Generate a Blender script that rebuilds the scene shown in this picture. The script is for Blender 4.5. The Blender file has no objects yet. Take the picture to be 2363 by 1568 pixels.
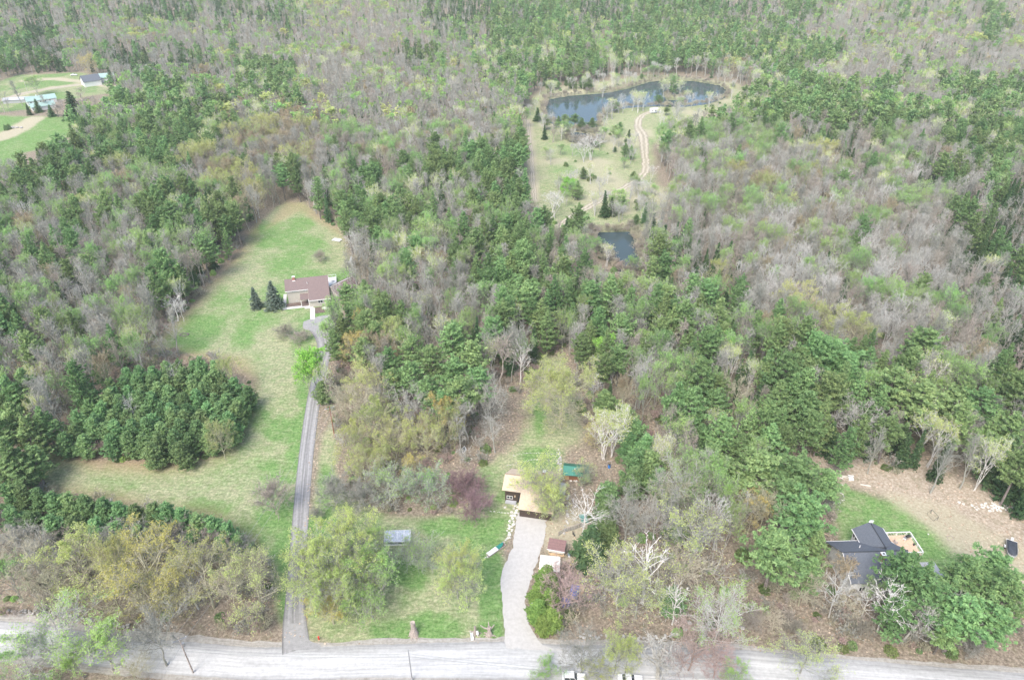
import bpy, math, random
import numpy as np
from mathutils import Vector, Matrix

# ------------------------------------------------------------------ camera, sky, sun, exposure
scene = bpy.context.scene
CAM_H = 120.0
PITCH = math.radians(33.0)
HALF = math.radians(36.0)
cam_data = bpy.data.cameras.new("camera")
cam_data.sensor_width = 36.0
cam_data.lens = 18.0 / math.tan(HALF)
cam_data.clip_start = 0.5
cam_data.clip_end = 20000.0
cam = bpy.data.objects.new("camera", cam_data)
scene.collection.objects.link(cam)
cam.location = (0, 0, CAM_H)
cam.rotation_euler = (math.pi / 2 - PITCH, 0, 0)
scene.camera = cam

SUN_EL, SUN_ROT = math.radians(52), math.radians(205)
world = bpy.data.worlds.new("World")
scene.world = world
world.use_nodes = True
wn = world.node_tree
wn.nodes.clear()
w_out = wn.nodes.new("ShaderNodeOutputWorld")
w_bg = wn.nodes.new("ShaderNodeBackground")
w_sky = wn.nodes.new("ShaderNodeTexSky")
w_sky.sky_type = 'NISHITA'
w_sky.sun_disc = False
w_sky.sun_elevation = SUN_EL
w_sky.sun_rotation = SUN_ROT
w_sky.air_density = 1.0
w_sky.dust_density = 3.0
w_sky.ozone_density = 1.0
w_bg.inputs[1].default_value = 0.15
wn.links.new(w_sky.outputs[0], w_bg.inputs[0])
wn.links.new(w_bg.outputs[0], w_out.inputs[0])

sun_data = bpy.data.lights.new("sun", 'SUN')
sun_data.energy = 1.5
sun_data.angle = math.radians(28)
sun_data.color = (1.0, 0.965, 0.92)
sun = bpy.data.objects.new("sun", sun_data)
scene.collection.objects.link(sun)
# direction towards the sun, same as the sky's (rotation measured from +Y, clockwise seen from above)
sd = Vector((math.sin(SUN_ROT) * math.cos(SUN_EL), math.cos(SUN_ROT) * math.cos(SUN_EL), math.sin(SUN_EL)))
sun.rotation_euler = (-sd).to_track_quat('-Z', 'Y').to_euler()

scene.view_settings.view_transform = 'Standard'
scene.view_settings.look = 'None'
scene.view_settings.gamma = 1.0
scene.view_settings.exposure = 1.17
scene.cycles.max_bounces = 6
scene.cycles.diffuse_bounces = 3
scene.cycles.glossy_bounces = 2
scene.cycles.transmission_bounces = 4
scene.cycles.volume_bounces = 1
scene.cycles.transparent_max_bounces = 6
scene.cycles.use_denoising = True

# ------------------------------------------------------------------ picture point -> place on the ground
W_, H_ = 2362.0, 1568.0
FPX = W_ / 2 / math.tan(HALF)

def P(u, v, z=0.0):
    a = (u - W_ / 2) / FPX
    b = -(v - H_ / 2) / FPX
    dz = -math.sin(PITCH) + b * math.cos(PITCH)
    t = (z - CAM_H) / dz
    return (a * t, (math.cos(PITCH) + b * math.sin(PITCH)) * t)

def project(x, y, z):
    x = np.asarray(x, float); y = np.asarray(y, float)
    dz = z - CAM_H
    depth = y * math.cos(PITCH) - dz * math.sin(PITCH)
    up = y * math.sin(PITCH) + dz * math.cos(PITCH)
    depth = np.where(depth < 1, 1, depth)
    return x / depth * FPX + W_ / 2, H_ / 2 - up / depth * FPX

def PL(pts):
    return [P(u, v) for u, v in pts]

# ------------------------------------------------------------------ small helpers
rng = np.random.default_rng(7)
random.seed(7)
COL = scene.collection

def tag(o, label=None, cat=None, group=None, kind=None):
    if label: o["label"] = label
    if cat: o["category"] = cat
    if group: o["group"] = group
    if kind: o["kind"] = kind
    return o

def empty(name, loc, rz=0.0, label=None, cat=None, group=None):
    o = bpy.data.objects.new(name, None)
    o.empty_display_size = 0.5
    o.location = (loc[0], loc[1], loc[2] if len(loc) > 2 else 0.0)
    o.rotation_euler = (0, 0, rz)
    COL.objects.link(o)
    return tag(o, label, cat, group)

class MB:
    """collects shapes, links them as one mesh object"""
    def __init__(self):
        self.v = []; self.f = []
    def add(self, vs, fs):
        k = len(self.v)
        self.v += [tuple(p) for p in vs]
        self.f += [tuple(i + k for i in f) for f in fs]
        return self
    def box(self, x0, y0, z0, x1, y1, z1):
        return self.add([(x0, y0, z0), (x1, y0, z0), (x1, y1, z0), (x0, y1, z0), (x0, y0, z1), (x1, y0, z1), (x1, y1, z1), (x0, y1, z1)],
                        [(0, 3, 2, 1), (4, 5, 6, 7), (0, 1, 5, 4), (1, 2, 6, 5), (2, 3, 7, 6), (3, 0, 4, 7)])
    def slab(self, q, t):
        """a 3-D quad given thickness t downwards"""
        lo = [(p[0], p[1], p[2] - t) for p in q]
        n = len(q)
        fs = [tuple(range(n)), tuple(reversed(range(n, 2 * n)))]
        for i in range(n):
            j = (i + 1) % n
            fs.append((j, i, i + n, j + n))
        return self.add(list(q) + lo, fs)
    def prism(self, poly, axis, a0, a1):
        """2-D polygon extruded along an axis: 'x' -> poly is (y,z), 'y' -> (x,z), 'z' -> (x,y)"""
        n = len(poly)
        def pt(p, a):
            return (a, p[0], p[1]) if axis == 'x' else (p[0], a, p[1]) if axis == 'y' else (p[0], p[1], a)
        vs = [pt(p, a0) for p in poly] + [pt(p, a1) for p in poly]
        fs = [tuple(range(n)), tuple(reversed(range(n, 2 * n)))]
        for i in range(n):
            j = (i + 1) % n
            fs.append((j, i, i + n, j + n))
        return self.add(vs, fs)
    def tube(self, p0, p1, r0, r1=None, n=8):
        r1 = r0 if r1 is None else r1
        a = Vector(p0); b = Vector(p1)
        d = (b - a).normalized()
        s = d.orthogonal().normalized(); t = d.cross(s)
        vs = []
        for c, r in ((a, r0), (b, r1)):
            for i in range(n):
                an = 2 * math.pi * i / n
                vs.append(c + s * (r * math.cos(an)) + t * (r * math.sin(an)))
        fs = [(i, (i + 1) % n, (i + 1) % n + n, i + n) for i in range(n)]
        fs += [tuple(reversed(range(n))), tuple(range(n, 2 * n))]
        return self.add(vs, fs)
    def path(self, pts, r, n=6, r1=None):
        m = len(pts) - 1
        for i in range(m):
            ra = r if r1 is None else r + (r1 - r) * i / m
            rb = r if r1 is None else r + (r1 - r) * (i + 1) / m
            self.tube(pts[i], pts[i + 1], ra, rb, n)
        return self
    def rock(self, c, r, rnd, squash=0.7):
        t = (1 + 5 ** 0.5) / 2
        base = [(-1, t, 0), (1, t, 0), (-1, -t, 0), (1, -t, 0), (0, -1, t), (0, 1, t), (0, -1, -t), (0, 1, -t), (t, 0, -1), (t, 0, 1), (-t, 0, -1), (-t, 0, 1)]
        fs = [(0, 11, 5), (0, 5, 1), (0, 1, 7), (0, 7, 10), (0, 10, 11), (1, 5, 9), (5, 11, 4), (11, 10, 2), (10, 7, 6), (7, 1, 8), (3, 9, 4), (3, 4, 2), (3, 2, 6), (3, 6, 8), (3, 8, 9), (4, 9, 5), (2, 4, 11), (6, 2, 10), (8, 6, 7), (9, 8, 1)]
        sx, sy = rnd.uniform(.8, 1.3), rnd.uniform(.8, 1.3)
        an = rnd.uniform(0, 6.28)
        vs = []
        for p in base:
            k = r / 1.9 * rnd.uniform(.8, 1.2)
            x, y, z = p[0] * k * sx, p[1] * k * sy, p[2] * k * squash
            vs.append((c[0] + x * math.cos(an) - y * math.sin(an), c[1] + x * math.sin(an) + y * math.cos(an), c[2] + z))
        return self.add(vs, fs)
    def build(self, name, mat, parent=None, loc=(0, 0, 0), rz=0.0, smooth=False, bevel=0.0):
        me = bpy.data.meshes.new(name)
        me.from_pydata(self.v, [], self.f)
        me.materials.append(mat)
        me.validate()
        if smooth:
            me.polygons.foreach_set('use_smooth', [True] * len(me.polygons))
        o = bpy.data.objects.new(name, me)
        COL.objects.link(o)
        if parent is not None:
            o.parent = parent
        o.location = loc
        o.rotation_euler = (0, 0, rz)
        if bevel:
            b = o.modifiers.new("bevel", 'BEVEL'); b.width = bevel; b.segments = 2; b.limit_method = 'ANGLE'
        return o

# ------------------------------------------------------------------ materials
def new_mat(name):
    m = bpy.data.materials.new(name)
    m.use_nodes = True
    nt = m.node_tree
    nt.nodes.clear()
    out = nt.nodes.new("ShaderNodeOutputMaterial")
    return m, nt, out

def N(nt, kind, **kw):
    n = nt.nodes.new(kind)
    for k, v in kw.items():
        if k.startswith('i_'):
            key = k[2:]
            key = int(key) if key.isdigit() else key
            n.inputs[key].default_value = v
        else:
            setattr(n, k, v)
    return n

def ramp(nt, stops, interp='LINEAR'):
    r = nt.nodes.new("ShaderNodeValToRGB")
    r.color_ramp.interpolation = interp
    el = r.color_ramp.elements
    while len(el) < len(stops): el.new(0.5)
    for e, (p, c) in zip(el, stops):
        e.position = p
        e.color = (c[0], c[1], c[2], 1) if not isinstance(c, float) else (c, c, c, 1)
    return r

def mixc(nt, fac, a, b, mode='MIX'):
    n = nt.nodes.new("ShaderNodeMix"); n.data_type = 'RGBA'; n.blend_type = mode
    L = nt.links.new
    if isinstance(fac, (int, float)): n.inputs[0].default_value = fac
    else: L(fac, n.inputs[0])
    for k, s in ((6, a), (7, b)):
        if isinstance(s, (tuple, list)): n.inputs[k].default_value = (s[0], s[1], s[2], 1)
        else: L(s, n.inputs[k])
    return n.outputs[2]

def paint(name, col, rough=0.6, metal=0.0, var=0.10, scale=3.0, spec=0.5, bump=0.0):
    """plain surface with a procedural weathering variation"""
    m, nt, out = new_mat(name)
    b = N(nt, "ShaderNodeBsdfPrincipled")
    b.inputs['Roughness'].default_value = rough
    b.inputs['Metallic'].default_value = metal
    tc = N(nt, "ShaderNodeTexCoord")
    no = N(nt, "ShaderNodeTexNoise", i_Scale=scale, i_Detail=6.0, i_Roughness=0.65)
    nt.links.new(tc.outputs['Object'], no.inputs['Vector'])
    dark = tuple(c * (1 - var * 2) for c in col); lite = tuple(min(1, c * (1 + var * 1.6)) for c in col)
    r = ramp(nt, [(0.3, dark), (0.7, lite)])
    nt.links.new(no.outputs[0], r.inputs[0])
    nt.links.new(r.outputs[0], b.inputs['Base Color'])
    if bump:
        bp = N(nt, "ShaderNodeBump", i_Strength=bump)
        nt.links.new(no.outputs[0], bp.inputs['Height']); nt.links.new(bp.outputs[0], b.inputs['Normal'])
    nt.links.new(b.outputs[0], out.inputs[0])
    return m

def striped(name, col, dark, scale, axis='Z', rough=0.6, width=0.12, metal=0.0, rot=(0, 0, 0)):
    """boards, clapboards, shingle courses or metal ribs: thin dark lines across an object axis plus noise"""
    m, nt, out = new_mat(name)
    L = nt.links.new
    b = N(nt, "ShaderNodeBsdfPrincipled"); b.inputs['Roughness'].default_value = rough; b.inputs['Metallic'].default_value = metal
    tc = N(nt, "ShaderNodeTexCoord")
    sep = N(nt, "ShaderNodeSeparateXYZ"); L(tc.outputs['Object'], sep.inputs[0])
    mul = N(nt, "ShaderNodeMath", operation='MULTIPLY', i_1=scale); L(sep.outputs[axis], mul.inputs[0])
    fr = N(nt, "ShaderNodeMath", operation='FRACT'); L(mul.outputs[0], fr.inputs[0])
    lt = N(nt, "ShaderNodeMath", operation='LESS_THAN', i_1=width); L(fr.outputs[0], lt.inputs[0])
    no = N(nt, "ShaderNodeTexNoise", i_Scale=2.5, i_Detail=7.0, i_Roughness=0.7); L(tc.outputs['Object'], no.inputs['Vector'])
    no2 = N(nt, "ShaderNodeTexNoise", i_Scale=14.0, i_Detail=3.0); L(tc.outputs['Object'], no2.inputs['Vector'])
    r = ramp(nt, [(0.3, tuple(c * .8 for c in col)), (0.7, tuple(min(1, c * 1.15) for c in col))]); L(no.outputs[0], r.inputs[0])
    r2 = ramp(nt, [(0.35, 0.78), (0.65, 1.12)]); L(no2.outputs[0], r2.inputs[0])
    c = mixc(nt, 1.0, r.outputs[0], r2.outputs[0], 'MULTIPLY')
    c = mixc(nt, lt.outputs[0], c, dark)
    L(c, b.inputs['Base Color']); L(b.outputs[0], out.inputs[0])
    return m

def leaf_mat(name, col, col2, trans=0.35, hue=0.05, val=0.25):
    """foliage: per-tuft tint from the mesh, per-tree variation from Object Info, light passing through"""
    m, nt, out = new_mat(name)
    L = nt.links.new
    at = N(nt, "ShaderNodeAttribute", attribute_name='tint')
    oi = N(nt, "ShaderNodeObjectInfo")
    c = mixc(nt, at.outputs['Fac'], col, col2)
    hsv = N(nt, "ShaderNodeHueSaturation")
    mh = N(nt, "ShaderNodeMapRange", i_3=0.5 - hue * .5, i_4=0.5 + hue * .5); L(oi.outputs['Random'], mh.inputs[0])
    m7 = N(nt, "ShaderNodeMath", operation='MULTIPLY', i_1=7.13); L(oi.outputs['Random'], m7.inputs[0])
    fr = N(nt, "ShaderNodeMath", operation='FRACT'); L(m7.outputs[0], fr.inputs[0])
    mv = N(nt, "ShaderNodeMapRange", i_3=1 - val, i_4=1 + val); L(fr.outputs[0], mv.inputs[0])
    L(mh.outputs[0], hsv.inputs['Hue']); L(mv.outputs[0], hsv.inputs['Value']); L(c, hsv.inputs['Color'])
    d = N(nt, "ShaderNodeBsdfDiffuse"); t = N(nt, "ShaderNodeBsdfTranslucent"); mx = N(nt, "ShaderNodeMixShader", i_0=trans)
    L(hsv.outputs[0], d.inputs[0]); L(hsv.outputs[0], t.inputs[0])
    L(d.outputs[0], mx.inputs[1]); L(t.outputs[0], mx.inputs[2]); L(mx.outputs[0], out.inputs[0])
    return m

PINE = leaf_mat("pine_needles", (0.125, 0.220, 0.090), (0.32, 0.455, 0.185), 0.3, 0.05, .25)
PINEB = leaf_mat("blue_pine_needles", (0.135, 0.245, 0.110), (0.34, 0.50, 0.21), 0.4, 0.05, .3)
SPRUCE = leaf_mat("spruce_needles", (0.065, 0.125, 0.060), (0.13, 0.20, 0.085), 0.2, 0.04, .3)
CEDAR = leaf_mat("cedar_leaves", (0.13, 0.22, 0.06), (0.28, 0.40, 0.11), 0.3, 0.03, .15)
BLUESPR = leaf_mat("blue_spruce_needles", (0.10, 0.14, 0.11), (0.21, 0.26, 0.20), 0.2, 0.03, .15)
OLIVE = leaf_mat("olive_buds", (0.42, 0.46, 0.15), (0.58, 0.63, 0.26), 0.45, 0.03, .15)
GOLD = leaf_mat("gold_buds", (0.52, 0.45, 0.14), (0.66, 0.60, 0.23), 0.45, 0.03, .15)
LIME = leaf_mat("lime_leaves", (0.27, 0.45, 0.13), (0.46, 0.66, 0.24), 0.45, 0.04, .18)
BRIGHT = leaf_mat("bright_lime_leaves", (0.26, 0.52, 0.09), (0.42, 0.70, 0.16), 0.45, 0.02, .1)
YELLOW = leaf_mat("yellow_green_buds", (0.46, 0.55, 0.17), (0.63, 0.72, 0.28), 0.45, 0.03, .1)
TAN = leaf_mat("tan_buds", (0.36, 0.28, 0.18), (0.50, 0.42, 0.28), 0.4, 0.03, .2)
BUSH = leaf_mat("bush_leaves", (0.13, 0.20, 0.07), (0.25, 0.33, 0.13), 0.35, 0.05, .2)

def bark_mat(name, a, b, hue=0.04, val=0.2, scale=(4, 4, 1)):
    m, nt, out = new_mat(name)
    L = nt.links.new
    tc = N(nt, "ShaderNodeTexCoord"); mp = N(nt, "ShaderNodeMapping"); mp.inputs['Scale'].default_value = scale
    no = N(nt, "ShaderNodeTexNoise", i_Scale=1.2, i_Detail=4.0)
    L(tc.outputs['Object'], mp.inputs[0]); L(mp.outputs[0], no.inputs['Vector'])
    r = ramp(nt, [(0.35, a), (0.65, b)]); L(no.outputs[0], r.inputs[0])
    oi = N(nt, "ShaderNodeObjectInfo"); hsv = N(nt, "ShaderNodeHueSaturation")
    mh = N(nt, "ShaderNodeMapRange", i_3=0.5 - hue * .5, i_4=0.5 + hue * .5); L(oi.outputs['Random'], mh.inputs[0])
    mv = N(nt, "ShaderNodeMapRange", i_3=1 + val, i_4=1 - val); L(oi.outputs['Random'], mv.inputs[0])
    L(mh.outputs[0], hsv.inputs['Hue']); L(mv.outputs[0], hsv.inputs['Value']); L(r.outputs[0], hsv.inputs['Color'])
    d = N(nt, "ShaderNodeBsdfDiffuse"); L(hsv.outputs[0], d.inputs[0]); L(d.outputs[0], out.inputs[0])
    return m

BARK = bark_mat("grey_bark", (0.20, 0.18, 0.16), (0.33, 0.30, 0.28))
BARKP = bark_mat("pine_bark", (0.13, 0.11, 0.10), (0.27, 0.24, 0.22))
TWIG_G = bark_mat("grey_twigs", (0.28, 0.275, 0.24), (0.43, 0.425, 0.375), .05, .2)
TWIG_M = bark_mat("mauve_twigs", (0.28, 0.25, 0.21), (0.41, 0.375, 0.32), .05, .2)
TWIG_W = bark_mat("pale_twigs", (0.40, 0.39, 0.36), (0.57, 0.56, 0.52), .03, .15)
TWIG_T = bark_mat("tan_twigs", (0.36, 0.335, 0.24), (0.50, 0.47, 0.35), .04, .15)
TWIG_P = bark_mat("purple_twigs", (0.20, 0.13, 0.135), (0.31, 0.215, 0.22), .03, .1)
TWIG_R = bark_mat("reddish_twigs", (0.34, 0.25, 0.22), (0.48, 0.38, 0.34), .03, .1)
TWIG_GG = bark_mat("lichen_twigs", (0.28, 0.30, 0.25), (0.42, 0.45, 0.38), .03, .1)
BIRCH = bark_mat("birch_bark", (0.50, 0.47, 0.43), (0.82, 0.80, 0.76), 0.02, .08)

# ------------------------------------------------------------------ value noise on arrays
def vnoise(x, y, s, seed=0):
    x = np.asarray(x) / s; y = np.asarray(y) / s
    xi = np.floor(x).astype(np.int64); yi = np.floor(y).astype(np.int64)
    fx = x - xi; fy = y - yi
    fx = fx * fx * (3 - 2 * fx); fy = fy * fy * (3 - 2 * fy)
    def h(a, b):
        n = (a * 374761393 + b * 668265263 + seed * 974711) & 0x7fffffff
        n = ((n ^ (n >> 13)) * 1274126177) & 0x7fffffff
        return ((n ^ (n >> 16)) & 0xffff) / 65535.0
    return (h(xi, yi) * (1 - fx) + h(xi + 1, yi) * fx) * (1 - fy) + (h(xi, yi + 1) * (1 - fx) + h(xi + 1, yi + 1) * fx) * fy

def fbm(x, y, s, seed=0, o=4):
    t = 0; a = 0.5; tot = 0
    for i in range(o):
        t = t + a * vnoise(x, y, s / 2 ** i, seed + i); tot += a; a *= 0.55
    return t / tot

def sdist(px, py, poly):
    """signed distance, positive inside"""
    poly = np.asarray(poly, float)
    x = np.asarray(px, float).ravel(); y = np.asarray(py, float).ravel()
    d = np.full(x.shape, 1e18); inside = np.zeros(x.shape, bool)
    n = len(poly)
    for i in range(n):
        ax, ay = poly[i]; bx, by = poly[(i + 1) % n]
        ex, ey = bx - ax, by - ay
        t = np.clip(((x - ax) * ex + (y - ay) * ey) / (ex * ex + ey * ey + 1e-12), 0, 1)
        d = np.minimum(d, (x - ax - ex * t) ** 2 + (y - ay - ey * t) ** 2)
        c = (ay > y) != (by > y)
        xs = ax + (y - ay) * ex / (ey if abs(ey) > 1e-12 else 1e-12)
        inside ^= c & (x < xs)
    d = np.sqrt(d)
    return np.where(inside, d, -d).reshape(np.shape(px))

def ldist(px, py, pts):
    x = np.asarray(px, float); y = np.asarray(py, float)
    d = np.full(x.shape, 1e18)
    for (ax, ay), (bx, by) in zip(pts[:-1], pts[1:]):
        ex, ey = bx - ax, by - ay
        t = np.clip(((x - ax) * ex + (y - ay) * ey) / (ex * ex + ey * ey + 1e-12), 0, 1)
        d = np.minimum(d, (x - ax - ex * t) ** 2 + (y - ay - ey * t) ** 2)
    return np.sqrt(d)

def sstep(x, a, b):
    t = np.clip((x - a) / (b - a), 0, 1)
    return t * t * (3 - 2 * t)

# ------------------------------------------------------------------ the land: outlines on the ground
FIELD = PL([(655, 465), (700, 468), (735, 505), (790, 530), (812, 600), (830, 640), (790, 700), (765, 760), (750, 850), (730, 950), (708, 1100), (690, 1250),
            (672, 1460), (655, 1440), (640, 1330), (600, 1280), (560, 1250), (480, 1200), (300, 1170), (100, 1130), (35, 1112), (60, 1060), (130, 1030), (230, 1070), (400, 1070), (505, 1048),
            (560, 960), (578, 880), (545, 838), (430, 820), (345, 805), (420, 730), (500, 640), (560, 575), (600, 510)])
YARD = PL([(708, 1480), (712, 1300), (722, 1150), (745, 1020), (765, 960), (775, 1080), (800, 1150), (900, 1190), (1040, 1190), (1100, 1160), (1110, 1085), (1150, 1050), (1290, 1044),
           (1310, 1080), (1240, 1180), (1190, 1180), (1172, 1240), (1150, 1270), (1165, 1330), (1168, 1478), (800, 1484)])
CLEAR = PL([(1258, 822), (1305, 830), (1330, 900), (1345, 1000), (1290, 1045), (1190, 1050), (1215, 980), (1235, 900)])
RLAWN = PL([(1890, 1105), (1960, 1125), (2080, 1165), (2170, 1225), (2270, 1310), (2362, 1380), (2362, 1420), (2200, 1360), (2080, 1310), (1945, 1280), (1925, 1200)])
RTAN = PL([(2040, 1140), (2200, 1175), (2320, 1235), (2420, 1300), (2420, 1400), (2310, 1330), (2230, 1290), (2150, 1225)])
PONDLAND = PL([(1208, 275), (1232, 225), (1260, 205), (1500, 172), (1690, 190), (1740, 235), (1640, 268), (1590, 310), (1500, 330), (1508, 400), (1545, 450), (1510, 520), (1440, 545), (1290, 560),
               (1262, 560), (1232, 480), (1218, 400)])
FARF = PL([(-200, 262), (60, 268), (190, 272), (185, 303), (130, 335), (60, 352), (20, 385), (-200, 420)])
FARY = PL([(-80, 212), (45, 172), (190, 168), (250, 185), (250, 215), (140, 232), (60, 255), (-80, 262)])
POND1 = PL([(1252, 250), (1262, 228), (1320, 219), (1400, 213), (1450, 203), (1500, 187), (1540, 184), (1600, 186), (1660, 196), (1684, 212), (1672, 226), (1630, 240), (1580, 246), (1500, 245),
            (1450, 248), (1405, 256), (1390, 268), (1380, 292), (1340, 300), (1280, 290), (1258, 272)])
ISLE = PL([(1532, 222), (1548, 217), (1578, 219), (1582, 226), (1560, 230), (1538, 229)])
POND2 = PL([(1305, 306), (1330, 303), (1368, 309), (1384, 317), (1350, 330), (1312, 326)])
POND3 = PL([(1362, 538), (1380, 533), (1455, 531), (1470, 550), (1480, 590), (1488, 625), (1465, 640), (1430, 625), (1390, 590), (1370, 565)])

DRIVE_L = [(684, 1500), (680, 1450), (680, 1400), (686, 1300), (693, 1200), (703, 1080), (715, 980), (726, 910), (740, 850), (750, 800), (746, 772), (735, 752)]
DRIVE_LW = [5.2, 3.9, 3.6, 3.6, 3.6, 3.6, 3.7, 3.7, 3.8, 4.0, 5.0, 7.0]
ROAD_TOP = [(-900, 1290), (-400, 1350), (-150, 1408), (0, 1431), (80, 1436), (170, 1452), (300, 1470), (420, 1478), (560, 1490), (660, 1492), (760, 1490), (900, 1485), (1165, 1479), (1300, 1486), (1500, 1490), (1700, 1497), (1850, 1510), (2000, 1523), (2200, 1540), (2362, 1552), (2700, 1590), (3300, 1665), (4000, 1760)]
ROAD_BOT = [(-900, 1400), (-400, 1450), (-150, 1500), (0, 1512), (80, 1517), (170, 1528), (300, 1545), (420, 1556), (560, 1566), (660, 1568), (760, 1566), (900, 1562), (1165, 1566), (1300, 1572), (1500, 1578), (1700, 1588), (1850, 1600), (2000, 1612), (2200, 1632), (2362, 1650), (2700, 1700), (3300, 1800), (4000, 1930)]
GRAVEL = PL([(1166, 1495), (1160, 1400), (1157, 1330), (1165, 1300), (1182, 1260), (1190, 1200), (1200, 1180), (1255, 1180), (1258, 1230), (1240, 1290), (1222, 1345), (1212, 1390), (1222, 1440), (1255, 1488), (1300, 1500)])
LOT = PL([(700, 742), (745, 728), (790, 730), (800, 760), (770, 778), (745, 772), (722, 764), (700, 758)])

def path_smooth(pts, n=6):
    pts = [np.array(p, float) for p in pts]
    out = []
    for i in range(len(pts) - 1):
        p0 = pts[max(i - 1, 0)]; p1 = pts[i]; p2 = pts[i + 1]; p3 = pts[min(i + 2, len(pts) - 1)]
        for k in range(n):
            t = k / n
            out.append(0.5 * ((2 * p1) + (-p0 + p2) * t + (2 * p0 - 5 * p1 + 4 * p2 - p3) * t * t + (-p0 + 3 * p1 - 3 * p2 + p3) * t ** 3))
    out.append(pts[-1])
    return out

def resample(pts, n):
    pts = np.array(pts, float)
    s = np.concatenate([[0], np.cumsum(np.hypot(*(pts[1:] - pts[:-1]).T[:2]))])
    q = np.linspace(0, s[-1], n)
    return np.stack([np.interp(q, s, pts[:, k]) for k in range(pts.shape[1])], 1)

def land_h(x, y):
    """height of the land: hollows under the three ponds, gentle far hills"""
    x = np.asarray(x, float); y = np.asarray(y, float)
    h = np.zeros(x.shape)
    m = (y > 215) & (y < 640) & (x > 15) & (x < 230)
    if m.any():
        d = np.full(x[m].shape, -99.0)
        dd1 = sdist(x[m], y[m], POND1); di = sdist(x[m], y[m], ISLE)
        d = np.maximum(np.minimum(dd1, -di), np.maximum(sdist(x[m], y[m], POND2), sdist(x[m], y[m], POND3)))
        h[m] = -2.0 * sstep(d, -0.8, 3.2)
    far = sstep(y, 620, 980)
    h = h + far * (fbm(x, y, 420, 5, 3) * 26 - 4)
    return h

# ------------------------------------------------------------------ ground sheet
def ground_grid():
    ys = [-400.0, -250, -120, -40, 10, 45]
    y = 60.0
    while y < 1500:
        ys.append(y); y += max(0.55, y * 0.0048)
    ys += [1600, 1800, 2200, 2800, 4000, 6000, 9000]
    ys = np.array(ys)
    t = np.linspace(-1, 1, 420)
    t = np.concatenate([[-12, -5, -2.5, -1.5], t * 1.25, [1.5, 2.5, 5, 12]])
    X = t[None, :] * (0.80 * np.maximum(ys, 30)[:, None] + 12)
    Y = np.repeat(ys[:, None], len(t), 1)
    return X, Y

GX, GY = ground_grid()
nr, nc = GX.shape
wob = (fbm(GX, GY, 9, 1, 3) - 0.5)
def zone(poly, soft=2.0, amp=5.0):
    out = np.zeros(GX.shape)
    pa = np.array(poly); x0, y0 = pa.min(0) - 15; x1, y1 = pa.max(0) + 15
    m = (GX > x0) & (GX < x1) & (GY > y0) & (GY < y1)
    if m.any():
        d = sdist(GX[m], GY[m], poly) + wob[m] * amp
        out[m] = sstep(d, -soft, soft)
    return out
def blob(u, v, ru, rv, amp=0.8):
    uu, vv = PU, PV
    n = (fbm(GX, GY, 12, 9, 3) - .5) * amp * 3
    return sstep(1 - ((uu - u) / ru) ** 2 - ((vv - v) / rv) ** 2 + n, -0.9, 1.1)
PU, PV = project(GX, GY, 0.0)
grass = np.clip(zone(FIELD, 1.8, 5) + zone(YARD, 1.2, 3.5) + zone(CLEAR, 2.5, 6) + zone(RLAWN, 1.5, 4) + zone(FARF, 2, 5) + zone(FARY, 2, 5) * .9, 0, 1)
pondland = zone(PONDLAND, 3, 8)
grass = np.maximum(grass, pondland)
# lush (1) against dry straw (0)
lush = np.full(GX.shape, 0.22)
for b in [(600, 730, 75, 42), (690, 700, 60, 40), (720, 735, 60, 40), (790, 650, 40, 25), (700, 640, 60, 22), (700, 560, 60, 30), (640, 540, 60, 30), (420, 790, 60, 25), (480, 750, 60, 40),
          (560, 780, 40, 30), (700, 880, 18, 60), (712, 960, 16, 60), (690, 1050, 30, 90), (700, 800, 40, 60), (640, 690, 50, 60), (660, 620, 60, 40), (560, 690, 50, 40), (520, 700, 50, 50), (690, 520, 30, 20), (640, 1150, 60, 60), (670, 1350, 30, 90), (640, 1100, 50, 40), (620, 1190, 55, 50), (660, 1230, 30, 80), (640, 1320, 40, 60), (660, 1400, 25, 70),
          (560, 1230, 60, 40), (480, 1170, 70, 30), (590, 960, 30, 30), (640, 990, 40, 25), (750, 1120, 30, 60), (740, 1220, 35, 60), (1120, 1230, 70, 45), (1150, 1200, 40, 40), (1000, 1210, 60, 25),
          (1130, 1300, 40, 60), (1140, 1410, 30, 70), (960, 1320, 60, 35), (1000, 1450, 60, 35), (900, 1460, 60, 30), (1120, 1100, 40, 40), (1150, 1140, 40, 30), (1230, 1050, 60, 20), (1240, 1075, 50, 12),
          (1250, 930, 14, 40), (1240, 970, 18, 40), (1960, 1150, 80, 50), (2020, 1180, 80, 50), (2070, 1220, 70, 40), (2130, 1230, 50, 40), (2150, 1270, 50, 40), (1945, 1190, 50, 60), (1950, 1220, 40, 40), (2180, 1280, 50, 35), (2230, 1330, 60, 30), (2080, 1160, 50, 20),
          (2310, 1230, 20, 15), (1350, 350, 60, 20), (1310, 385, 50, 15), (1470, 330, 40, 30), (1520, 300, 30, 20), (1500, 470, 40, 20)]:
    lush = np.maximum(lush, blob(*b))
lush = np.maximum(lush, zone(FARF, 2, 4) * .9)
lush = np.maximum(lush, zone(FARY, 2, 4) * (0.35 + 0.5 * (fbm(GX, GY, 14, 3, 2) > .5)))
lush = np.clip(lush + (fbm(GX, GY, 7, 21, 4) - .5) * .9, 0, 1)
lush *= (1 - pondland * .35)
dirt = zone(RTAN, 2, 5) * .8
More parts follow.
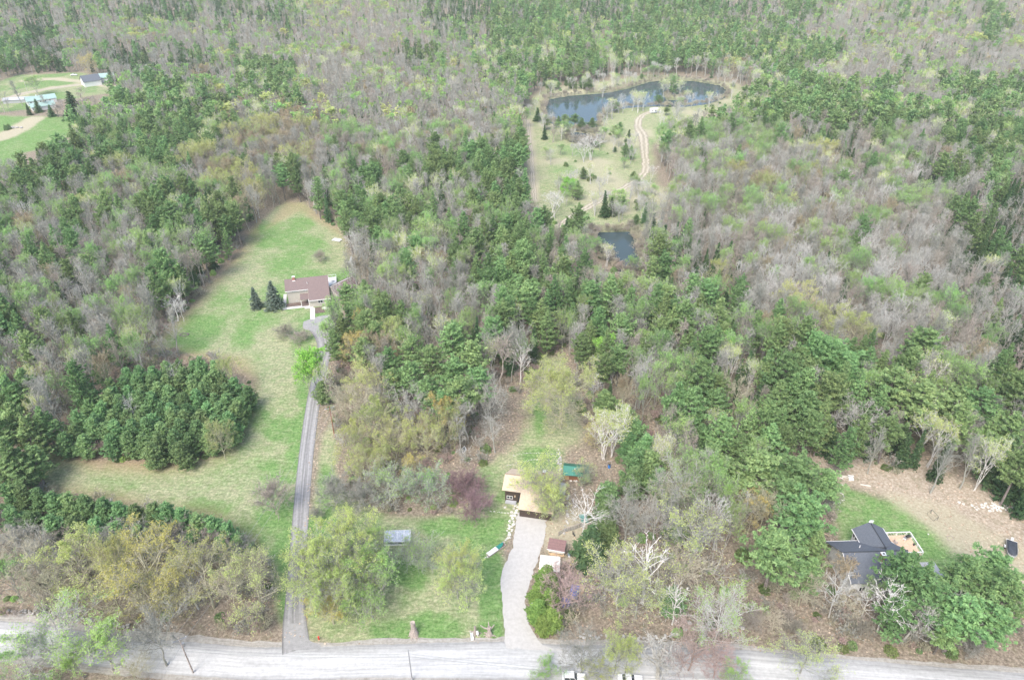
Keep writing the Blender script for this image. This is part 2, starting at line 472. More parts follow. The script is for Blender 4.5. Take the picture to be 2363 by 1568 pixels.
for pts, w in [([(1218, 278), (1224, 340), (1228, 400), (1233, 462)], 1.2), ([(-60, 240), (0, 232), (60, 216), (120, 203), (200, 193)], 3.0), ([(60, 186), (130, 182), (200, 190), (260, 200)], 3), ([(-60, 335), (0, 318), (40, 300), (78, 275)], 5.0)]:
    d = ldist(GX, GY, PL(pts)) + wob * 3
    dirt = np.maximum(dirt, 1 - sstep(d, w, w + 2.0))
dirt = np.maximum(dirt, (1 - sstep(sdist(GX, GY, PL([(1265, 1180), (1290, 1180), (1350, 1190), (1350, 1290), (1270, 1300), (1255, 1250)])) * -1 + wob * 3, 0, 2)) * .8)
for pp in (POND1, POND2, POND3, ISLE):
    pa_ = np.array(pp); q_ = (np.abs(GX - pa_[:, 0].mean()) < 90) & (np.abs(GY - pa_[:, 1].mean()) < 70)
    dd_ = np.full(GX.shape, 99.0); dd_[q_] = sdist(GX[q_], GY[q_], pp)
    dirt = np.maximum(dirt, np.exp(-((dd_ + .5) / 2.0) ** 2) * (.25 + .6 * wob))
dirt = np.maximum(dirt, pondland * sstep(fbm(GX, GY, 22, 55, 4), .45, .70) * .75)
# needles: orange-brown rim under pines along the meadow
fd = sdist(GX, GY, FIELD)
needle = np.exp(-((fd - 0.5) / 3.2) ** 2) * (0.35 + fbm(GX, GY, 10, 31, 2)) * (PU < 600)
needle = np.clip(needle * .55 + sstep(sdist(GX, GY, PL([(655, 462), (700, 465), (800, 530), (800, 560), (690, 490), (600, 540)])), -1, 3) * .45, 0, 1)
bright = zone(PL([(1870, 1045), (2100, 1055), (2300, 1140), (2380, 1200), (2380, 1290), (2200, 1180), (2040, 1140), (1900, 1105)]), 2, 5)

gm = bpy.data.meshes.new("ground")
V = np.stack([GX, GY, land_h(GX, GY)], -1).reshape(-1, 3)
idx = np.arange(nr * nc).reshape(nr, nc)
Fq = np.stack([idx[:-1, :-1], idx[:-1, 1:], idx[1:, 1:], idx[1:, :-1]], -1).reshape(-1, 4)
def fill_mesh(me, V, F):
    me.vertices.add(len(V)); me.vertices.foreach_set('co', np.ascontiguousarray(V, dtype=np.float32).ravel())
    me.loops.add(F.size); me.loops.foreach_set('vertex_index', np.ascontiguousarray(F, dtype=np.int32).ravel())
    me.polygons.add(len(F)); me.polygons.foreach_set('loop_start', np.arange(0, F.size, 4, dtype=np.int32))
    try: me.polygons.foreach_set('loop_total', np.full(len(F), 4, dtype=np.int32))
    except Exception: pass
    me.update(calc_edges=True)
fill_mesh(gm, V, Fq)
gm.polygons.foreach_set('use_smooth', [True] * len(gm.polygons))
for nm, arr in (('grass', grass), ('lush', lush), ('dirt', dirt), ('needle', needle), ('bright', bright)):
    a = gm.attributes.new(nm, 'FLOAT', 'POINT'); a.data.foreach_set('value', arr.astype(np.float32).ravel())

def ground_mat():
    m, nt, out = new_mat("ground")
    L = nt.links.new
    b = N(nt, "ShaderNodeBsdfDiffuse")
    geo = N(nt, "ShaderNodeNewGeometry")
    def noise(s, d=5.0, r=0.6):
        n = N(nt, "ShaderNodeTexNoise", i_Scale=s, i_Detail=d, i_Roughness=r); L(geo.outputs['Position'], n.inputs['Vector']); return n.outputs[0]
    A = {k: N(nt, "ShaderNodeAttribute", attribute_name=k).outputs['Fac'] for k in ('grass', 'lush', 'dirt', 'needle', 'bright')}
    n1, n2, n3, n4 = noise(0.12), noise(1.6, 6, .75), noise(5.0, 4, .8), noise(0.45, 5, .7)
    # leaf litter on the forest floor
    lit = ramp(nt, [(0.32, (0.12, 0.10, 0.075)), (0.5, (0.26, 0.215, 0.165)), (0.68, (0.46, 0.395, 0.315))]); L(n2, lit.inputs[0])
    lit2 = ramp(nt, [(0.32, (0.23, 0.185, 0.135)), (0.5, (0.40, 0.335, 0.26)), (0.68, (0.60, 0.53, 0.435))]); L(n2, lit2.inputs[0])
    litter = mixc(nt, A['bright'], lit.outputs[0], lit2.outputs[0])
    moss = ramp(nt, [(0.52, 0.0), (0.68, 0.55)]); L(n4, moss.inputs[0])
    litter = mixc(nt, moss.outputs[0], litter, (0.17, 0.17, 0.09))
    # grass: straw to lush
    straw = ramp(nt, [(0.32, (0.18, 0.22, 0.11)), (0.5, (0.33, 0.34, 0.20)), (0.68, (0.54, 0.51, 0.35))]); L(n2, straw.inputs[0])
    green = ramp(nt, [(0.32, (0.08, 0.16, 0.045)), (0.5, (0.16, 0.28, 0.09)), (0.7, (0.29, 0.41, 0.18))]); L(n2, green.inputs[0])
    add = N(nt, "ShaderNodeMath", operation='ADD'); L(A['lush'], add.inputs[0])
    mr = N(nt, "ShaderNodeMapRange", i_1=0.3, i_2=0.7, i_3=-0.45, i_4=0.45); L(n4, mr.inputs[0]); L(mr.outputs[0], add.inputs[1]); add.use_clamp = True
    gr = mixc(nt, add.outputs[0], straw.outputs[0], green.outputs[0])
    fine = ramp(nt, [(0.3, 0.72), (0.7, 1.2)]); L(n3, fine.inputs[0])
    gr = mixc(nt, 0.8, gr, fine.outputs[0], 'MULTIPLY')
    smp = N(nt, "ShaderNodeMapping"); smp.inputs['Scale'].default_value = (.35, 1.5, 1); smp.inputs['Rotation'].default_value = (0, 0, .5); L(geo.outputs['Position'], smp.inputs[0])
    sno = N(nt, "ShaderNodeTexNoise", i_Scale=1.0, i_Detail=6.0, i_Roughness=.7); L(smp.outputs[0], sno.inputs['Vector'])
    sr_ = ramp(nt, [(0.35, 0.74), (0.65, 1.22)]); L(sno.outputs[0], sr_.inputs[0])
    gr = mixc(nt, 0.9, gr, sr_.outputs[0], 'MULTIPLY')
    c = mixc(nt, A['grass'], litter, gr)
    nd = ramp(nt, [(0.3, (0.25, 0.18, 0.10)), (0.7, (0.42, 0.32, 0.20))]); L(n2, nd.inputs[0])
    c = mixc(nt, A['needle'], c, nd.outputs[0])
    dr = ramp(nt, [(0.3, (0.33, 0.295, 0.20)), (0.7, (0.52, 0.475, 0.35))]); L(n2, dr.inputs[0])
    c = mixc(nt, A['dirt'], c, dr.outputs[0])
    L(c, b.inputs[0])
    bp = N(nt, "ShaderNodeBump", i_Strength=0.5, i_Distance=0.4); L(n2, bp.inputs['Height']); L(bp.outputs[0], b.inputs['Normal'])
    L(b.outputs[0], out.inputs[0])
    return m
gm.materials.append(ground_mat())
go = bpy.data.objects.new("ground", gm); COL.objects.link(go)
tag(go, kind='structure')

# ------------------------------------------------------------------ water
def water_mat():
    m, nt, out = new_mat("pond_water")
    L = nt.links.new
    b = N(nt, "ShaderNodeBsdfPrincipled"); b.inputs['Base Color'].default_value = (0.055, 0.080, 0.085, 1); b.inputs['Roughness'].default_value = 0.03; b.inputs['IOR'].default_value = 1.33
    geo = N(nt, "ShaderNodeNewGeometry"); mp = N(nt, "ShaderNodeMapping"); mp.inputs['Scale'].default_value = (0.6, 1.2, 1)
    no = N(nt, "ShaderNodeTexNoise", i_Scale=1.5, i_Detail=3.0); L(geo.outputs['Position'], mp.inputs[0]); L(mp.outputs[0], no.inputs['Vector'])
    bp = N(nt, "ShaderNodeBump", i_Strength=0.07, i_Distance=0.1); L(no.outputs[0], bp.inputs['Height']); L(bp.outputs[0], b.inputs['Normal'])
    L(b.outputs[0], out.inputs[0]); return m
WATER = water_mat()
for poly, nm in ((POND1, "pond_water"), (POND2, "pond_water"), (POND3, "pond_water")):
    pa = np.array(poly); c = pa.mean(0); pa = c + (pa - c) * 1.03
    mb = MB(); mb.add([(p[0], p[1], -0.45) for p in pa], [tuple(reversed(range(len(pa))))])
    o = mb.build(nm, WATER)
    if o.data.polygons[0].normal.z < 0: o.data.flip_normals()
    tag(o, kind='structure')

# ------------------------------------------------------------------ roads
def road_mat(name, base, dark, tracks=(), edge=None, scale=1.2):
    m, nt, out = new_mat(name)
    L = nt.links.new
    b = N(nt, "ShaderNodeBsdfDiffuse")
    geo = N(nt, "ShaderNodeNewGeometry"); at = N(nt, "ShaderNodeAttribute", attribute_name='across')
    no = N(nt, "ShaderNodeTexNoise", i_Scale=scale, i_Detail=7.0, i_Roughness=0.75); L(geo.outputs['Position'], no.inputs['Vector'])
    r = ramp(nt, [(0.3, dark), (0.62, base)]); L(no.outputs[0], r.inputs[0])
    c = r.outputs[0]
    al = N(nt, "ShaderNodeAttribute", attribute_name='along')
    cmb = N(nt, "ShaderNodeCombineXYZ")
    m1 = N(nt, "ShaderNodeMath", operation='MULTIPLY', i_1=14.0); L(at.outputs['Fac'], m1.inputs[0]); L(m1.outputs[0], cmb.inputs[0])
    m2 = N(nt, "ShaderNodeMath", operation='MULTIPLY', i_1=0.06); L(al.outputs['Fac'], m2.inputs[0]); L(m2.outputs[0], cmb.inputs[1])
    st = N(nt, "ShaderNodeTexNoise", i_Scale=1.0, i_Detail=4.0, i_Roughness=0.6); L(cmb.outputs[0], st.inputs['Vector'])
    sr = ramp(nt, [(0.35, 0.78), (0.62, 1.08)]); L(st.outputs[0], sr.inputs[0])
    c = mixc(nt, 1.0, c, sr.outputs[0], 'MULTIPLY')
    if tracks:
        stops = []
        for p, val in tracks: stops.append((p, val))
        tr = ramp(nt, stops, 'EASE'); L(at.outputs['Fac'], tr.inputs[0])
        c = mixc(nt, 1.0, c, tr.outputs[0], 'MULTIPLY')
    L(c, b.inputs[0]); L(b.outputs[0], out.inputs[0]); return m

def ribbon(name, left, right, mat, z=0.03, n=120, across=9, jitter=0.0):
    """a strip of road between two edge lines, with 'across' and 'along' stored for the material"""
    Lp = resample(path_smooth(left), n); Rp = resample(path_smooth(right), n)
    if jitter:
        Lp = Lp + rng.normal(0, jitter, Lp.shape); Rp = Rp + rng.normal(0, jitter, Rp.shape)
    t = np.linspace(0, 1, across)
    X = Lp[:, None, :] * (1 - t)[None, :, None] + Rp[:, None, :] * t[None, :, None]
    V = np.concatenate([X, np.full(X.shape[:2] + (1,), z)], -1)
    V[..., 2] += land_h(X[..., 0], X[..., 1]) * (np.abs(land_h(X[..., 0], X[..., 1])) > 2.5)
    ix = np.arange(n * across).reshape(n, across)
    F = np.stack([ix[:-1, :-1], ix[:-1, 1:], ix[1:, 1:], ix[1:, :-1]], -1).reshape(-1, 4)
    me = bpy.data.meshes.new(name); fill_mesh(me, V.reshape(-1, 3), F)
    me.materials.append(mat)
    s = np.concatenate([[0], np.cumsum(np.hypot(*(Lp[1:] - Lp[:-1]).T))])
    a = me.attributes.new('across', 'FLOAT', 'POINT'); a.data.foreach_set('value', np.tile(t, n).astype(np.float32))
    a = me.attributes.new('along', 'FLOAT', 'POINT'); a.data.foreach_set('value', np.repeat(s, across).astype(np.float32))
    me.update()
    if me.polygons[0].normal.z < 0: me.flip_normals()
    o = bpy.data.objects.new(name, me); COL.objects.link(o)
    tag(o, kind='structure'); return o

def center_ribbon(name, pts_px, widths, mat, z=0.03, n=120, jitter=0.0, world=False):
    c = np.array(path_smooth(pts_px if world else PL(pts_px)))
    c = resample(c, n)
    w = np.interp(np.linspace(0, 1, n), np.linspace(0, 1, len(widths)), widths) / 2
    d = np.gradient(c, axis=0); d /= np.hypot(d[:, 0], d[:, 1])[:, None]
    nrm = np.stack([-d[:, 1], d[:, 0]], 1)
    return ribbon(name, c + nrm * w[:, None], c - nrm * w[:, None], mat, z, n, 9, jitter)

ROADM = road_mat("road_gravel", (0.57, 0.57, 0.56), (0.44, 0.44, 0.43), [(0.0, 0.62), (0.14, 0.80), (0.3, 1.0), (0.9, 1.0), (1.0, .75)])
ribbon("road", PL(ROAD_TOP), PL(ROAD_BOT), ROADM, 0.030, 320, 15, 0.05)
VERGE = road_mat("road_verge_sand", (0.44, 0.42, 0.38), (0.26, 0.24, 0.21))
ribbon("road_verge", PL([(u, v - (17 if u < 640 else 10) - 3 * math.sin(u * .03)) for u, v in ROAD_TOP]), PL([(u, v + 8) for u, v in ROAD_TOP]), VERGE, 0.016, 260, 4, 0.12)
ribbon("road_verge", PL([(u, v - 8) for u, v in ROAD_BOT]), PL([(u, v + 16 + 4 * math.sin(u * .04)) for u, v in ROAD_BOT]), VERGE, 0.016, 260, 4, 0.12)
ASPH = road_mat("driveway_asphalt", (0.33, 0.325, 0.32), (0.24, 0.237, 0.233), [(0.0, 0.62), (0.08, 1.05), (0.28, 1.22), (0.42, .84), (0.5, 1.12), (0.58, .84), (0.75, 1.22), (0.93, 1.0), (1.0, .6)])
center_ribbon("driveway", DRIVE_L, DRIVE_LW, ASPH, 0.045, 160)
def flat_poly(name, pts, mat, z):
    mb = MB(); mb.add([(p[0], p[1], z) for p in pts], [tuple(range(len(pts)))])
    o = mb.build(name, mat)
    if o.data.polygons[0].normal.z < 0: o.data.flip_normals()
    tag(o, kind='structure'); return o
ASPH2 = road_mat("driveway_turnaround", (0.37, 0.367, 0.36), (0.27, 0.268, 0.265))
flat_poly("driveway", resample(path_smooth(LOT + LOT[:1]), 60)[:-1], ASPH2, 0.055)
GRAV = road_mat("gravel_drive", (0.53, 0.515, 0.49), (0.43, 0.415, 0.39))
flat_poly("driveway", resample(path_smooth(GRAVEL + GRAVEL[:1]), 120)[:-1] + rng.normal(0, .12, (119, 2)), GRAV, 0.040)
flat_poly("driveway", resample(path_smooth(PL([(659, 1497), (657, 1470), (659, 1440), (698, 1440), (704, 1462), (716, 1478), (742, 1490), (700, 1499), (659, 1497)])), 70)[:-1], ASPH2, 0.062)
DIRT = road_mat("track_dirt", (0.56, 0.50, 0.40), (0.36, 0.33, 0.24), [(0.0, .62), (0.25, 1.05), (0.5, .74), (0.75, 1.05), (1.0, .62)])
center_ribbon("dirt_track", [(1512, 257), (1490, 262), (1474, 275), (1472, 295), (1484, 315), (1486, 350), (1490, 378), (1484, 402), (1455, 425), (1410, 447), (1370, 470), (1320, 500), (1288, 522), (1266, 552)],
              [4.5, 4, 4.5, 5.8, 5.2, 4.4, 4.2, 4.2, 4, 3.8, 3.6, 3.4, 3.2], DIRT, 0.03, 160, .3)
center_ribbon("dirt_track", [(1218, 278), (1222, 320), (1226, 360), (1229, 410), (1234, 462)], [2.2, 2.2, 2.2, 2.2], DIRT, 0.03, 80, .2)
center_ribbon("dirt_track", [(-200, 275), (-60, 244), (0, 231), (60, 214), (130, 203), (200, 194)], [5, 5, 5, 5, 4], DIRT, 0.03, 80, .1)

# ------------------------------------------------------------------ tree shapes (numpy)
def unit(a):
    return a / (np.linalg.norm(a, axis=-1, keepdims=True) + 1e-9)

def quads(c, size, r, up=0.0, aspect=1.6):
    """leaf-sized faces with random tilt at points c"""
    n = len(c)
    nrm = r.normal(size=(n, 3)); nrm[:, 2] = np.abs(nrm[:, 2]) + up; nrm = unit(nrm)
    a = unit(np.cross(nrm, r.normal(size=(n, 3)))); b = np.cross(nrm, a)
    s = size * r.uniform(.7, 1.3, n)
    a = a * (s * .5 * aspect ** .5)[:, None]; b = b * (s * .5 / aspect ** .5)[:, None]
    return np.stack([c - a - b * .3, c - b, c + a + b * .2, c + b], 1).reshape(-1, 3)

def strips(p0, p1, w0, w1, r):
    """ribbons for twigs"""
    d = unit(p1 - p0); s = unit(np.cross(d, r.normal(size=d.shape)))
    w0 = np.broadcast_to(w0, (len(p0),))[:, None] / 2; w1 = np.broadcast_to(w1, (len(p0),))[:, None] / 2
    return np.stack([p0 - s * w0, p0 + s * w0, p1 + s * w1, p1 - s * w1], 1).reshape(-1, 3)

def tubes(p0, p1, r0, r1, n=4):
    """open n-sided tubes as quads"""
    m = len(p0)
    d = unit(p1 - p0); ref = np.where(np.abs(d[:, 2:3]) > .9, np.array([[1., 0, 0]]), np.array([[0, 0, 1.]]))
    s = unit(np.cross(d, ref)); t = np.cross(d, s)
    r0 = np.broadcast_to(r0, (m,)); r1 = np.broadcast_to(r1, (m,))
    out = []
    for i in range(n):
        a0, a1 = 2 * math.pi * i / n, 2 * math.pi * (i + 1) / n
        e0 = s * math.cos(a0) + t * math.sin(a0); e1 = s * math.cos(a1) + t * math.sin(a1)
        out.append(np.stack([p0 + e0 * r0[:, None], p0 + e1 * r0[:, None], p1 + e1 * r1[:, None], p1 + e0 * r1[:, None]], 1))
    return np.concatenate(out).reshape(-1, 3)

def crook(p0, d, ln, r, segs, amt, lift):
    """curved limbs: returns list of joint arrays"""
    pts = [p0]; cur = p0; dd = d.copy()
    for k in range(segs):
        dd = unit(dd + r.normal(size=dd.shape) * amt + np.array([0, 0, lift]))
        cur = cur + dd * (ln / segs)[:, None]
        pts.append(cur)
    return pts, dd

def pine_shape(H, R, seed, cb=0.3, nb=60, tuft=6, tsize=.55, dens=2.4, full=0.55, lift=.16, irregular=.35):
    r = np.random.default_rng(seed)
    leaf = []; tint = []; wood = []
    zt = np.linspace(0, 1, 6)[:, None]; lean = r.normal(0, .012 * H, (1, 2))
    tp = np.concatenate([lean * zt ** 1.5, zt * H * .98], 1)
    rad = np.linspace(.018, .004, 6) * H
    for i in range(5): wood.append(tubes(tp[i:i + 1], tp[i + 1:i + 2], rad[i], rad[i + 1], 6))
    zz = cb + (1 - cb) * (np.arange(nb) + r.uniform(0, 1, nb)) / nb
    for i in range(nb):
        t = (zz[i] - cb) / (1 - cb)
        prof = (1 - t) ** full * min(1, .55 + t * 3.0)
        L = R * prof * (1 + irregular * r.normal()) + .25
        L = max(.3, min(L, R * 1.25))
        az = i * 2.39996 + r.normal(0, .3)
        el = lift + .5 * t + r.normal(0, .08)
        d = np.array([math.cos(az) * math.cos(el), math.sin(az) * math.cos(el), math.sin(el)])
        base = np.array([lean[0, 0] * zz[i] ** 1.5, lean[0, 1] * zz[i] ** 1.5, zz[i] * H * .97])
        if L > 1: wood.append(strips(base[None], (base + d * L)[None], .012 * H * (1 - t) + .04, .02, r))
        n = max(2, int(L * dens))
        s = np.sort(r.uniform(.22, 1.0, n))
        side = np.array([-d[1], d[0], 0]); side /= np.linalg.norm(side) + 1e-9
        c = base + d * (s * L)[:, None] + side * (r.normal(0, .16, n) * L * (1.15 - s * .6))[:, None] + np.array([0, 0, 1]) * (r.normal(0, .10, n) + s * s * .10 * L)[:, None]
        k = tuft
        cc = np.repeat(c, k, 0) + r.normal(0, tsize * .42, (n * k, 3)) * np.array([1, 1, .6])
        leaf.append(quads(cc, tsize, r, .5, 2.8))
        tt = np.repeat(r.uniform(0, .75, n), k) + r.uniform(0, .25, n * k)
        tint.append(tt)
    # dead lower branches
    nd = 10
    for i in range(nd):
        z = r.uniform(cb * .35, cb) * H; az = r.uniform(0, 6.28); L = R * r.uniform(.2, .5)
        b = np.array([[0, 0, z]]); wood.append(strips(b, b + np.array([[math.cos(az) * L, math.sin(az) * L, -.1 * L]]), .07, .03, r))
    return np.concatenate(wood), np.concatenate(leaf), np.concatenate(tint)

def spruce_shape(H, R, seed, nb=70, tuft=4, tsize=.5, dens=3.0, full=.95, cb=.06):
    r = np.random.default_rng(seed)
    leaf = []; tint = []; wood = [tubes(np.array([[0., 0, 0]]), np.array([[0, 0, H * .96]]), .018 * H, .003 * H, 6)]
    zz = cb + (1 - cb) * ((np.arange(nb) + r.uniform(0, 1, nb)) / nb)
    for i in range(nb):
        t = (zz[i] - cb) / (1 - cb)
        L = R * (1 - t) ** full * r.uniform(.75, 1.1) + .12
        az = i * 2.39996 + r.normal(0, .2)
        el = -.22 + .5 * t + r.normal(0, .05)
        d = np.array([math.cos(az) * math.cos(el), math.sin(az) * math.cos(el), math.sin(el)])
        base = np.array([0, 0, zz[i] * H])
        n = max(2, int(L * dens)); s = r.uniform(.1, 1, n)
        side = np.array([-d[1], d[0], 0])
        c = base + d * (s * L)[:, None] + side * (r.normal(0, .13, n) * L)[:, None] - np.array([0, 0, 1]) * (s * .12 * L)[:, None]
        cc = np.repeat(c, tuft, 0) + r.normal(0, tsize * .35, (n * tuft, 3))
        leaf.append(quads(cc, tsize, r, .3, 2.2)); tint.append(np.repeat(r.uniform(0, .8, n), tuft) + r.uniform(0, .2, n * tuft))
    return np.concatenate(wood), np.concatenate(leaf), np.concatenate(tint)

def hardwood_shape(H, R, seed, stems=1, n1=8, n2=6, n3=6, n4=4, w3=.06, w4=.035, leaves=0, lsize=.22, low=.28, up=.10, spread=1.0, narrow=False, lean=0.02, outer=.45):
    r = np.random.default_rng(seed)
    wood = []; leaf = []; tint = []
    P1 = []; D1 = []; L1 = []
    for s in range(stems):
        off = r.normal(0, .25 if stems > 1 else 0, 3) * np.array([1, 1, 0])
        tilt = r.normal(0, (.13 if stems > 1 else lean), 2)
        top = H * (r.uniform(.78, .95) if stems > 1 else .86)
        zt = np.linspace(0, 1, 6)
        bx = off[0] + tilt[0] * H * zt ** 1.3 + np.concatenate([[0], r.normal(0, .012 * H, 5)]); by = off[1] + tilt[1] * H * zt ** 1.3 + np.concatenate([[0], r.normal(0, .012 * H, 5)])
        tp = np.stack([bx, by, zt * top], 1)
        tr = H * (.016 if stems == 1 else .009)
        rr = tr * (1 - zt * .85)
        wood.append(tubes(tp[:-1], tp[1:], rr[:-1], rr[1:], 6))
        k = n1 if stems == 1 else max(3, int(n1 / stems * 1.3))
        h = low + (1 - low) * np.sort(r.uniform(0, 1, k)) ** .9 * .95
        px = np.interp(h, zt, tp[:, 0]); py = np.interp(h, zt, tp[:, 1]); pz = h * top
        az = np.arange(k) * 2.4 + r.uniform(0, 6.28) + r.normal(0, .3, k)
        el = (.55 if not narrow else .95) + (h - low) * .6 + r.normal(0, .12, k)
        P1.append(np.stack([px, py, pz], 1))
        D1.append(np.stack([np.cos(az) * np.cos(el), np.sin(az) * np.cos(el), np.sin(el)], 1))
        q = (h - low) / (1 - low)
        ll = R * (1.15 - .55 * q ** 1.5) * spread
        room = (H - pz) * .95 / np.maximum(np.sin(el), .3) + .3
        L1.append(np.minimum(ll / np.maximum(np.cos(el), .35), np.maximum(room, .6)))
    P1 = np.concatenate(P1); D1 = np.concatenate(D1); L1 = np.concatenate(L1)
    pts, _ = crook(P1, D1, L1, r, 4, .13, .03)
    base_r = .0065 * H
    for i in range(4): wood.append(tubes(pts[i], pts[i + 1], base_r * (1 - i * .2), base_r * (.8 - i * .2) + .008, 4))
    def children(pts, L, n, ratio, smin, smax, spreadang, up):
        m = len(L); J = np.stack(pts, 0)            # joints x m x 3
        s = r.uniform(smin, smax, (m, n)) * (len(pts) - 1)
        i0 = np.clip(s.astype(int), 0, len(pts) - 2); f = (s - i0)[..., None]
        a = J[i0, np.arange(m)[:, None]]; b = J[i0 + 1, np.arange(m)[:, None]]
        p = a + (b - a) * f; d = unit(b - a)
        d = unit(d * .8 + r.normal(size=d.shape) * spreadang + np.array([0, 0, up]))
        ln = L[:, None] * ratio * r.uniform(.6, 1.2, (m, n)) * (1.15 - .5 * s / (len(pts) - 1))
        return p.reshape(-1, 3), d.reshape(-1, 3), ln.reshape(-1)
    p2, d2, l2 = children(pts, L1, n2, .55, .2, .98, .55, up)
    q2, _ = crook(p2, d2, l2, r, 3, .16, .04)
    for i in range(3): wood.append(tubes(q2[i], q2[i + 1], base_r * .38 * (1 - i * .25), base_r * .38 * (.75 - i * .25) + .004, 3))
    p3, d3, l3 = children(q2, l2, n3, .55, .15, 1.0, .55, up)
    q3, _ = crook(p3, d3, l3, r, 2, .2, .05)
    for i in range(2): wood.append(strips(q3[i], q3[i + 1], w3, w3 * .75, r))
    ends = [q3[-1], q3[1]]
    if n4:
        p4, d4, l4 = children(q3, l3, n4, .6, .1, 1.0, .5, up)
        e4 = p4 + d4 * l4[:, None]
        wood.append(strips(p4, e4, w4, w4 * .7, r)); ends.append(e4)
    if leaves:
        e = np.concatenate(ends)
        # buds sit at the twig ends, mostly towards the outside of the crown
        c = np.array([0, 0, H * .62]); rel = (e - c) / np.array([R, R, H * .42])
        wgt = np.clip(np.linalg.norm(rel, axis=1), .05, 1.4) ** (outer * 4)
        pick = r.choice(len(e), leaves, p=wgt / wgt.sum())
        pc = e[pick] + r.normal(0, .16, (leaves, 3))
        leaf.append(quads(pc, lsize, r, .3, 1.3))
        cl = vnoise(pc[:, 0] + 50, pc[:, 1] + pc[:, 2] * .7 + 50, 1.3, seed)
        tint.append(np.clip(cl * .8 + r.uniform(0, .3, leaves), 0, 1))
    W = np.concatenate(wood)
    if leaves: return W, np.concatenate(leaf), np.concatenate(tint)
    return W, None, None

def bush_shape(R, H, seed, n=700, size=.22):
    r = np.random.default_rng(seed)
    d = unit(r.normal(size=(n, 3))); d[:, 2] = np.abs(d[:, 2])
    k = .75 + .35 * vnoise(d[:, 0] * 3 + 9, d[:, 1] * 3 + d[:, 2] * 2 + 9, 1, seed)
    c = d * (r.uniform(.55, 1, n) ** .6 * k)[:, None] * np.array([R, R, H])
    p0 = np.zeros((30, 3)); p1 = c[:30] * .95
    return strips(p0, p1, .05, .02, r), quads(c, size, r, .2, 1.5), r.uniform(0, 1, n)

def mesh_parts(name, shape, wood_m, leaf_m, joined):
    W, Lf, tint = shape
    def mk(nm, V, mats, tint=None, mi=None):
        me = bpy.data.meshes.new(nm)
        F = np.arange(len(V)).reshape(-1, 4)
        fill_mesh(me, V, F)
        for m in mats: me.materials.append(m)
        if mi is not None: me.polygons.foreach_set('material_index', mi.astype(np.int32))
        if tint is not None:
            a = me.attributes.new('tint', 'FLOAT', 'FACE'); a.data.foreach_set('value', tint.astype(np.float32))
        me.update()
        return me
    if Lf is None:
        return mk(name, W, [wood_m]) if joined else (mk(name, W, [wood_m]), None)
    if joined:
        V = np.concatenate([W, Lf]); nw, nl = len(W) // 4, len(Lf) // 4
        return mk(name, V, [wood_m, leaf_m], np.concatenate([np.zeros(nw), tint]), np.concatenate([np.zeros(nw), np.ones(nl)]))
    return mk("trunk", W, [wood_m]), mk("crown", Lf, [leaf_m], tint)

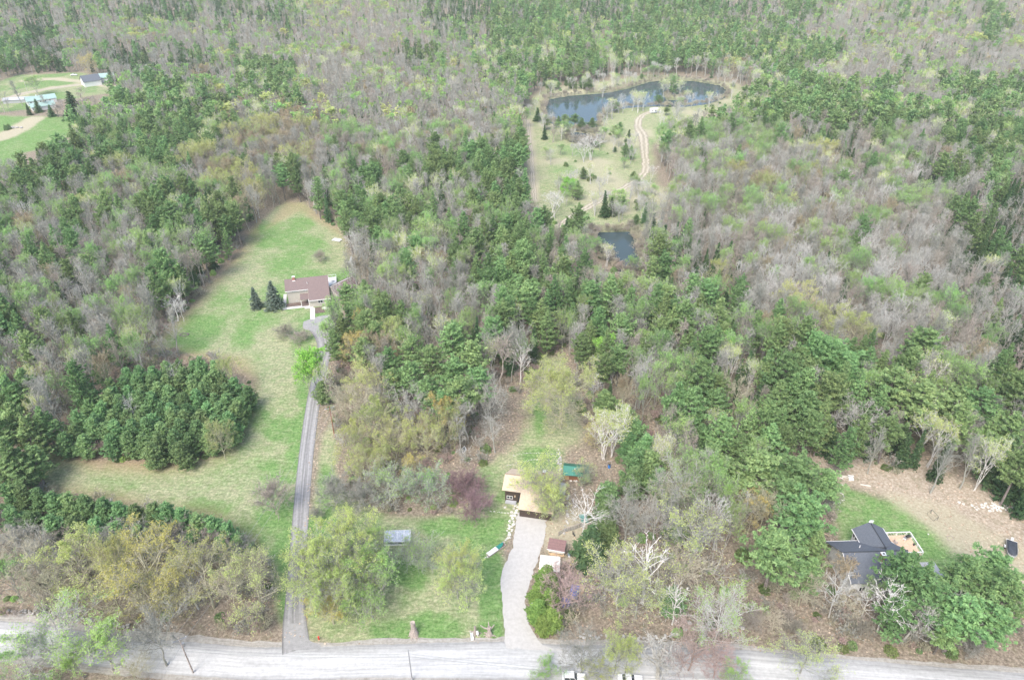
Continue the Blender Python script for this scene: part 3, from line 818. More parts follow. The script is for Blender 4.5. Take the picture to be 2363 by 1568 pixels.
# each entry: shape of unit size (H, R known) plus materials; meshes are made once and shared
SH = {}     # shape cache: key -> (H, R, shape)
def shp(key):
    if key in SH: return SH[key]
    k, i = key.rsplit('_', 1); i = int(i); s = 100 + i * 17
    if k == 'pine': v = (18, 4.6, pine_shape(18, 4.6, s, cb=(.2, .3, .4, .15, .45)[i % 5], nb=88, tuft=9, tsize=.38, dens=3.2, full=(.6, .8, .5, .95, .55)[i % 5], irregular=(.3, .25, .4, .2, .45)[i % 5]))
    elif k == 'tallpine': v = (20, 4.4, pine_shape(20, 4.4, s, cb=.46, nb=70, tuft=9, tsize=.38, dens=3.2, full=.65))
    elif k == 'fullpine': v = (10, 3.0, pine_shape(10, 3.0, s, cb=.06, nb=110, tuft=6, tsize=.33, dens=5.0, full=.62, irregular=.28, lift=.4))
    elif k == 'spruce': v = (12, 2.6, spruce_shape(12, 2.6, s, 110, 4, .42, 4.5))
    elif k == 'cedar': v = (8, 2.2, pine_shape(8, 2.2, s, cb=.03, nb=110, tuft=6, tsize=.36, dens=6, full=.5, irregular=.12, lift=.6))
    elif k == 'maple': v = (15, 6.2, hardwood_shape(15, 6.2, s, 1, 14, 8, 7, 5, .055, .04, low=.2))
    elif k == 'mapleleaf': v = (15, 6.2, hardwood_shape(15, 6.2, s, 1, 14, 8, 7, 5, .05, .035, leaves=8500, lsize=.19, low=.2, outer=.7))
    elif k == 'thinleaf': v = (14, 4.0, hardwood_shape(14, 4.0, s, 2, 12, 7, 6, 4, .05, .035, leaves=4500, lsize=.22, low=.3, narrow=True))
    elif k == 'denseleaf': v = (13, 4.0, hardwood_shape(13, 4.0, s, 1, 13, 8, 7, 4, .05, .035, leaves=7000, lsize=.30, low=.25, outer=.25))
    elif k == 'slim': v = (15, 2.2, hardwood_shape(15, 2.2, s, 1, 12, 6, 5, 3, .045, .035, low=.35, narrow=True, lean=.05))
    elif k == 'clump': v = (14, 2.8, hardwood_shape(14, 2.8, s, 4, 14, 5, 4, 3, .045, .03, low=.5, narrow=True))
    elif k == 'clumpleaf': v = (13, 3.2, hardwood_shape(13, 3.2, s, 4, 14, 6, 5, 3, .045, .03, leaves=2400, lsize=.19, low=.4, narrow=True))
    elif k == 'snag': v = (14, 4.0, hardwood_shape(14, 4.0, s, 1, 13, 5, 4, 0, .07, .05, low=.3, outer=.2))
    elif k == 'apple': v = (6, 3.9, hardwood_shape(6, 3.9, s, 3, 18, 9, 8, 5, .05, .04, low=.15, up=.12))
    elif k == 'appleleaf': v = (6, 3.9, hardwood_shape(6, 3.9, s, 3, 18, 9, 8, 5, .05, .04, leaves=1500, lsize=.16, low=.15, up=.12))
    elif k == 'thinmaple': v = (15, 6.2, hardwood_shape(15, 6.2, s, 1, 15, 8, 7, 5, .05, .035, leaves=4200, lsize=.18, low=.22, outer=.9))
    elif k == 'brush': v = (1.0, 1.0, hardwood_shape(1.0, 1.0, s, 1, 12, 6, 4, 0, .05, .03, low=.05, up=.2))
    elif k == 'dome': v = (6, 3.7, hardwood_shape(6, 3.7, s, 1, 26, 9, 7, 4, .045, .035, low=.08, up=.14))
    elif k == 'domeleaf': v = (6, 3.7, hardwood_shape(6, 3.7, s, 1, 24, 9, 7, 4, .045, .035, leaves=2200, lsize=.15, low=.08, up=.14))
    elif k == 'bush': v = (1.6, 1.4, bush_shape(1.4, 1.6, s))
    elif k == 'farpine': v = (17, 4.3, pine_shape(17, 4.3, s, cb=.25, nb=34, tuft=4, tsize=1.05, dens=1.5))
    elif k == 'farspruce': v = (13, 2.3, spruce_shape(13, 2.3, s, 34, 3, .9, 2.0))
    elif k == 'farbare': v = (14, 2.1, hardwood_shape(14, 2.1, s, 1, 9, 5, 4, 2, .09, .07, low=.32, narrow=True, lean=.05))
    elif k == 'farleaf': v = (14, 3.4, hardwood_shape(14, 3.4, s, 1, 8, 5, 4, 0, .11, .08, leaves=420, lsize=.65, low=.35, narrow=True))
    SH[key] = v
    return v

# species: shape family, number of variants, wood, leaf, kind name, label words, category, height range
SPEC = {
 'pine':    ('pine', 5, BARKP, PINE, 'pine_tree', 'green white pine', 'pine tree', (15, 21)),
 'tallpine':('tallpine', 3, BARKP, PINE, 'pine_tree', 'tall bare-trunked pine', 'pine tree', (18, 22)),
 'youngpine':('fullpine', 4, BARKP, PINEB, 'pine_tree', 'full blue-green pine', 'pine tree', (8, 12)),
 'spruce':  ('spruce', 3, BARKP, SPRUCE, 'spruce_tree', 'dark pointed spruce', 'spruce tree', (9, 15)),
 'bluespruce':('spruce', 3, BARKP, BLUESPR, 'spruce_tree', 'grey-blue pointed spruce', 'spruce tree', (9, 12)),
 'cedar':   ('cedar', 2, BARKP, CEDAR, 'cedar_tree', 'yellow-green cedar', 'cedar tree', (6, 8)),
 'bare':    ('slim', 4, TWIG_G, None, 'bare_tree', 'slim bare grey tree', 'bare tree', (13, 17)),
 'mauve':   ('slim', 4, TWIG_M, None, 'bare_tree', 'slim mauve-brown tree', 'bare tree', (12, 16)),
 'baremaple':('maple', 3, TWIG_G, None, 'bare_tree', 'broad bare grey maple', 'bare tree', (12, 16)),
 'tanmaple':('maple', 3, TWIG_T, None, 'bare_tree', 'broad bare tan maple', 'bare tree', (11, 15)),
 'redmaple':('maple', 3, TWIG_R, None, 'bare_tree', 'broad bare pinkish maple', 'bare tree', (10, 13)),
 'greymaple':('snag', 3, TWIG_W, None, 'bare_tree', 'white-limbed bare tree', 'bare tree', (10, 15)),
 'stems':   ('clump', 4, TWIG_W, None, 'bare_tree', 'clump of pale stems', 'bare tree', (11, 15)),
 'birch':   ('clumpleaf', 3, BIRCH, YELLOW, 'birch_tree', 'thin-leaved white birch', 'birch tree', (11, 15)),
 'barebirch':('snag', 3, BIRCH, None, 'birch_tree', 'bare white birch', 'birch tree', (10, 14)),
 'olive':   ('mapleleaf', 4, TWIG_T, OLIVE, 'leafing_tree', 'olive-budding maple', 'leafing tree', (12, 16)),
 'gold':    ('mapleleaf', 4, TWIG_T, GOLD, 'leafing_tree', 'golden-budding maple', 'leafing tree', (12, 16)),
 'lime':    ('thinleaf', 3, TWIG_G, LIME, 'leafing_tree', 'lime green tree', 'leafing tree', (11, 15)),
 'bright':  ('denseleaf', 2, TWIG_G, BRIGHT, 'leafing_tree', 'vivid lime-green tree', 'leafing tree', (12, 15)),
 'yellow':  ('mapleleaf', 4, TWIG_G, YELLOW, 'leafing_tree', 'yellow-green maple', 'leafing tree', (11, 15)),
 'olivethin':('thinmaple', 4, TWIG_T, OLIVE, 'leafing_tree', 'olive-budding maple', 'leafing tree', (12, 16)),
 'goldthin':('thinmaple', 4, TWIG_T, GOLD, 'leafing_tree', 'golden-budding maple', 'leafing tree', (12, 16)),
 'limethin':('thinmaple', 4, TWIG_W, LIME, 'leafing_tree', 'thinly leafed pale-green tree', 'leafing tree', (12, 16)),
 'yellowthin':('thinmaple', 4, TWIG_G, YELLOW, 'leafing_tree', 'yellow-green maple', 'leafing tree', (12, 16)),
 'limemaple':('mapleleaf', 4, TWIG_G, LIME, 'leafing_tree', 'broad pale-green maple', 'leafing tree', (11, 15)),
 'tanleaf': ('thinleaf', 3, TWIG_T, TAN, 'leafing_tree', 'rusty budding tree', 'leafing tree', (11, 14)),
 'apple':   ('dome', 3, TWIG_G, None, 'apple_tree', 'bare grey apple tree', 'apple tree', (5, 7)),
 'greenapple':('domeleaf', 3, TWIG_GG, LIME, 'apple_tree', 'grey-green apple tree', 'apple tree', (5, 7)),
 'purple':  ('dome', 3, TWIG_P, None, 'crabapple_tree', 'purple crabapple', 'crabapple tree', (5, 6)),
 'mauveshrub':('dome', 3, TWIG_M, None, 'bare_shrub', 'leafless mauve-brown shrub', 'shrub', (2, 9)),
 'greyshrub':('dome', 3, TWIG_G, None, 'bare_shrub', 'leafless grey shrub', 'shrub', (2, 7)),
 'bush':    ('bush', 3, TWIG_T, BUSH, 'green_bush', 'small green bush', 'bush', (1, 2)),
 'pinebush':('bush', 3, TWIG_T, PINE, 'green_bush', 'dark evergreen bush', 'bush', (.6, 2.5)),
}
MESH = {}
def tree_mesh(sp, i, joined):
    fam, nv, wm, lm = SPEC[sp][:4]
    i = i % nv
    key = (fam, wm.name, lm.name if lm else '', i, joined)
    if key not in MESH:
        H, R, s = shp('%s_%d' % (fam, i))
        MESH[key] = (H, R, mesh_parts(SPEC[sp][4], s, wm, lm, joined))
    return MESH[key]

TREES = []       # every single tree: dict(sp, x, y, H, W, rz, hero)
def add_tree(sp, x, y, H, Wd, hero=False, note=None):
    TREES.append(dict(sp=sp, x=float(x), y=float(y), H=H, W=Wd, hero=hero, note=note))

def T(sp, u, v, H, Wd, note=None):
    """a tree whose top is seen at (u, v): its foot is H metres below that sight point"""
    x, y = P(u, v, H * .97)
    add_tree(sp, x, y, H, Wd, True, note)

# ------------------------------------------------------------------ single trees read off the photograph
HEROES = [
 # maples behind the stone wall at the road, left
 ('olive', 155, 1250, 15, 13), ('olive', 245, 1272, 13, 8), ('gold', 330, 1275, 15, 14), ('olivethin', 450, 1280, 16, 12), ('olivethin', 575, 1298, 14, 12), ('tanmaple', 20, 1268, 13, 10), ('baremaple', 78, 1262, 12, 8),
 ('goldthin', 385, 1325, 11, 9), ('tanmaple', 100, 1320, 10, 9), ('olivethin', 250, 1345, 10, 10), ('tanmaple', 520, 1335, 10, 8), ('tanmaple', 345, 1355, 9, 9), ('lime', 15, 1310, 10, 6), ('greymaple', 430, 1330, 10, 7),
 # grey shrubs behind them
 ('greyshrub', 40, 1232, 6, 8), ('mauveshrub', 95, 1240, 5, 7), ('greyshrub', 255, 1225, 6, 7), ('greyshrub', 300, 1232, 6, 8), ('mauveshrub', 395, 1228, 6, 9), ('mauveshrub', 480, 1236, 6, 9), ('greyshrub', 540, 1262, 5, 7), ('mauveshrub', 170, 1235, 5, 7),
 ('greyshrub', 425, 1250, 5, 6), ('greyshrub', 350, 1250, 5, 6), ('mauveshrub', 505, 1262, 4, 6),
 # row of young pines
 ('youngpine', 8, 1116, 9, 5.5), ('youngpine', 45, 1120, 9, 5.5), ('youngpine', 82, 1128, 9, 5.5), ('youngpine', 118, 1136, 9, 5.5), ('youngpine', 150, 1142, 9, 5.5), ('youngpine', 190, 1144, 9, 5.5), ('youngpine', 232, 1150, 9, 5.5), ('youngpine', 268, 1160, 8.5, 5.5),
 ('youngpine', 305, 1165, 9, 5.5), ('youngpine', 345, 1165, 9, 6), ('youngpine', 378, 1162, 9.5, 6), ('youngpine', 415, 1174, 9, 6), ('youngpine', 450, 1190, 9, 6), ('youngpine', 485, 1192, 9, 6), ('youngpine', 518, 1208, 8, 5.5), ('youngpine', 545, 1240, 6, 5),
 ('youngpine', 20, 1172, 8, 6), ('youngpine', 65, 1182, 8, 6), ('youngpine', 110, 1190, 8, 6), ('youngpine', 160, 1192, 8, 6), ('youngpine', 215, 1198, 7.5, 6), ('youngpine', 265, 1205, 7.5, 6), ('youngpine', 315, 1215, 7, 6), ('youngpine', 440, 1228, 7, 5.5), ('youngpine', 345, 1240, 5, 5), ('youngpine', 505, 1240, 7, 5),
 # left edge pines
 ('pine', 35, 850, 17, 9), ('pine', 5, 870, 17, 9), ('bare', 75, 875, 14, 6), ('pine', 15, 930, 18, 10), ('pine', 85, 940, 15, 8), ('pine', 45, 965, 16, 9), ('pine', 10, 1010, 17, 10), ('pine', 60, 1030, 12, 8), ('pine', 5, 1060, 13, 9), ('pine', -30, 960, 18, 11),
 # by the asphalt drive and the brown-roofed house
 ('bright', 716, 818, 14, 7), ('bright', 703, 850, 10, 5), ('youngpine', 740, 880, 8, 5.5), ('birch', 742, 850, 12, 4), ('bluespruce', 622, 652, 10, 7.5), ('bluespruce', 583, 664, 8, 5),
 ('pine', 765, 690, 15, 8), ('pine', 800, 655, 15, 8), ('pine', 838, 645, 13, 7), ('pine', 785, 725, 15, 8), ('pine', 770, 760, 13, 7), ('pine', 812, 700, 12, 7), ('greymaple', 775, 660, 9, 5), ('gold', 835, 725, 12, 6), ('gold', 815, 780, 11, 8),
 ('barebirch', 393, 680, 10, 7), ('barebirch', 412, 700, 7, 4), ('mauveshrub', 655, 757, 3.2, 5.2), ('mauveshrub', 690, 770, 3, 6), ('mauveshrub', 737, 585, 3.6, 4.2), ('mauveshrub', 622, 1128, 8, 7.0), ('greyshrub', 728, 1178, 3, 3),
 # orchard
 ('apple', 765, 1122, 6.5, 8), ('apple', 835, 1130, 6, 7), ('greenapple', 887, 1100, 7, 9), ('greenapple', 985, 1098, 7, 9), ('purple', 1072, 1108, 6, 8), ('purple', 1095, 1158, 6, 7.5), ('greenapple', 960, 1266, 5.5, 8.5),
 # road-side leafing cluster
 ('yellow', 745, 1248, 15, 12), ('yellow', 800, 1222, 16, 11), ('limemaple', 842, 1232, 14, 9), ('yellow', 700, 1285, 13, 9), ('yellow', 735, 1330, 11, 9), ('lime', 872, 1290, 11, 6), ('limemaple', 850, 1365, 8, 9), ('yellow', 790, 1330, 11, 10), ('limemaple', 830, 1300, 12, 9), ('gold', 760, 1395, 6, 7),
 ('yellow', 1050, 1282, 13, 7.5), ('yellow', 1075, 1310, 12, 9), ('yellow', 1247, 1088, 12, 10), ('yellow', 1268, 1118, 10, 7),
 ('yellow', 1275, 1150, 7, 5), ('olive', 1300, 870, 17, 15.5), ('olivethin', 1298, 885, 15, 13),
 # maples west of the tan-roofed house
 ('olive', 862, 945, 15, 13), ('olive', 812, 990, 12, 9), ('gold', 1005, 925, 14, 9), ('olive', 1035, 945, 13, 7), ('baremaple', 945, 920, 14, 10), ('tanmaple', 825, 895, 13, 11), ('tanmaple', 790, 905, 11, 8), ('baremaple', 1130, 892, 15, 8), ('baremaple', 1180, 768, 17, 9), ('mauve', 1155, 790, 16, 6), ('barebirch', 1200, 788, 15, 6),
 ('baremaple', 880, 895, 12, 8), ('olive', 905, 985, 11, 8), ('olive', 980, 985, 11, 7), ('bare', 1075, 925, 14, 5), ('bare', 1058, 960, 12, 4), ('bare', 1140, 960, 12, 4), ('olive', 845, 1050, 8, 8), ('gold', 950, 1060, 6, 6), ('limemaple', 1210, 790, 12, 7),
 # pine group in the middle
 ('tallpine', 838, 780, 17, 9), ('tallpine', 865, 740, 18, 8), ('pine', 925, 695, 16, 8), ('pine', 955, 700, 15, 7), ('tallpine', 950, 775, 19, 9), ('tallpine', 1000, 795, 19, 9), ('tallpine', 1045, 745, 19, 9), ('tallpine', 1090, 785, 19, 10), ('pine', 1050, 830, 17, 9), ('tallpine', 985, 870, 18, 9), ('tallpine', 1060, 870, 19, 10),
 ('tallpine', 1105, 850, 18, 9), ('pine', 1130, 735, 17, 8), ('pine', 1165, 700, 18, 9), ('pine', 1215, 655, 18, 11), ('pine', 1250, 690, 17, 9), ('pine', 1195, 640, 17, 9), ('tallpine', 950, 830, 18, 9), ('tallpine', 895, 800, 17, 8), ('tallpine', 1020, 900, 16, 8), ('lime', 935, 770, 14, 6),
 ('tallpine', 905, 850, 16, 7),
 # right of the clearing
 ('pine', 1362, 740, 14, 8), ('bright', 1403, 785, 11, 6), ('birch', 1415, 820, 10, 5), ('birch', 1385, 830, 10, 4), ('barebirch', 1372, 870, 11, 5), ('pine', 1320, 700, 13, 7),
 ('youngpine', 1400, 902, 10, 8), ('youngpine', 1442, 935, 10, 7), ('youngpine', 1470, 968, 11, 7), ('youngpine', 1492, 1005, 11, 7), ('youngpine', 1505, 1045, 12, 8), ('youngpine', 1475, 1040, 12, 8), ('youngpine', 1470, 1080, 10, 7), ('youngpine', 1525, 1085, 9, 6), ('youngpine', 1455, 1000, 9, 6),
 ('birch', 1420, 953, 14, 7), ('birch', 1400, 975, 12, 7), ('gold', 1375, 990, 6, 5), ('youngpine', 1403, 1113, 8, 7), ('youngpine', 1400, 1160, 8, 7), ('youngpine', 1408, 1200, 8, 6), ('youngpine', 1395, 1185, 7, 5), ('spruce', 1362, 1212, 11, 9),
 ('barebirch', 1350, 1148, 12, 8), ('baremaple', 1450, 1158, 13, 9), ('baremaple', 1515, 1178, 12, 8), ('limethin', 1580, 1088, 14, 11), ('tanmaple', 1560, 1120, 12, 9), ('limemaple', 1600, 1130, 11, 7), ('youngpine', 1565, 1205, 6, 6),
 ('yellowthin', 1610, 1213, 15, 15), ('yellowthin', 1438, 1298, 14, 12), ('barebirch', 1500, 1275, 15, 10), ('barebirch', 1565, 1365, 10, 6), ('redmaple', 1308, 1328, 11, 9.5), ('yellowthin', 1480, 1350, 10, 10), ('tanmaple', 1580, 1290, 11, 10), ('youngpine', 1555, 1360, 7, 6),
 ('cedar', 1262, 1310, 7.5, 5.5), ('cedar', 1245, 1345, 7, 5), ('cedar', 1240, 1385, 7, 5), ('cedar', 1255, 1425, 5, 4), ('cedar', 1268, 1365, 7, 5), ('cedar', 1275, 1410, 6, 5),
 ('youngpine', 1600, 945, 12, 8), ('youngpine', 1625, 985, 12, 8), ('youngpine', 1650, 1025, 12, 8), ('youngpine', 1680, 1060, 12, 8), ('youngpine', 1700, 1105, 10, 7), ('birch', 1655, 955, 12, 5), ('bare', 1590, 985, 12, 4), ('barebirch', 1555, 1000, 11, 4),
 ('pine', 1872, 1152, 17, 11), ('pine', 1800, 1240, 16, 12), ('pine', 1850, 1060, 17, 12), ('pine', 1785, 978, 17, 12), ('pine', 1760, 1050, 17, 12), ('pine', 1815, 1110, 15, 10), ('pine', 1895, 1215, 14, 7), ('pine', 1720, 1000, 15, 10), ('tanmaple', 1770, 1150, 12, 9), ('lime', 1692, 1185, 10, 5), ('gold', 1745, 1150, 11, 7),
 ('bush', 1720, 1265, 3, 4), ('tanmaple', 1865, 1330, 9, 8), ('pine', 1878, 1285, 12, 7), ('pine', 1920, 1090, 12, 8), ('gold', 1905, 1105, 5, 4),
 ('limethin', 1672, 1385, 15, 10), ('tallpine', 2105, 1278, 17, 9), ('pine', 2150, 1302, 15, 8), ('tallpine', 2172, 1350, 15, 10), ('tallpine', 2250, 1292, 16, 10), ('pine', 2312, 1282, 14, 9), ('tallpine', 2345, 1335, 17, 11), ('tallpine', 2240, 1388, 15, 10), ('pine', 2085, 1375, 12, 8), ('tallpine', 2310, 1405, 13, 9), ('pine', 2190, 1440, 9, 6), ('bare', 2215, 1400, 11, 5), ('bare', 2120, 1400, 11, 5), ('greymaple', 2280, 1440, 9, 6),
 ('greymaple', 1950, 1325, 13, 6), ('tanleaf', 1955, 1300, 7, 3.6), ('limemaple', 2050, 1342, 8, 6), ('barebirch', 2065, 1365, 12, 7), ('bare', 2150, 1395, 10, 6), ('greymaple', 2010, 1370, 7, 6), ('tanmaple', 1960, 1380, 6, 6),
 # the big pines and bare maples behind the right lawn
 ('baremaple', 1985, 950, 12, 13), ('tallpine', 2135, 885, 19, 15), ('tallpine', 2070, 850, 20, 12), ('baremaple', 2230, 965, 13, 9), ('tallpine', 2275, 895, 17, 11), ('pine', 2200, 900, 16, 10), ('pine', 1865, 900, 18, 14), ('pine', 1800, 880, 19, 12), ('spruce', 2345, 1010, 14, 10), ('pine', 1935, 790, 18, 13), ('pine', 2010, 800, 18, 11), ('tallpine', 2150, 760, 20, 12),
 ('pine', 2330, 950, 14, 9), ('spruce', 2355, 1085, 9, 8), ('tanmaple', 2180, 1000, 7, 7), ('tanmaple', 2270, 1010, 7, 8), ('spruce', 1925, 975, 10, 7), ('spruce', 2010, 1000, 7, 6), ('spruce', 2090, 985, 9, 7), ('tanmaple', 1700, 895, 12, 10), ('tanmaple', 1740, 960, 9, 8),
 # between road and the camera
 ('limethin', 105, 1442, 12, 14), ('lime', 220, 1468, 10, 9), ('baremaple', 348, 1452, 11, 11), ('baremaple', 1345, 1488, 9, 9), ('yellow', 1425, 1488, 9, 6), ('bare', 1530, 1500, 9, 8), ('redmaple', 1605, 1470, 10, 10), ('yellowthin', 1868, 1492, 8, 9), ('yellow', 1450, 1500, 7, 5), ('limemaple', 40, 1500, 9, 9), ('lime', 170, 1510, 7, 6), ('tanmaple', 300, 1540, 5, 7), ('limemaple', 1260, 1548, 4, 6), ('limemaple', 1700, 1545, 5, 5), ('yellow', 1380, 1540, 4, 5), ('redmaple', 1660, 1510, 7, 7),
 # bushes along the road, right
 ('bush', 1890, 1478, 1.4, 3.6), ('bush', 1948, 1490, 1.0, 2.4), ('bush', 2058, 1495, 1.1, 3), ('mauveshrub', 1830, 1440, 2.5, 4), ('tanmaple', 1790, 1425, 4, 5), ('mauveshrub', 1990, 1440, 3, 4), ('greyshrub', 2090, 1450, 3, 4), ('mauveshrub', 1740, 1420, 3, 5), ('bush', 2195, 1500, 1.0, 3), ('greyshrub', 2240, 1480, 3, 5),
 # meadow by the ponds
 ('pine', 1348, 385, 6, 6), ('youngpine', 1298, 565, 11, 5), ('youngpine', 1310, 600, 12, 5), ('youngpine', 1322, 638, 12, 5), ('youngpine', 1335, 672, 12, 5), ('youngpine', 1350, 708, 12, 5), ('youngpine', 1346, 640, 12, 5), ('youngpine', 1366, 675, 12, 5), ('spruce', 1380, 640, 13, 5), ('spruce', 1300, 620, 12, 5), ('youngpine', 1385, 720, 12, 5.5), ('youngpine', 1400, 755, 12, 5.5), ('yellowthin', 1352, 1070, 6, 4.5), ('greenapple', 1350, 1100, 3, 3.5), ('lime', 1378, 556, 7, 5), ('birch', 1402, 572, 8, 4), ('spruce', 1520, 515, 10, 4), ('spruce', 1535, 520, 9, 4), ('spruce', 1545, 575, 13, 5), ('spruce', 1556, 590, 12, 5), ('stems', 1500, 590, 10, 5), ('lime', 1465, 600, 8, 4), ('pinebush', 1306, 373, 2.5, 3), ('bright', 1315, 418, 7, 7), ('pine', 1335, 418, 9, 7), ('spruce', 1398, 442, 12, 5), ('spruce', 1412, 458, 8, 5), ('spruce', 1492, 470, 9, 4), ('bush', 1360, 408, 2, 3), ('lime', 1428, 445, 7, 8), ('lime', 1345, 500, 7, 6), ('lime', 1505, 430, 5, 5), ('pine', 1463, 395, 5, 5), ('pine', 1475, 412, 4, 4),
 ('pine', 1438, 452, 8, 6), ('spruce', 1308, 502, 8, 4), ('spruce', 1318, 505, 7, 3.5), ('pine', 1300, 520, 11, 7), ('pine', 1325, 530, 12, 8), ('spruce', 1240, 250, 8, 6), ('pine', 1262, 265, 9, 7), ('pine', 1328, 264, 9, 7), ('pine', 1343, 272, 8, 6), ('pine', 1366, 272, 8, 7), ('pine', 1288, 268, 7, 6), ('pine', 1303, 265, 8, 7), ('spruce', 1257, 290, 8, 4), ('pine', 1420, 235, 7, 6), ('pine', 1405, 238, 6, 5),
 ('pine', 1521, 213, 8, 7), ('lime', 1552, 172, 12, 6), ('pine', 1556, 175, 13, 8), ('birch', 1535, 185, 11, 5), ('birch', 1572, 190, 10, 5), ('birch', 1543, 190, 9, 5), ('birch', 1462, 215, 11, 5), ('birch', 1475, 220, 11, 5), ('birch', 1487, 216, 11, 5), ('pine', 1538, 248, 5, 5), ('birch', 1590, 205, 9, 4), ('birch', 1640, 215, 9, 4),
 ('pine', 1431, 282, 7, 6), ('pine', 1420, 290, 7, 6), ('spruce', 1452, 300, 7, 5), ('pine', 1443, 330, 9, 6), ('pine', 1458, 335, 8, 5), ('lime', 1430, 308, 8, 6), ('lime', 1396, 298, 8, 5), ('lime', 1300, 288, 8, 8), ('mauve', 1276, 292, 9, 5), ('stems', 1366, 322, 11, 9), ('stems', 1350, 335, 9, 7), ('mauveshrub', 1345, 318, 4, 14), ('mauveshrub', 1368, 322, 3, 10), ('stems', 1385, 410, 10, 5), ('stems', 1278, 455, 10, 8), 
 ('stems', 1258, 262, 10, 7), ('lime', 1213, 255, 10, 6), ('stems', 1415, 245, 8, 6), ('birch', 1392, 155 + 30, 11, 5), ('birch', 1272, 190, 10, 6),
 ('youngpine', 1360, 180, 8, 8), ('youngpine', 1345, 178, 8, 7), ('youngpine', 1320, 178, 8, 7), ('youngpine', 1283, 182, 7, 7),
 # far left farm
 ('spruce', 157, 214, 16, 15), ('bare', 32, 190, 15, 5), ('spruce', 80, 230, 8, 6), ('mauve', 140, 235, 10, 9), ('spruce', 112, 243, 7, 6), ('lime', 75, 183, 11, 12), ('gold', 200, 133, 12, 12), ('pinebush', 10, 287, 3.5, 3), ('pinebush', 16, 285, 3.5, 3), ('spruce', 178, 252, 7, 6), ('bright', 225, 250, 11, 12), ('bare', 100, 222, 8, 4), ('mauve', 125, 240, 8, 5), ('spruce', 60, 240, 7, 4),
 ('mauve', 180, 205, 8, 8),
]
rh = random.Random(3)
for h in HEROES:
    T(*h)
# plantation of young pines in the meadow
PLANT = [P(u, v, 10) for u, v in [(195, 905), (240, 860), (330, 822), (440, 812), (535, 822), (566, 868), (558, 945), (520, 1000), (430, 1010), (300, 1010), (215, 985), (150, 1000), (125, 985), (140, 940)]]
pa = np.array(PLANT); r2 = np.random.default_rng(11)
yy = pa[:, 1].min()
while yy < pa[:, 1].max():
    xx = pa[:, 0].min()
    while xx < pa[:, 0].max():
        x, y = xx + r2.normal(0, .5), yy + r2.normal(0, .5)
        if sdist(x, y, PLANT) > 0:
            k = r2.random()
            if k < .93: add_tree('youngpine', x, y, r2.uniform(8.0, 9.8), r2.uniform(5.0, 6.2), True)
            elif k < .965: add_tree('olive', x, y, 11, 5, True)
            else: add_tree('greymaple', x, y, 11, 4, True)
        xx += 3.8
    yy += 3.8

# ------------------------------------------------------------------ the woods: what grows where, looked up at canopy height
MAP = """
kKkKkkKKKkKkKkgGGGGkKKKPPPPKKPPPPPKKkPkGGkPGkGPG
kKKkGGGgGGkGGkGGGGGGkkkppPppppPpppPpPkGGkGGGGGPG
PKKGkKKkKKGgGGgGGGkKkkgpppPPpPPpPPPPppPpGGGkGkGG
kP...kkgkOkPPPGGGGgkLGkppPPPppPPgGGgPPgGGGkGGkGG
G.....GPpPGPPPGkGGGGGGGGp......g..gppPPPpPGGPPPP
kG..LLPPPPPOGOOGGkGGGGGGg.gggggggpppPPPPppPPpPPP
...PPPPPPPOOOOOkGGGGGGGgPg...gggggpgpGKPKPpGPPPP
..PPPPPPOOOLOOOkOGGgPPPPPgggggggggkgGGGKkGkKGPPP
LPPPGOgGgGOOGPGpPPPPPPpPPggggggggkOOGGGkGGGKPGPK
LPpGLLGPPPPG..PpPPPPPPPPPggggggggkkgGGGkGGLLGkKK
pGGpGpLPPPPP..gPPPPPPPPPPPpggggkkkkGBGGBBGGkKKKK
PGGPGGLLLpPG....GPgPPPPPPPpppggkkkkGGBBLBBBGkKKK
GGPpPGGLPLPp....GGgPGPPPPPPpppgggKGGBBBLLBBBGKPK
pGGPGLGPPGp......GGGGGPPPPpkppppGGkGBBBkBBkBBGKK
GLGPGpgGp........pGGGGGGPPPPpPppkPPpGOBBBBBBGkKK
PGpLgGpG........ppOGPLpPPPPPPppppgPgpLGGBBBGGLkK
GpGGpLg..........OP...PP..P.PpLppPpPPpGGPGPGGOKk
ppOGg............LO......g..pPgLpPPPPPPPPPPgPGPG
ppOg.............O.......g...ggpPPPPPPPPPPPPPPpG
ppGg...........................ppPPPPPPPPPPPPPPG
...............................gppPPPPPPPPPPPPPK
...............................pgpPp........PPPK
...............................ggppp...........K
...............................ggpp.............
...............................g.g..............
................................................
................................................
................................................
................................................
................................................
................................................
................................................
""".strip().split('\n')
MAP = [(r + '.' * 48)[:48] for r in MAP]
MIX = {
 'G': [('bare', .40), ('mauve', .20), ('stems', .08), ('spruce', .04), ('lime', .18), ('tanleaf', .03), ('birch', .05), ('olive', .02)],
 'g': [('bare', .26), ('mauve', .14), ('stems', .08), ('lime', .30), ('pine', .08), ('tanleaf', .06), ('birch', .08)],
 'B': [('stems', .50), ('bare', .28), ('mauve', .13), ('spruce', .03), ('lime', .06)],
 'P': [('pine', .64), ('bare', .10), ('mauve', .05), ('lime', .11), ('birch', .06), ('spruce', .04)],
 'p': [('pine', .38), ('bare', .16), ('mauve', .07), ('lime', .23), ('birch', .10), ('spruce', .06)],
 'K': [('spruce', .62), ('pine', .12), ('bare', .16), ('mauve', .10)],
 'k': [('spruce', .22), ('bare', .32), ('mauve', .15), ('stems', .06), ('lime', .19), ('pine', .06)],
 'L': [('lime', .38), ('limemaple', .12), ('bare', .30), ('mauve', .12), ('pine', .08)],
 'O': [('olive', .26), ('limemaple', .12), ('tanleaf', .22), ('mauve', .22), ('bare', .18)],
 's': [('birch', .3), ('stems', .4), ('lime', .2), ('pine', .1)],
}
CUM = {k: ([a for a, _ in v], np.cumsum([b for _, b in v])) for k, v in MIX.items()}
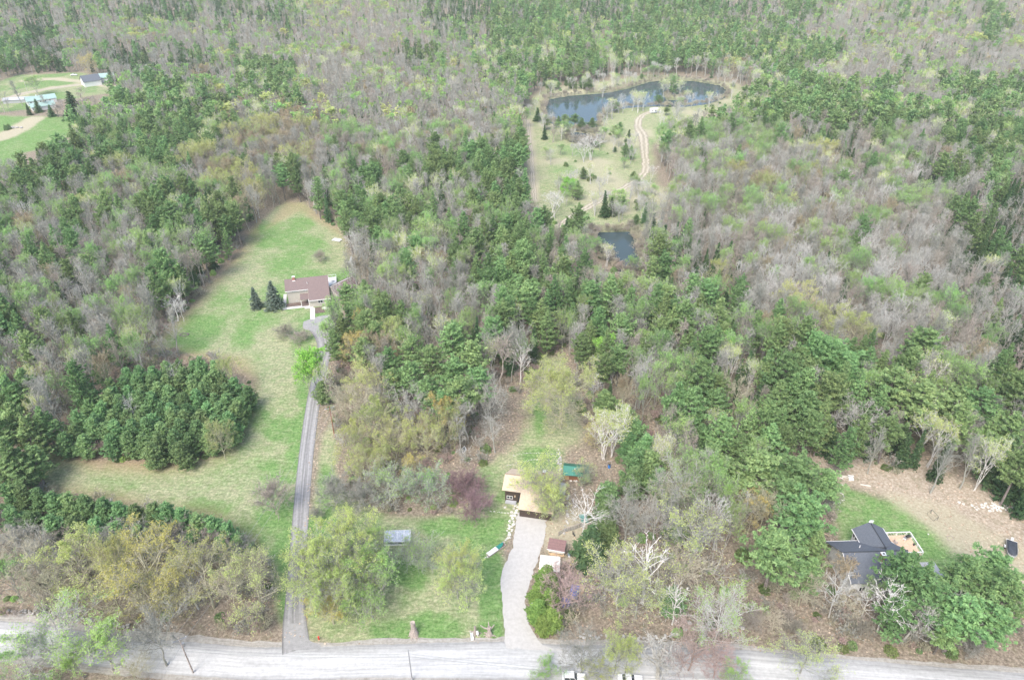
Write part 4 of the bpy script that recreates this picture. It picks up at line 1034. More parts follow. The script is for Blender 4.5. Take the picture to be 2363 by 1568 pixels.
SPACE = {'bare': 3.3, 'mauve': 3.3, 'stems': 3.6, 'pine': 5.2, 'spruce': 3.8, 'lime': 4.2, 'tanleaf': 4.0, 'birch': 4.0, 'olive': 7.0, 'limemaple': 6.5}
# loose growth on the dry land around the ponds
rp = np.random.default_rng(61)
q0 = np.array(PONDLAND); nn = 0
while nn < 170:
    x, y = rp.uniform(q0[:, 0].min(), q0[:, 0].max()), rp.uniform(q0[:, 1].min(), q0[:, 1].max())
    if sdist(x, y, PONDLAND) < 1 or max(sdist(x, y, POND1), sdist(x, y, POND2), sdist(x, y, POND3)) > -1.5: continue
    u_, v_ = project(x, y, 0)
    if min(float(ldist(x, y, PL([(1512, 257), (1474, 275), (1486, 350), (1484, 402), (1410, 447), (1320, 500), (1266, 552)]))), float(ldist(x, y, PL([(1218, 278), (1226, 360), (1234, 462)])))) < 6.5: continue
    dens = vnoise(x, y, 16, 71)
    if dens < .5 and rp.random() < .8: continue
    if v_ > 330 and v_ < 400 and u_ < 1400 and rp.random() < .7: continue
    k_ = rp.random()
    if k_ < .42: add_tree('stems', x, y, rp.uniform(6, 10), rp.uniform(2.5, 4.5), True)
    elif k_ < .56: add_tree('birch', x, y, rp.uniform(6, 10), rp.uniform(2.5, 4), True)
    elif k_ < .68: add_tree('lime', x, y, rp.uniform(5, 8), rp.uniform(3, 5), True)
    elif k_ < .78: add_tree('pine', x, y, rp.uniform(3, 8), rp.uniform(2.5, 5), True)
    else: add_tree('pinebush', x, y, rp.uniform(.8, 2), rp.uniform(1.2, 2.6), True)
    nn += 1
OPEN = [(FIELD, .5), (YARD, 1), (CLEAR, 0), (RLAWN, 1), (RTAN, 1), (PONDLAND, 3), (FARF, 1), (FARY, 1), (PLANT, 1)]
r3 = np.random.default_rng(5)
# jittered rows, spacing growing slowly with distance
cx, cy = [], []
y = 20.0
while y < 2500:
    sp = 3.5 if y < 420 else 3.5 + (y - 420) * .0036 + max(0, y - 1200) * .004
    half = .98 * y + 60
    xs = np.arange(-half, half, sp)
    xs = xs + r3.uniform(-.45, .45, len(xs)) * sp
    cx.append(xs); cy.append(y + r3.uniform(-.45, .45, len(xs)) * sp)
    y += sp * .9
cx = np.concatenate(cx); cy = np.concatenate(cy)
ch = land_h(cx, cy)
uu, vv = project(cx, cy, 9.0 + np.where(cy > 620, ch, 0))
wu = (fbm(cx, cy, 30, 41, 2) - .5) * 2
ci = np.clip(((uu + wu * 40) / 49.21), 0, 47).astype(int)
ri = ((vv + wu * 18) / 49.0).astype(int)
keep = (vv > -700) & (uu > -760) & (uu < 3120) & (vv < 2600)
ri = np.clip(ri, 0, 31)
chars = np.array([list(r) for r in MAP])[ri, ci]
bu, bv = project(cx, cy, 0.0); tu, tv = project(cx, cy, 17.0)
outside = ((uu > 2470) | (uu < -110)) & (chars == '.')
chars[outside] = 'g'
low = (tv > 1640) & (ldist(cx, cy, PL([((a[0] + b[0]) / 2, (a[1] + b[1]) / 2) for a, b in zip(ROAD_TOP[:1] + ROAD_TOP[2::2] + ROAD_TOP[-1:], ROAD_BOT[:1] + ROAD_BOT[2::2] + ROAD_BOT[-1:])])) > 9)
chars[low] = 'p'
chars[(bv > 1330) & ~low & ~((bu > 2700) & (bv < 1560))] = '.'
chars[(bu < -300) & (bv > 1100) & (bv < 1330)] = 'p'
keep &= chars != '.'
keep &= ldist(cx, cy, PL([((a[0] + b[0]) / 2, (a[1] + b[1]) / 2) for a, b in zip(ROAD_TOP[:1] + ROAD_TOP[2::2] + ROAD_TOP[-1:], ROAD_BOT[:1] + ROAD_BOT[2::2] + ROAD_BOT[-1:])])) > 8
for poly, mg in OPEN:
    paa = np.array(poly); bb = (cx > paa[:, 0].min() - 5) & (cx < paa[:, 0].max() + 5) & (cy > paa[:, 1].min() - 5) & (cy < paa[:, 1].max() + 5) & keep
    ii = np.where(bb)[0]
    keep[ii[sdist(cx[ii], cy[ii], poly) > -mg]] = False
hx = np.array([t['x'] for t in TREES]); hy = np.array([t['y'] for t in TREES]); hw = np.array([t['W'] for t in TREES])
# sight lines the photograph leaves open: ponds, meadows and yards are not hidden by the canopy before them
SEEN = [([(1252, 255), (1262, 225), (1320, 217), (1450, 200), (1500, 184), (1684, 205), (1672, 228), (1600, 250), (1405, 262), (1385, 296), (1280, 294)], .97), ([(1352, 536), (1380, 528), (1465, 526), (1486, 560), (1498, 650), (1440, 640), (1375, 600)], 1.0),
        ([(1240, 290), (1500, 250), (1700, 215), (1720, 240), (1530, 290), (1498, 330), (1495, 420), (1535, 450), (1480, 520), (1300, 540), (1260, 470)], .96), ([(600, 520), (700, 478), (790, 540), (805, 640), (650, 735), (560, 800), (520, 815), (380, 805), (500, 650)], 1.0),
        ([(0, 268), (185, 275), (120, 335), (0, 375)], 1.0), ([(0, 215), (45, 178), (250, 178), (250, 230), (150, 260), (0, 262)], .85), ([(590, 830), (720, 780), (690, 1400), (600, 1200), (80, 1110), (110, 1050), (500, 1070)], 1.0), ([(1240, 785), (1335, 810), (1345, 1040), (1190, 1040), (1240, 900)], .9),
        ([(1895, 1060), (2362, 1180), (2362, 1300), (1920, 1240)], 1.0), ([(1208, 280), (1240, 280), (1250, 468), (1216, 468)], 1.0)]
def seen_filter(u_, v_, kp, r_):
    for poly, pr in SEEN:
        q = sdist(u_, v_, poly) > 0
        kp &= ~(q & (r_.random(len(u_)) < pr))
for hh in (7.0, 13.0):
    u2, v2 = project(cx, cy, hh + np.where(cy > 620, ch, 0)); seen_filter(u2, v2, keep, r3)
ii = np.where(keep & (cy < 560))[0]
for i in ii:
    d = np.hypot(hx - cx[i], hy - cy[i]) - hw * .36
    if d.min() < 0: keep[i] = False
cx, cy, chars = cx[keep], cy[keep], chars[keep]
pick = r3.random(len(cx))
clump = fbm(cx, cy, 16, 77, 2)
pick = np.where(r3.random(len(cx)) < .45, pick, np.clip((clump - .25) * 2.0, 0, .999))       # neighbours tend to be alike
sps = []
for c, q in zip(chars, pick):
    names, cum = CUM[c]
    sps.append(names[min(int(np.searchsorted(cum, q)), len(names) - 1)])
order = np.argsort(cy)
cell = {}
MAPT = []
for i in order:
    s = sps[i]; x, y = cx[i], cy[i]
    need = SPACE[s] * (1 + max(0, y - 420) * .0010) * .82
    g = (int(x // 8), int(y // 8)); ok = True
    for a in (-1, 0, 1):
        for b in (-1, 0, 1):
            for (qx, qy, qn) in cell.get((g[0] + a, g[1] + b), ()):
                if (qx - x) ** 2 + (qy - y) ** 2 < ((need + qn) * .5) ** 2: ok = False; break
            if not ok: break
        if not ok: break
    if not ok: continue
    cell.setdefault(g, []).append((x, y, need))
    lo, hi = SPEC[s][7]
    H = r3.uniform(lo, hi) * (.9 if s == 'pine' and r3.random() < .3 else 1)
    if s == 'spruce': H = r3.uniform(8, 14)
    base = {'bare': .28, 'mauve': .28, 'stems': .36, 'pine': .45, 'spruce': .38, 'lime': .40, 'tanleaf': .38, 'birch': .38, 'olive': .75, 'limemaple': .75}[s]
    MAPT.append(dict(sp=s, x=float(x), y=float(y), H=H, W=H * base * r3.uniform(.75, 1.12), hero=False, note=None))
print('trees', len(TREES), 'map trees', len(MAPT))

# ------------------------------------------------------------------ trees into the scene
LAND = []       # landmarks used in the labels: (x, y, words)
def mark(words, u, v): LAND.append(P(u, v) + (words,))
mark("the brown-roofed house", 705, 690); mark("the tan-roofed house", 1225, 1120); mark("the dark-roofed house", 2040, 1270)
mark("the covered boat", 2330, 1265); mark("the camper trailer", 1510, 260); mark("the greenhouse", 918, 1250)
mark("the nearest dark pond", 1425, 590); mark("the big pond's left end", 1265, 260); mark("the big pond's right end", 1670, 215); mark("the little middle pond", 1345, 315)
mark("the pale farm building", 90, 240); mark("the farm shed with dark roof", 195, 190); mark("the blue tarp", 1340, 1370); mark("the green-roofed shed", 1325, 1090)
mark("the red-brown utility pole", 771, 1007); mark("the asphalt drive's mouth", 685, 1480); mark("the gravel drive's mouth", 1200, 1480)
mark("the small white shed", 808, 605); mark("the meadow's far tip", 680, 470); mark("the meadow's left corner", 50, 1110)
mark("the bend in the dirt track", 1480, 400); mark("the far left field", 100, 320); mark("the white-topped carport", 1267, 1300)
mark("the crossroad utility pole", 446, 1550); mark("the brown clearing's far end", 1290, 860)
mark("the photo's right edge", 2350, 800); mark("the photo's left edge", 10, 800); mark("the pale-stemmed thicket", 1900, 560)
mark("the photo's centre", 1181, 784); mark("the right lawn's far edge", 2100, 1060); mark("the photo's upper right edge", 2350, 420)
mark("the road's right end", 2340, 1540); mark("the road's left end", 10, 1470); mark("the upper left woods", 600, 350)
mark("the meadow's pine block", 350, 1050); mark("the upper right woods", 2000, 330)
LX = np.array([l[0] for l in LAND]); LY = np.array([l[1] for l in LAND])

ORD = {1: 'nearest', 2: 'second nearest', 3: 'third nearest', 4: 'fourth nearest', 5: 'fifth nearest', 6: 'sixth nearest', 7: 'seventh nearest', 8: 'eighth nearest', 9: 'ninth nearest', 10: 'tenth nearest'}
def ordinal(n):
    if n == 1: return 'nearest'
    s = 'th' if 10 <= n % 100 <= 20 else {1: 'st', 2: 'nd', 3: 'rd'}.get(n % 10, 'th')
    return '%d%s nearest' % (n, s)

GROUPS = {'pine_tree': 'pine trees of the woods and yards', 'spruce_tree': 'spruce trees of the woods and yards', 'cedar_tree': 'cedars along the gravel drive', 'bare_tree': 'leafless trees of the woods and yards',
          'birch_tree': 'white birches', 'leafing_tree': 'trees coming into leaf', 'apple_tree': 'apple trees of the orchard row', 'crabapple_tree': 'purple crabapples', 'bare_shrub': 'leafless shrubs', 'green_bush': 'small green bushes'}
LIMIT = 300
bykind = {}
for t in TREES + MAPT:
    bykind.setdefault(SPEC[t['sp']][4], []).append(t)
singles, rest = [], {}
for kind, ts in bykind.items():
    ts.sort(key=lambda t: (not t['hero'], math.hypot(t['y'], t['x'])))
    inview = []
    for t in ts:
        u, v = project(t['x'], t['y'], t['H'] * .6); t['in'] = (-30 < u < 2392) and (-30 < v < 1600)
        if t['in'] and len(inview) < LIMIT - 6: inview.append(t)
        else: rest.setdefault(kind, []).append(t)
    singles += inview
# labels: ranked by distance from the closest landmark, within the same look
ranks = {}
for t in singles:
    d = np.hypot(LX - t['x'], LY - t['y']); k = int(d.argmin()); t['lm'] = k; t['d'] = float(d[k])
    ranks.setdefault((k, SPEC[t['sp']][5]), []).append(t)
for (k, _), ts in ranks.items():
    ts.sort(key=lambda t: t['d'])
    lx, ly, words_ = LAND[k]
    for n, t in enumerate(ts, 1):
        dx, dy = t['x'] - lx, t['y'] - ly
        side = ('to its right' if dx > 0 else 'to its left') if abs(dx) > abs(dy) else ('beyond it' if dy > 0 else 'nearer the road')
        w = SPEC[t['sp']][5]
        t['label'] = (('%s nearest to %s, %s' % (w, words_, side)) if n == 1 else ('%s, %s to %s, %s' % (w, ordinal(n), words_, side)))

PROTO = {}
rt = random.Random(99)
for t in singles:
    sp = t['sp']; fam, nv, wm, lm, name, words_, cat, _ = SPEC[sp]
    i = rt.randrange(nv)
    dist = math.hypot(t['x'], t['y'])
    parts = dist < 200 and lm is not None
    H0, R0, data = tree_mesh(sp, i, not parts)
    sx = t['W'] / 2 / R0; sz = t['H'] / H0
    z = float(land_h(np.array([t['x']]), np.array([t['y']]))[0]) - .05
    rz = rt.uniform(0, 6.28)
    if parts:
        key = (sp, i)
        if key not in PROTO:
            o = bpy.data.objects.new(name, None); o.empty_display_size = 1
            a = bpy.data.objects.new("trunk", data[0]); b = bpy.data.objects.new("crown", data[1])
            for ob in (o, a, b): COL.objects.link(ob)
            a.parent = o; b.parent = o
            PROTO[key] = (o, a, b)
        else:
            po, pa_, pb = PROTO[key]
            o = po.copy(); a = pa_.copy(); b = pb.copy()
            for ob in (o, a, b): COL.objects.link(ob)
            a.parent = o; b.parent = o
    else:
        me = data if not isinstance(data, tuple) else data[0]
        o = bpy.data.objects.new(name, me); COL.objects.link(o)
    o.location = (t['x'], t['y'], z); o.rotation_euler = (rt.gauss(0, .02), rt.gauss(0, .02), rz); o.scale = (sx, sx, sz)
    tag(o, t['label'], cat, GROUPS[name])

# the rest of the woods: one object per kind, instanced
LOD = {'pine': ('farpine', 4, BARKP, PINE), 'tallpine': ('farpine', 4, BARKP, PINE), 'youngpine': ('farpine', 4, BARKP, PINEB), 'spruce': ('farspruce', 3, BARKP, SPRUCE), 'bluespruce': ('farspruce', 3, BARKP, BLUESPR),
       'bare': ('farbare', 4, TWIG_G, None), 'mauve': ('farbare', 4, TWIG_M, None), 'stems': ('farbare', 4, TWIG_W, None), 'birch': ('farleaf', 3, BIRCH, YELLOW), 'lime': ('farleaf', 3, TWIG_G, LIME), 'limemaple': ('farleaf', 3, TWIG_G, LIME),
       'olive': ('farleaf', 3, TWIG_T, OLIVE), 'tanleaf': ('farleaf', 3, TWIG_T, TAN), 'baremaple': ('farbare', 4, TWIG_G, None)}
def gn_tree(coll):
    ng = bpy.data.node_groups.new("scatter", 'GeometryNodeTree')
    ng.interface.new_socket(name="Geometry", in_out='INPUT', socket_type='NodeSocketGeometry')
    ng.interface.new_socket(name="Geometry", in_out='OUTPUT', socket_type='NodeSocketGeometry')
    n = ng.nodes; L = ng.links.new
    gi = n.new('NodeGroupInput'); g2 = n.new('NodeGroupOutput')
    ip = n.new('GeometryNodeInstanceOnPoints'); ci_ = n.new('GeometryNodeCollectionInfo')
    ci_.inputs['Collection'].default_value = coll; ci_.inputs['Separate Children'].default_value = True; ci_.inputs['Reset Children'].default_value = True
    m2p = n.new('GeometryNodeMeshToPoints')
    L(gi.outputs[0], m2p.inputs[0]); L(m2p.outputs[0], ip.inputs['Points'])
    L(ci_.outputs[0], ip.inputs['Instance']); ip.inputs['Pick Instance'].default_value = True
    def na(name, ty):
        a = n.new('GeometryNodeInputNamedAttribute'); a.data_type = ty; a.inputs[0].default_value = name; return a.outputs[0]
    L(na('idx', 'INT'), ip.inputs['Instance Index']); L(na('rot', 'FLOAT_VECTOR'), ip.inputs['Rotation']); L(na('scl', 'FLOAT_VECTOR'), ip.inputs['Scale'])
    L(ip.outputs[0], g2.inputs[0])
    return ng
STUFFNAME = {'pine_tree': 'pine_forest', 'spruce_tree': 'spruce_forest', 'bare_tree': 'leafless_forest', 'birch_tree': 'birch_forest', 'leafing_tree': 'leafing_forest'}
NEARLOD = 380
for kind, ts in rest.items():
    if kind not in STUFFNAME: continue
    coll = bpy.data.collections.new(kind + "_shapes")
    slots = {}; pts = []; idxs = []; rots = []; scls = []
    for t in ts:
        dist = t['y']
        if not t['in'] and t['hero']: continue
        sp = t['sp']
        near = dist < NEARLOD
        if near or sp not in LOD:
            fam, nv, wm, lm = SPEC[sp][:4]
        else: fam, nv, wm, lm = LOD[sp]
        i = rt.randrange(nv)
        key = (fam, wm.name, lm.name if lm else '', i)
        if key not in slots:
            H0, R0, s = shp('%s_%d' % (fam, i))
            mk = MESH.get(key + (True,))
            me = mk[2] if mk else mesh_parts(kind, s, wm, lm, True)
            MESH[key + (True,)] = (H0, R0, me)
            ob = bpy.data.objects.new("shape_%03d" % len(slots), me); coll.objects.link(ob)
            slots[key] = (len(slots), H0, R0)
        k, H0, R0 = slots[key]
        pts.append((t['x'], t['y'])); idxs.append(k); rots.append((rt.gauss(0, .03), rt.gauss(0, .03), rt.uniform(0, 6.28)))
        grow = 1.0 if t['y'] < 480 else .86
        sx = t['W'] / 2 / R0 * grow; scls.append((sx, sx, t['H'] * (.88 if t['y'] > 480 else 1) / H0))
    if not pts: continue
    pts = np.array(pts); V = np.concatenate([pts, (land_h(pts[:, 0], pts[:, 1]) - .05)[:, None]], 1)
    me = bpy.data.meshes.new(STUFFNAME[kind]); me.vertices.add(len(V)); me.vertices.foreach_set('co', V.astype(np.float32).ravel())
    a = me.attributes.new('idx', 'INT', 'POINT'); a.data.foreach_set('value', np.array(idxs, dtype=np.int32))
    a = me.attributes.new('rot', 'FLOAT_VECTOR', 'POINT'); a.data.foreach_set('vector', np.array(rots, dtype=np.float32).ravel())
    a = me.attributes.new('scl', 'FLOAT_VECTOR', 'POINT'); a.data.foreach_set('vector', np.array(scls, dtype=np.float32).ravel())
    o = bpy.data.objects.new(STUFFNAME[kind], me); COL.objects.link(o)
    tag(o, kind='stuff')
    md = o.modifiers.new("scatter", 'NODES'); md.node_group = gn_tree(coll)
    print(STUFFNAME[kind], len(V), 'instances', len(slots), 'shapes')
print('single trees', len(singles))

# ------------------------------------------------------------------ building and prop materials
WHITE = paint("white_paint", (0.78, 0.78, 0.76), .5, var=.05)
GLASS = paint("window_glass", (0.05, 0.06, 0.07), .08, var=.1)
ROOF_BROWN = striped("brown_shingles", (0.215, 0.160, 0.150), (0.155, 0.115, 0.110), 2.6, 'Y', .9, .16)
ROOF_TAN = striped("tan_shingles", (0.58, 0.47, 0.355), (0.45, 0.36, 0.27), 3.0, 'Y', .9, .14)
ROOF_DARK = striped("charcoal_shingles", (0.125, 0.14, 0.165), (0.10, 0.113, 0.135), 4.0, 'Y', .9, .2)
ROOF_DARKX = striped("charcoal_shingles_wing", (0.125, 0.14, 0.165), (0.10, 0.113, 0.135), 4.0, 'X', .9, .2)
RIDGE = paint("ridge_cap", (0.05, 0.055, 0.065), .9)
RIDGE_TAN = paint("ridge_cap_tan", (0.26, 0.19, 0.14), .9)
ROOF_GREEN = striped("green_metal_roof", (0.03, 0.20, 0.145), (0.02, 0.13, 0.095), 2.2, 'X', .35, .12, .2)
ROOF_PALE = striped("pale_green_metal_roof", (0.36, 0.50, 0.45), (0.27, 0.40, 0.36), 1.2, 'X', .45, .12, .1)
SIDING = striped("beige_siding", (0.50, 0.47, 0.41), (0.34, 0.32, 0.28), 5.0, 'Z', .7, .14)
SIDING_W = striped("white_siding", (0.74, 0.75, 0.74), (0.52, 0.53, 0.53), 5.0, 'Z', .6, .14)
WOODDARK = striped("dark_brown_boards", (0.075, 0.052, 0.04), (0.035, 0.025, 0.02), 4.0, 'X', .8, .12)
WOODRED = striped("red_brown_boards", (0.30, 0.14, 0.075), (0.14, 0.06, 0.035), 4.0, 'X', .8, .12)
TANBOARD = paint("tan_board", (0.55, 0.38, 0.22), .8)
RAW = paint("raw_lumber", (0.62, 0.48, 0.32), .8, var=.2, scale=5)
BRICK = striped("brick", (0.36, 0.13, 0.09), (0.42, 0.34, 0.30), 9.0, 'Z', .9, .16)
CONC = paint("concrete", (0.60, 0.59, 0.56), .9, var=.08, scale=2)
GREYSLAB = paint("grey_slab", (0.42, 0.43, 0.45), .8, var=.06)
STONE = paint("field_stone", (0.46, 0.44, 0.41), .95, var=.28, scale=1.6)
STONEP = paint("pale_stone", (0.62, 0.60, 0.55), .95, var=.22, scale=1.5)
MULCH = paint("mulch", (0.16, 0.12, 0.10), 1, var=.3, scale=4)
DECKW = striped("deck_boards", (0.66, 0.47, 0.33), (0.42, 0.29, 0.20), 6.5, 'X', .8, .1)
DECKWHITE = striped("white_deck_boards", (0.74, 0.74, 0.73), (0.5, 0.5, 0.5), 2.2, 'Y', .6, .08)
BLACKCLOTH = paint("black_boat_cover", (0.045, 0.052, 0.066), .75, var=.2, scale=1.2, bump=.4)
BLACK = paint("black_rubber", (0.03, 0.03, 0.032), .8)
STEEL = paint("galvanised_steel", (0.45, 0.46, 0.48), .4, .7)
TARPB = paint("blue_tarp", (0.10, 0.17, 0.55), .5, var=.2, scale=2.5, bump=.6)
TARPP = paint("faded_violet_tarp", (0.27, 0.24, 0.45), .6, var=.2, scale=2.5, bump=.6)
TARPG = paint("green_tarp", (0.02, 0.22, 0.17), .5, var=.15, scale=3, bump=.4)
TARPT = paint("teal_tarp", (0.18, 0.36, 0.32), .5, var=.15, scale=3, bump=.4)
POLEW = paint("weathered_pole", (0.20, 0.17, 0.15), .9, var=.2)
POLER = paint("red_brown_pole", (0.28, 0.12, 0.075), .9, var=.2)
BLUEB = paint("blue_plastic", (0.04, 0.20, 0.55), .4)
GREYB = paint("grey_blue_plastic", (0.20, 0.26, 0.31), .5)
YELP = paint("yellow_plastic", (0.75, 0.62, 0.06), .5)
REDP = paint("red_plastic", (0.62, 0.04, 0.03), .5)
WIRE = paint("wire", (0.30, 0.31, 0.31), .6)
CARW = paint("white_car_paint", (0.76, 0.78, 0.78), .25, var=.03)
GREENLT = paint("green_lid", (0.10, 0.30, 0.18), .5)
STUMPW = paint("weathered_stump", (0.40, 0.34, 0.30), .95, var=.28, scale=6, bump=.6)
CREAM = paint("cream_canopy", (0.78, 0.76, 0.68), .7, var=.03, scale=1)
PANEL_RED = striped("brown_roof_panels", (0.235, 0.135, 0.125), (0.12, 0.07, 0.065), 1.6, 'Y', .7, .07)

def clear_panel():
    m, nt, out = new_mat("greenhouse_panel")
    L = nt.links.new
    g = N(nt, "ShaderNodeBsdfGlossy"); g.inputs['Color'].default_value = (.85, .9, .95, 1); g.inputs['Roughness'].default_value = .12
    d = N(nt, "ShaderNodeBsdfDiffuse"); d.inputs[0].default_value = (.62, .66, .70, 1)
    t = N(nt, "ShaderNodeBsdfTransparent"); t.inputs[0].default_value = (.85, .9, .92, 1)
    tc = N(nt, "ShaderNodeTexCoord"); no = N(nt, "ShaderNodeTexNoise", i_Scale=1.2, i_Detail=4.0); L(tc.outputs['Object'], no.inputs['Vector'])
    r = ramp(nt, [(.35, .15), (.65, .65)]); L(no.outputs[0], r.inputs[0])
    m1 = N(nt, "ShaderNodeMixShader"); L(r.outputs[0], m1.inputs[0]); L(t.outputs[0], m1.inputs[1]); L(d.outputs[0], m1.inputs[2])
    m2 = N(nt, "ShaderNodeMixShader", i_0=.22); L(m1.outputs[0], m2.inputs[1]); L(g.outputs[0], m2.inputs[2]); L(m2.outputs[0], out.inputs[0]); return m
CLEARP = clear_panel()
def mesh_wire():
    m, nt, out = new_mat("wire_mesh")
    L = nt.links.new
    d = N(nt, "ShaderNodeBsdfDiffuse"); d.inputs[0].default_value = (.42, .42, .42, 1); t = N(nt, "ShaderNodeBsdfTransparent")
    x = N(nt, "ShaderNodeMixShader", i_0=.30); L(t.outputs[0], x.inputs[1]); L(d.outputs[0], x.inputs[2]); L(x.outputs[0], out.inputs[0]); return m
MESHW = mesh_wire()

def window(parent, x, y, z, w, h, face='-y', panes=2):
    """frame with its pane as a sub-part; (x, y, z) is the lower left corner on the wall seen from outside"""
    d = .06; f = .09
    fr = MB(); pn = MB()
    def B(mb, a0, a1, z0, z1, t0, t1):
        if face == '-y': mb.box(x + a0, y - t1, z + z0, x + a1, y - t0, z + z1)
        elif face == '+y': mb.box(x + a0, y + t0, z + z0, x + a1, y + t1, z + z1)
        elif face == '-x': mb.box(x - t1, y + a0, z + z0, x - t0, y + a1, z + z1)
        else: mb.box(x + t0, y + a0, z + z0, x + t1, y + a1, z + z1)
    B(fr, 0, w, 0, f, .003, d); B(fr, 0, w, h - f, h, .003, d); B(fr, 0, f, f, h - f, .003, d); B(fr, w - f, w, f, h - f, .003, d)
    for k in range(1, panes): B(fr, w * k / panes - .04, w * k / panes + .04, f, h - f, .003, d)
    o = fr.build("window", WHITE, parent)
    B(pn, f, w - f, f, h - f, .003, .03)
    pn.build("pane", GLASS, o)
    return o

def house(name, at, rz, label, cat='house', group=None):
    return empty(name, (at[0], at[1], 0.0), rz, label, cat, group)

# ---- the brown-roofed house on the meadow
A = house("house", (-75.7, 207.4), math.radians(13.5), "two-storey beige house with broad brown shingle roof at the meadow's edge")
m = MB()
m.prism([(0, 0), (8, 0), (8, 4.9), (4, 7.0), (0, 4.9)], 'x', 0, 6.9)                        # left block
m.prism([(-4.2, 0), (8, 0), (8, 4.9), (4, 7.0), (-4.2, 2.85)], 'x', 6.95, 13.4)             # right block under the long slope
m.build("wall", SIDING, A)
rf = MB()
rf.slab([(-.5, -.45, 4.88), (7.0, -.45, 4.88), (7.0, 4, 7.2), (-.5, 4, 7.2)], .16)
rf.slab([(7.0, -4.7, 2.78), (13.9, -4.7, 2.78), (13.9, 4, 7.2), (7.0, 4, 7.2)], .16)
rf.slab([(-.5, 4.003, 7.2), (13.9, 4.003, 7.2), (13.9, 8.5, 4.85), (-.5, 8.5, 4.85)], .16)
roof = rf.build("roof", ROOF_BROWN, A)
fa = MB(); fa.box(-.55, -.56, 4.70, 7.0, -.46, 4.90); fa.box(6.9, -4.82, 2.58, 13.95, -4.71, 2.80); fa.box(6.88, -4.7, 2.62, 6.985, -.46, 2.80); fa.build("fascia", WHITE, A)
c = MB(); c.box(2.2, 3.2, 6.2, 3.0, 4.0, 8.1); ch_ = c.build("chimney", BRICK, A); c = MB(); c.box(2.1, 3.0, 6.35, 3.1, 3.19, 6.9); c.box(2.14, 3.14, 8.103, 3.06, 4.06, 8.2); c.build("flashing", WHITE, ch_)
c = MB(); c.tube((6.9, 1.6, 5.9), (6.9, 1.6, 6.6), .09, .09); c.build("vent_pipe", WHITE, A)
pr = MB(); pr.slab([(4.1, -3.3, 2.75), (6.93, -3.3, 2.75), (6.93, -.02, 3.3), (4.1, -.02, 3.3)], .12); pr.build("porch_roof", ROOF_BROWN, A)
pp = MB(); pp.box(4.2, -3.2, .1, 4.34, -3.06, 2.62); pp.box(6.7, -3.2, .1, 6.84, -3.06, 2.62); pp.build("porch_post", WHITE, A)
pd = MB(); pd.box(4.2, -3.1, .0, 6.9, -.02, .35); pd.build("porch_floor", paint("porch_dark", (.16, .12, .11), .8), A)
for x, w in ((1.5, 1.5), (5.3, .9)): window(A, x, 0, 4.15, w, .5)
window(A, 2.4, 0, .45, .7, .4, panes=1); window(A, 9.8, -4.2, 1.2, 1.6, 1.2)
dk = MB(); dk.box(13.42, 4.6, .7, 16.2, 14.5, .85); dk.box(10.6, 8.05, .7, 13.41, 14.5, .85)
dkk = dk.build("deck", DECKWHITE, A)
rl = MB()
for (x0, y0, x1, y1) in ((16.2, 4.6, 16.2, 14.5), (10.6, 14.5, 16.2, 14.5), (13.5, 4.6, 16.2, 4.6)):
    rl.tube((x0, y0, 1.8), (x1, y1, 1.8), .06, .06, 5)
    n_ = int(max(abs(x1 - x0), abs(y1 - y0)) / 1.2)
    for k in range(n_ + 1): rl.tube((x0 + (x1 - x0) * k / n_, y0 + (y1 - y0) * k / n_, .8), (x0 + (x1 - x0) * k / n_, y0 + (y1 - y0) * k / n_, 1.8), .045, .045, 5)
rl.build("railing", WHITE, dkk)
tb = MB(); tb.tube((14.8, 11, .86), (14.8, 11, 1.55), .05, .05); tb.tube((14.8, 11, 1.55), (14.8, 11, 1.6), .6, .6, 12)
tag(tb.build("deck_table", WHITE, None, (-75.7, 207.4, 0), math.radians(13.5)), "round white table on the white deck of the brown-roofed house", "table")
# garage wing turned away to the right
W2 = empty("garage", (-62.6, 209.6, 0), math.radians(52), "beige garage wing with brown gable roof turned from the house", "garage")
m = MB(); m.prism([(-3.2, 0), (3.2, 0), (3.2, 2.9), (0, 4.5), (-3.2, 2.9)], 'x', 1.5, 11); m.build("wall", SIDING, W2)
m = MB(); m.slab([(1.2, -3.6, 2.85), (11.4, -3.6, 2.85), (11.4, 0, 4.65), (1.2, 0, 4.65)], .14); m.slab([(1.2, .003, 4.65), (11.4, .003, 4.65), (11.4, 3.6, 2.85), (1.2, 3.6, 2.85)], .14); m.build("roof", ROOF_BROWN, W2)
m = MB(); m.tube((1.2, 0, 4.69), (11.4, 0, 4.69), .1, .1, 6); m.build("ridge_cap", WHITE, W2)
# patio and walk of the house
def world_of(o, x, y):
    c_, s_ = math.cos(o.rotation_euler[2]), math.sin(o.rotation_euler[2])
    return (o.location[0] + c_ * x - s_ * y, o.location[1] + s_ * x + c_ * y)
m = MB(); m.box(-2.0, -3.9, 0, -.9, 7, .08); m.box(-.9, -3.9, 0, 9.4, -2.5, .08); m.box(5.2, -4.9, 0, 8.0, -3.9, .08); m.box(7.0, -12.4, 0, 8.5, -4.9, .08)
tag(m.build("patio", CONC, None, (A.location[0], A.location[1], .02), A.rotation_euler[2]), kind='structure')
m = MB(); m.box(-.85, -2.45, 0, 4.1, -.1, .12); m.box(8.6, -8.8, 0, 12.2, -4.95, .10); tag(m.build("garden_bed", MULCH, None, (A.location[0], A.location[1], .02), A.rotation_euler[2]), kind='structure')
m = MB(); m.add([(12.3 + 1.5 * math.cos(a * .5236), -5.8 + 1.1 * math.sin(a * .5236), .14) for a in range(12)], [tuple(range(12))]); tag(m.build("patio", CONC, None, (A.location[0], A.location[1], .02), A.rotation_euler[2]), kind='structure')

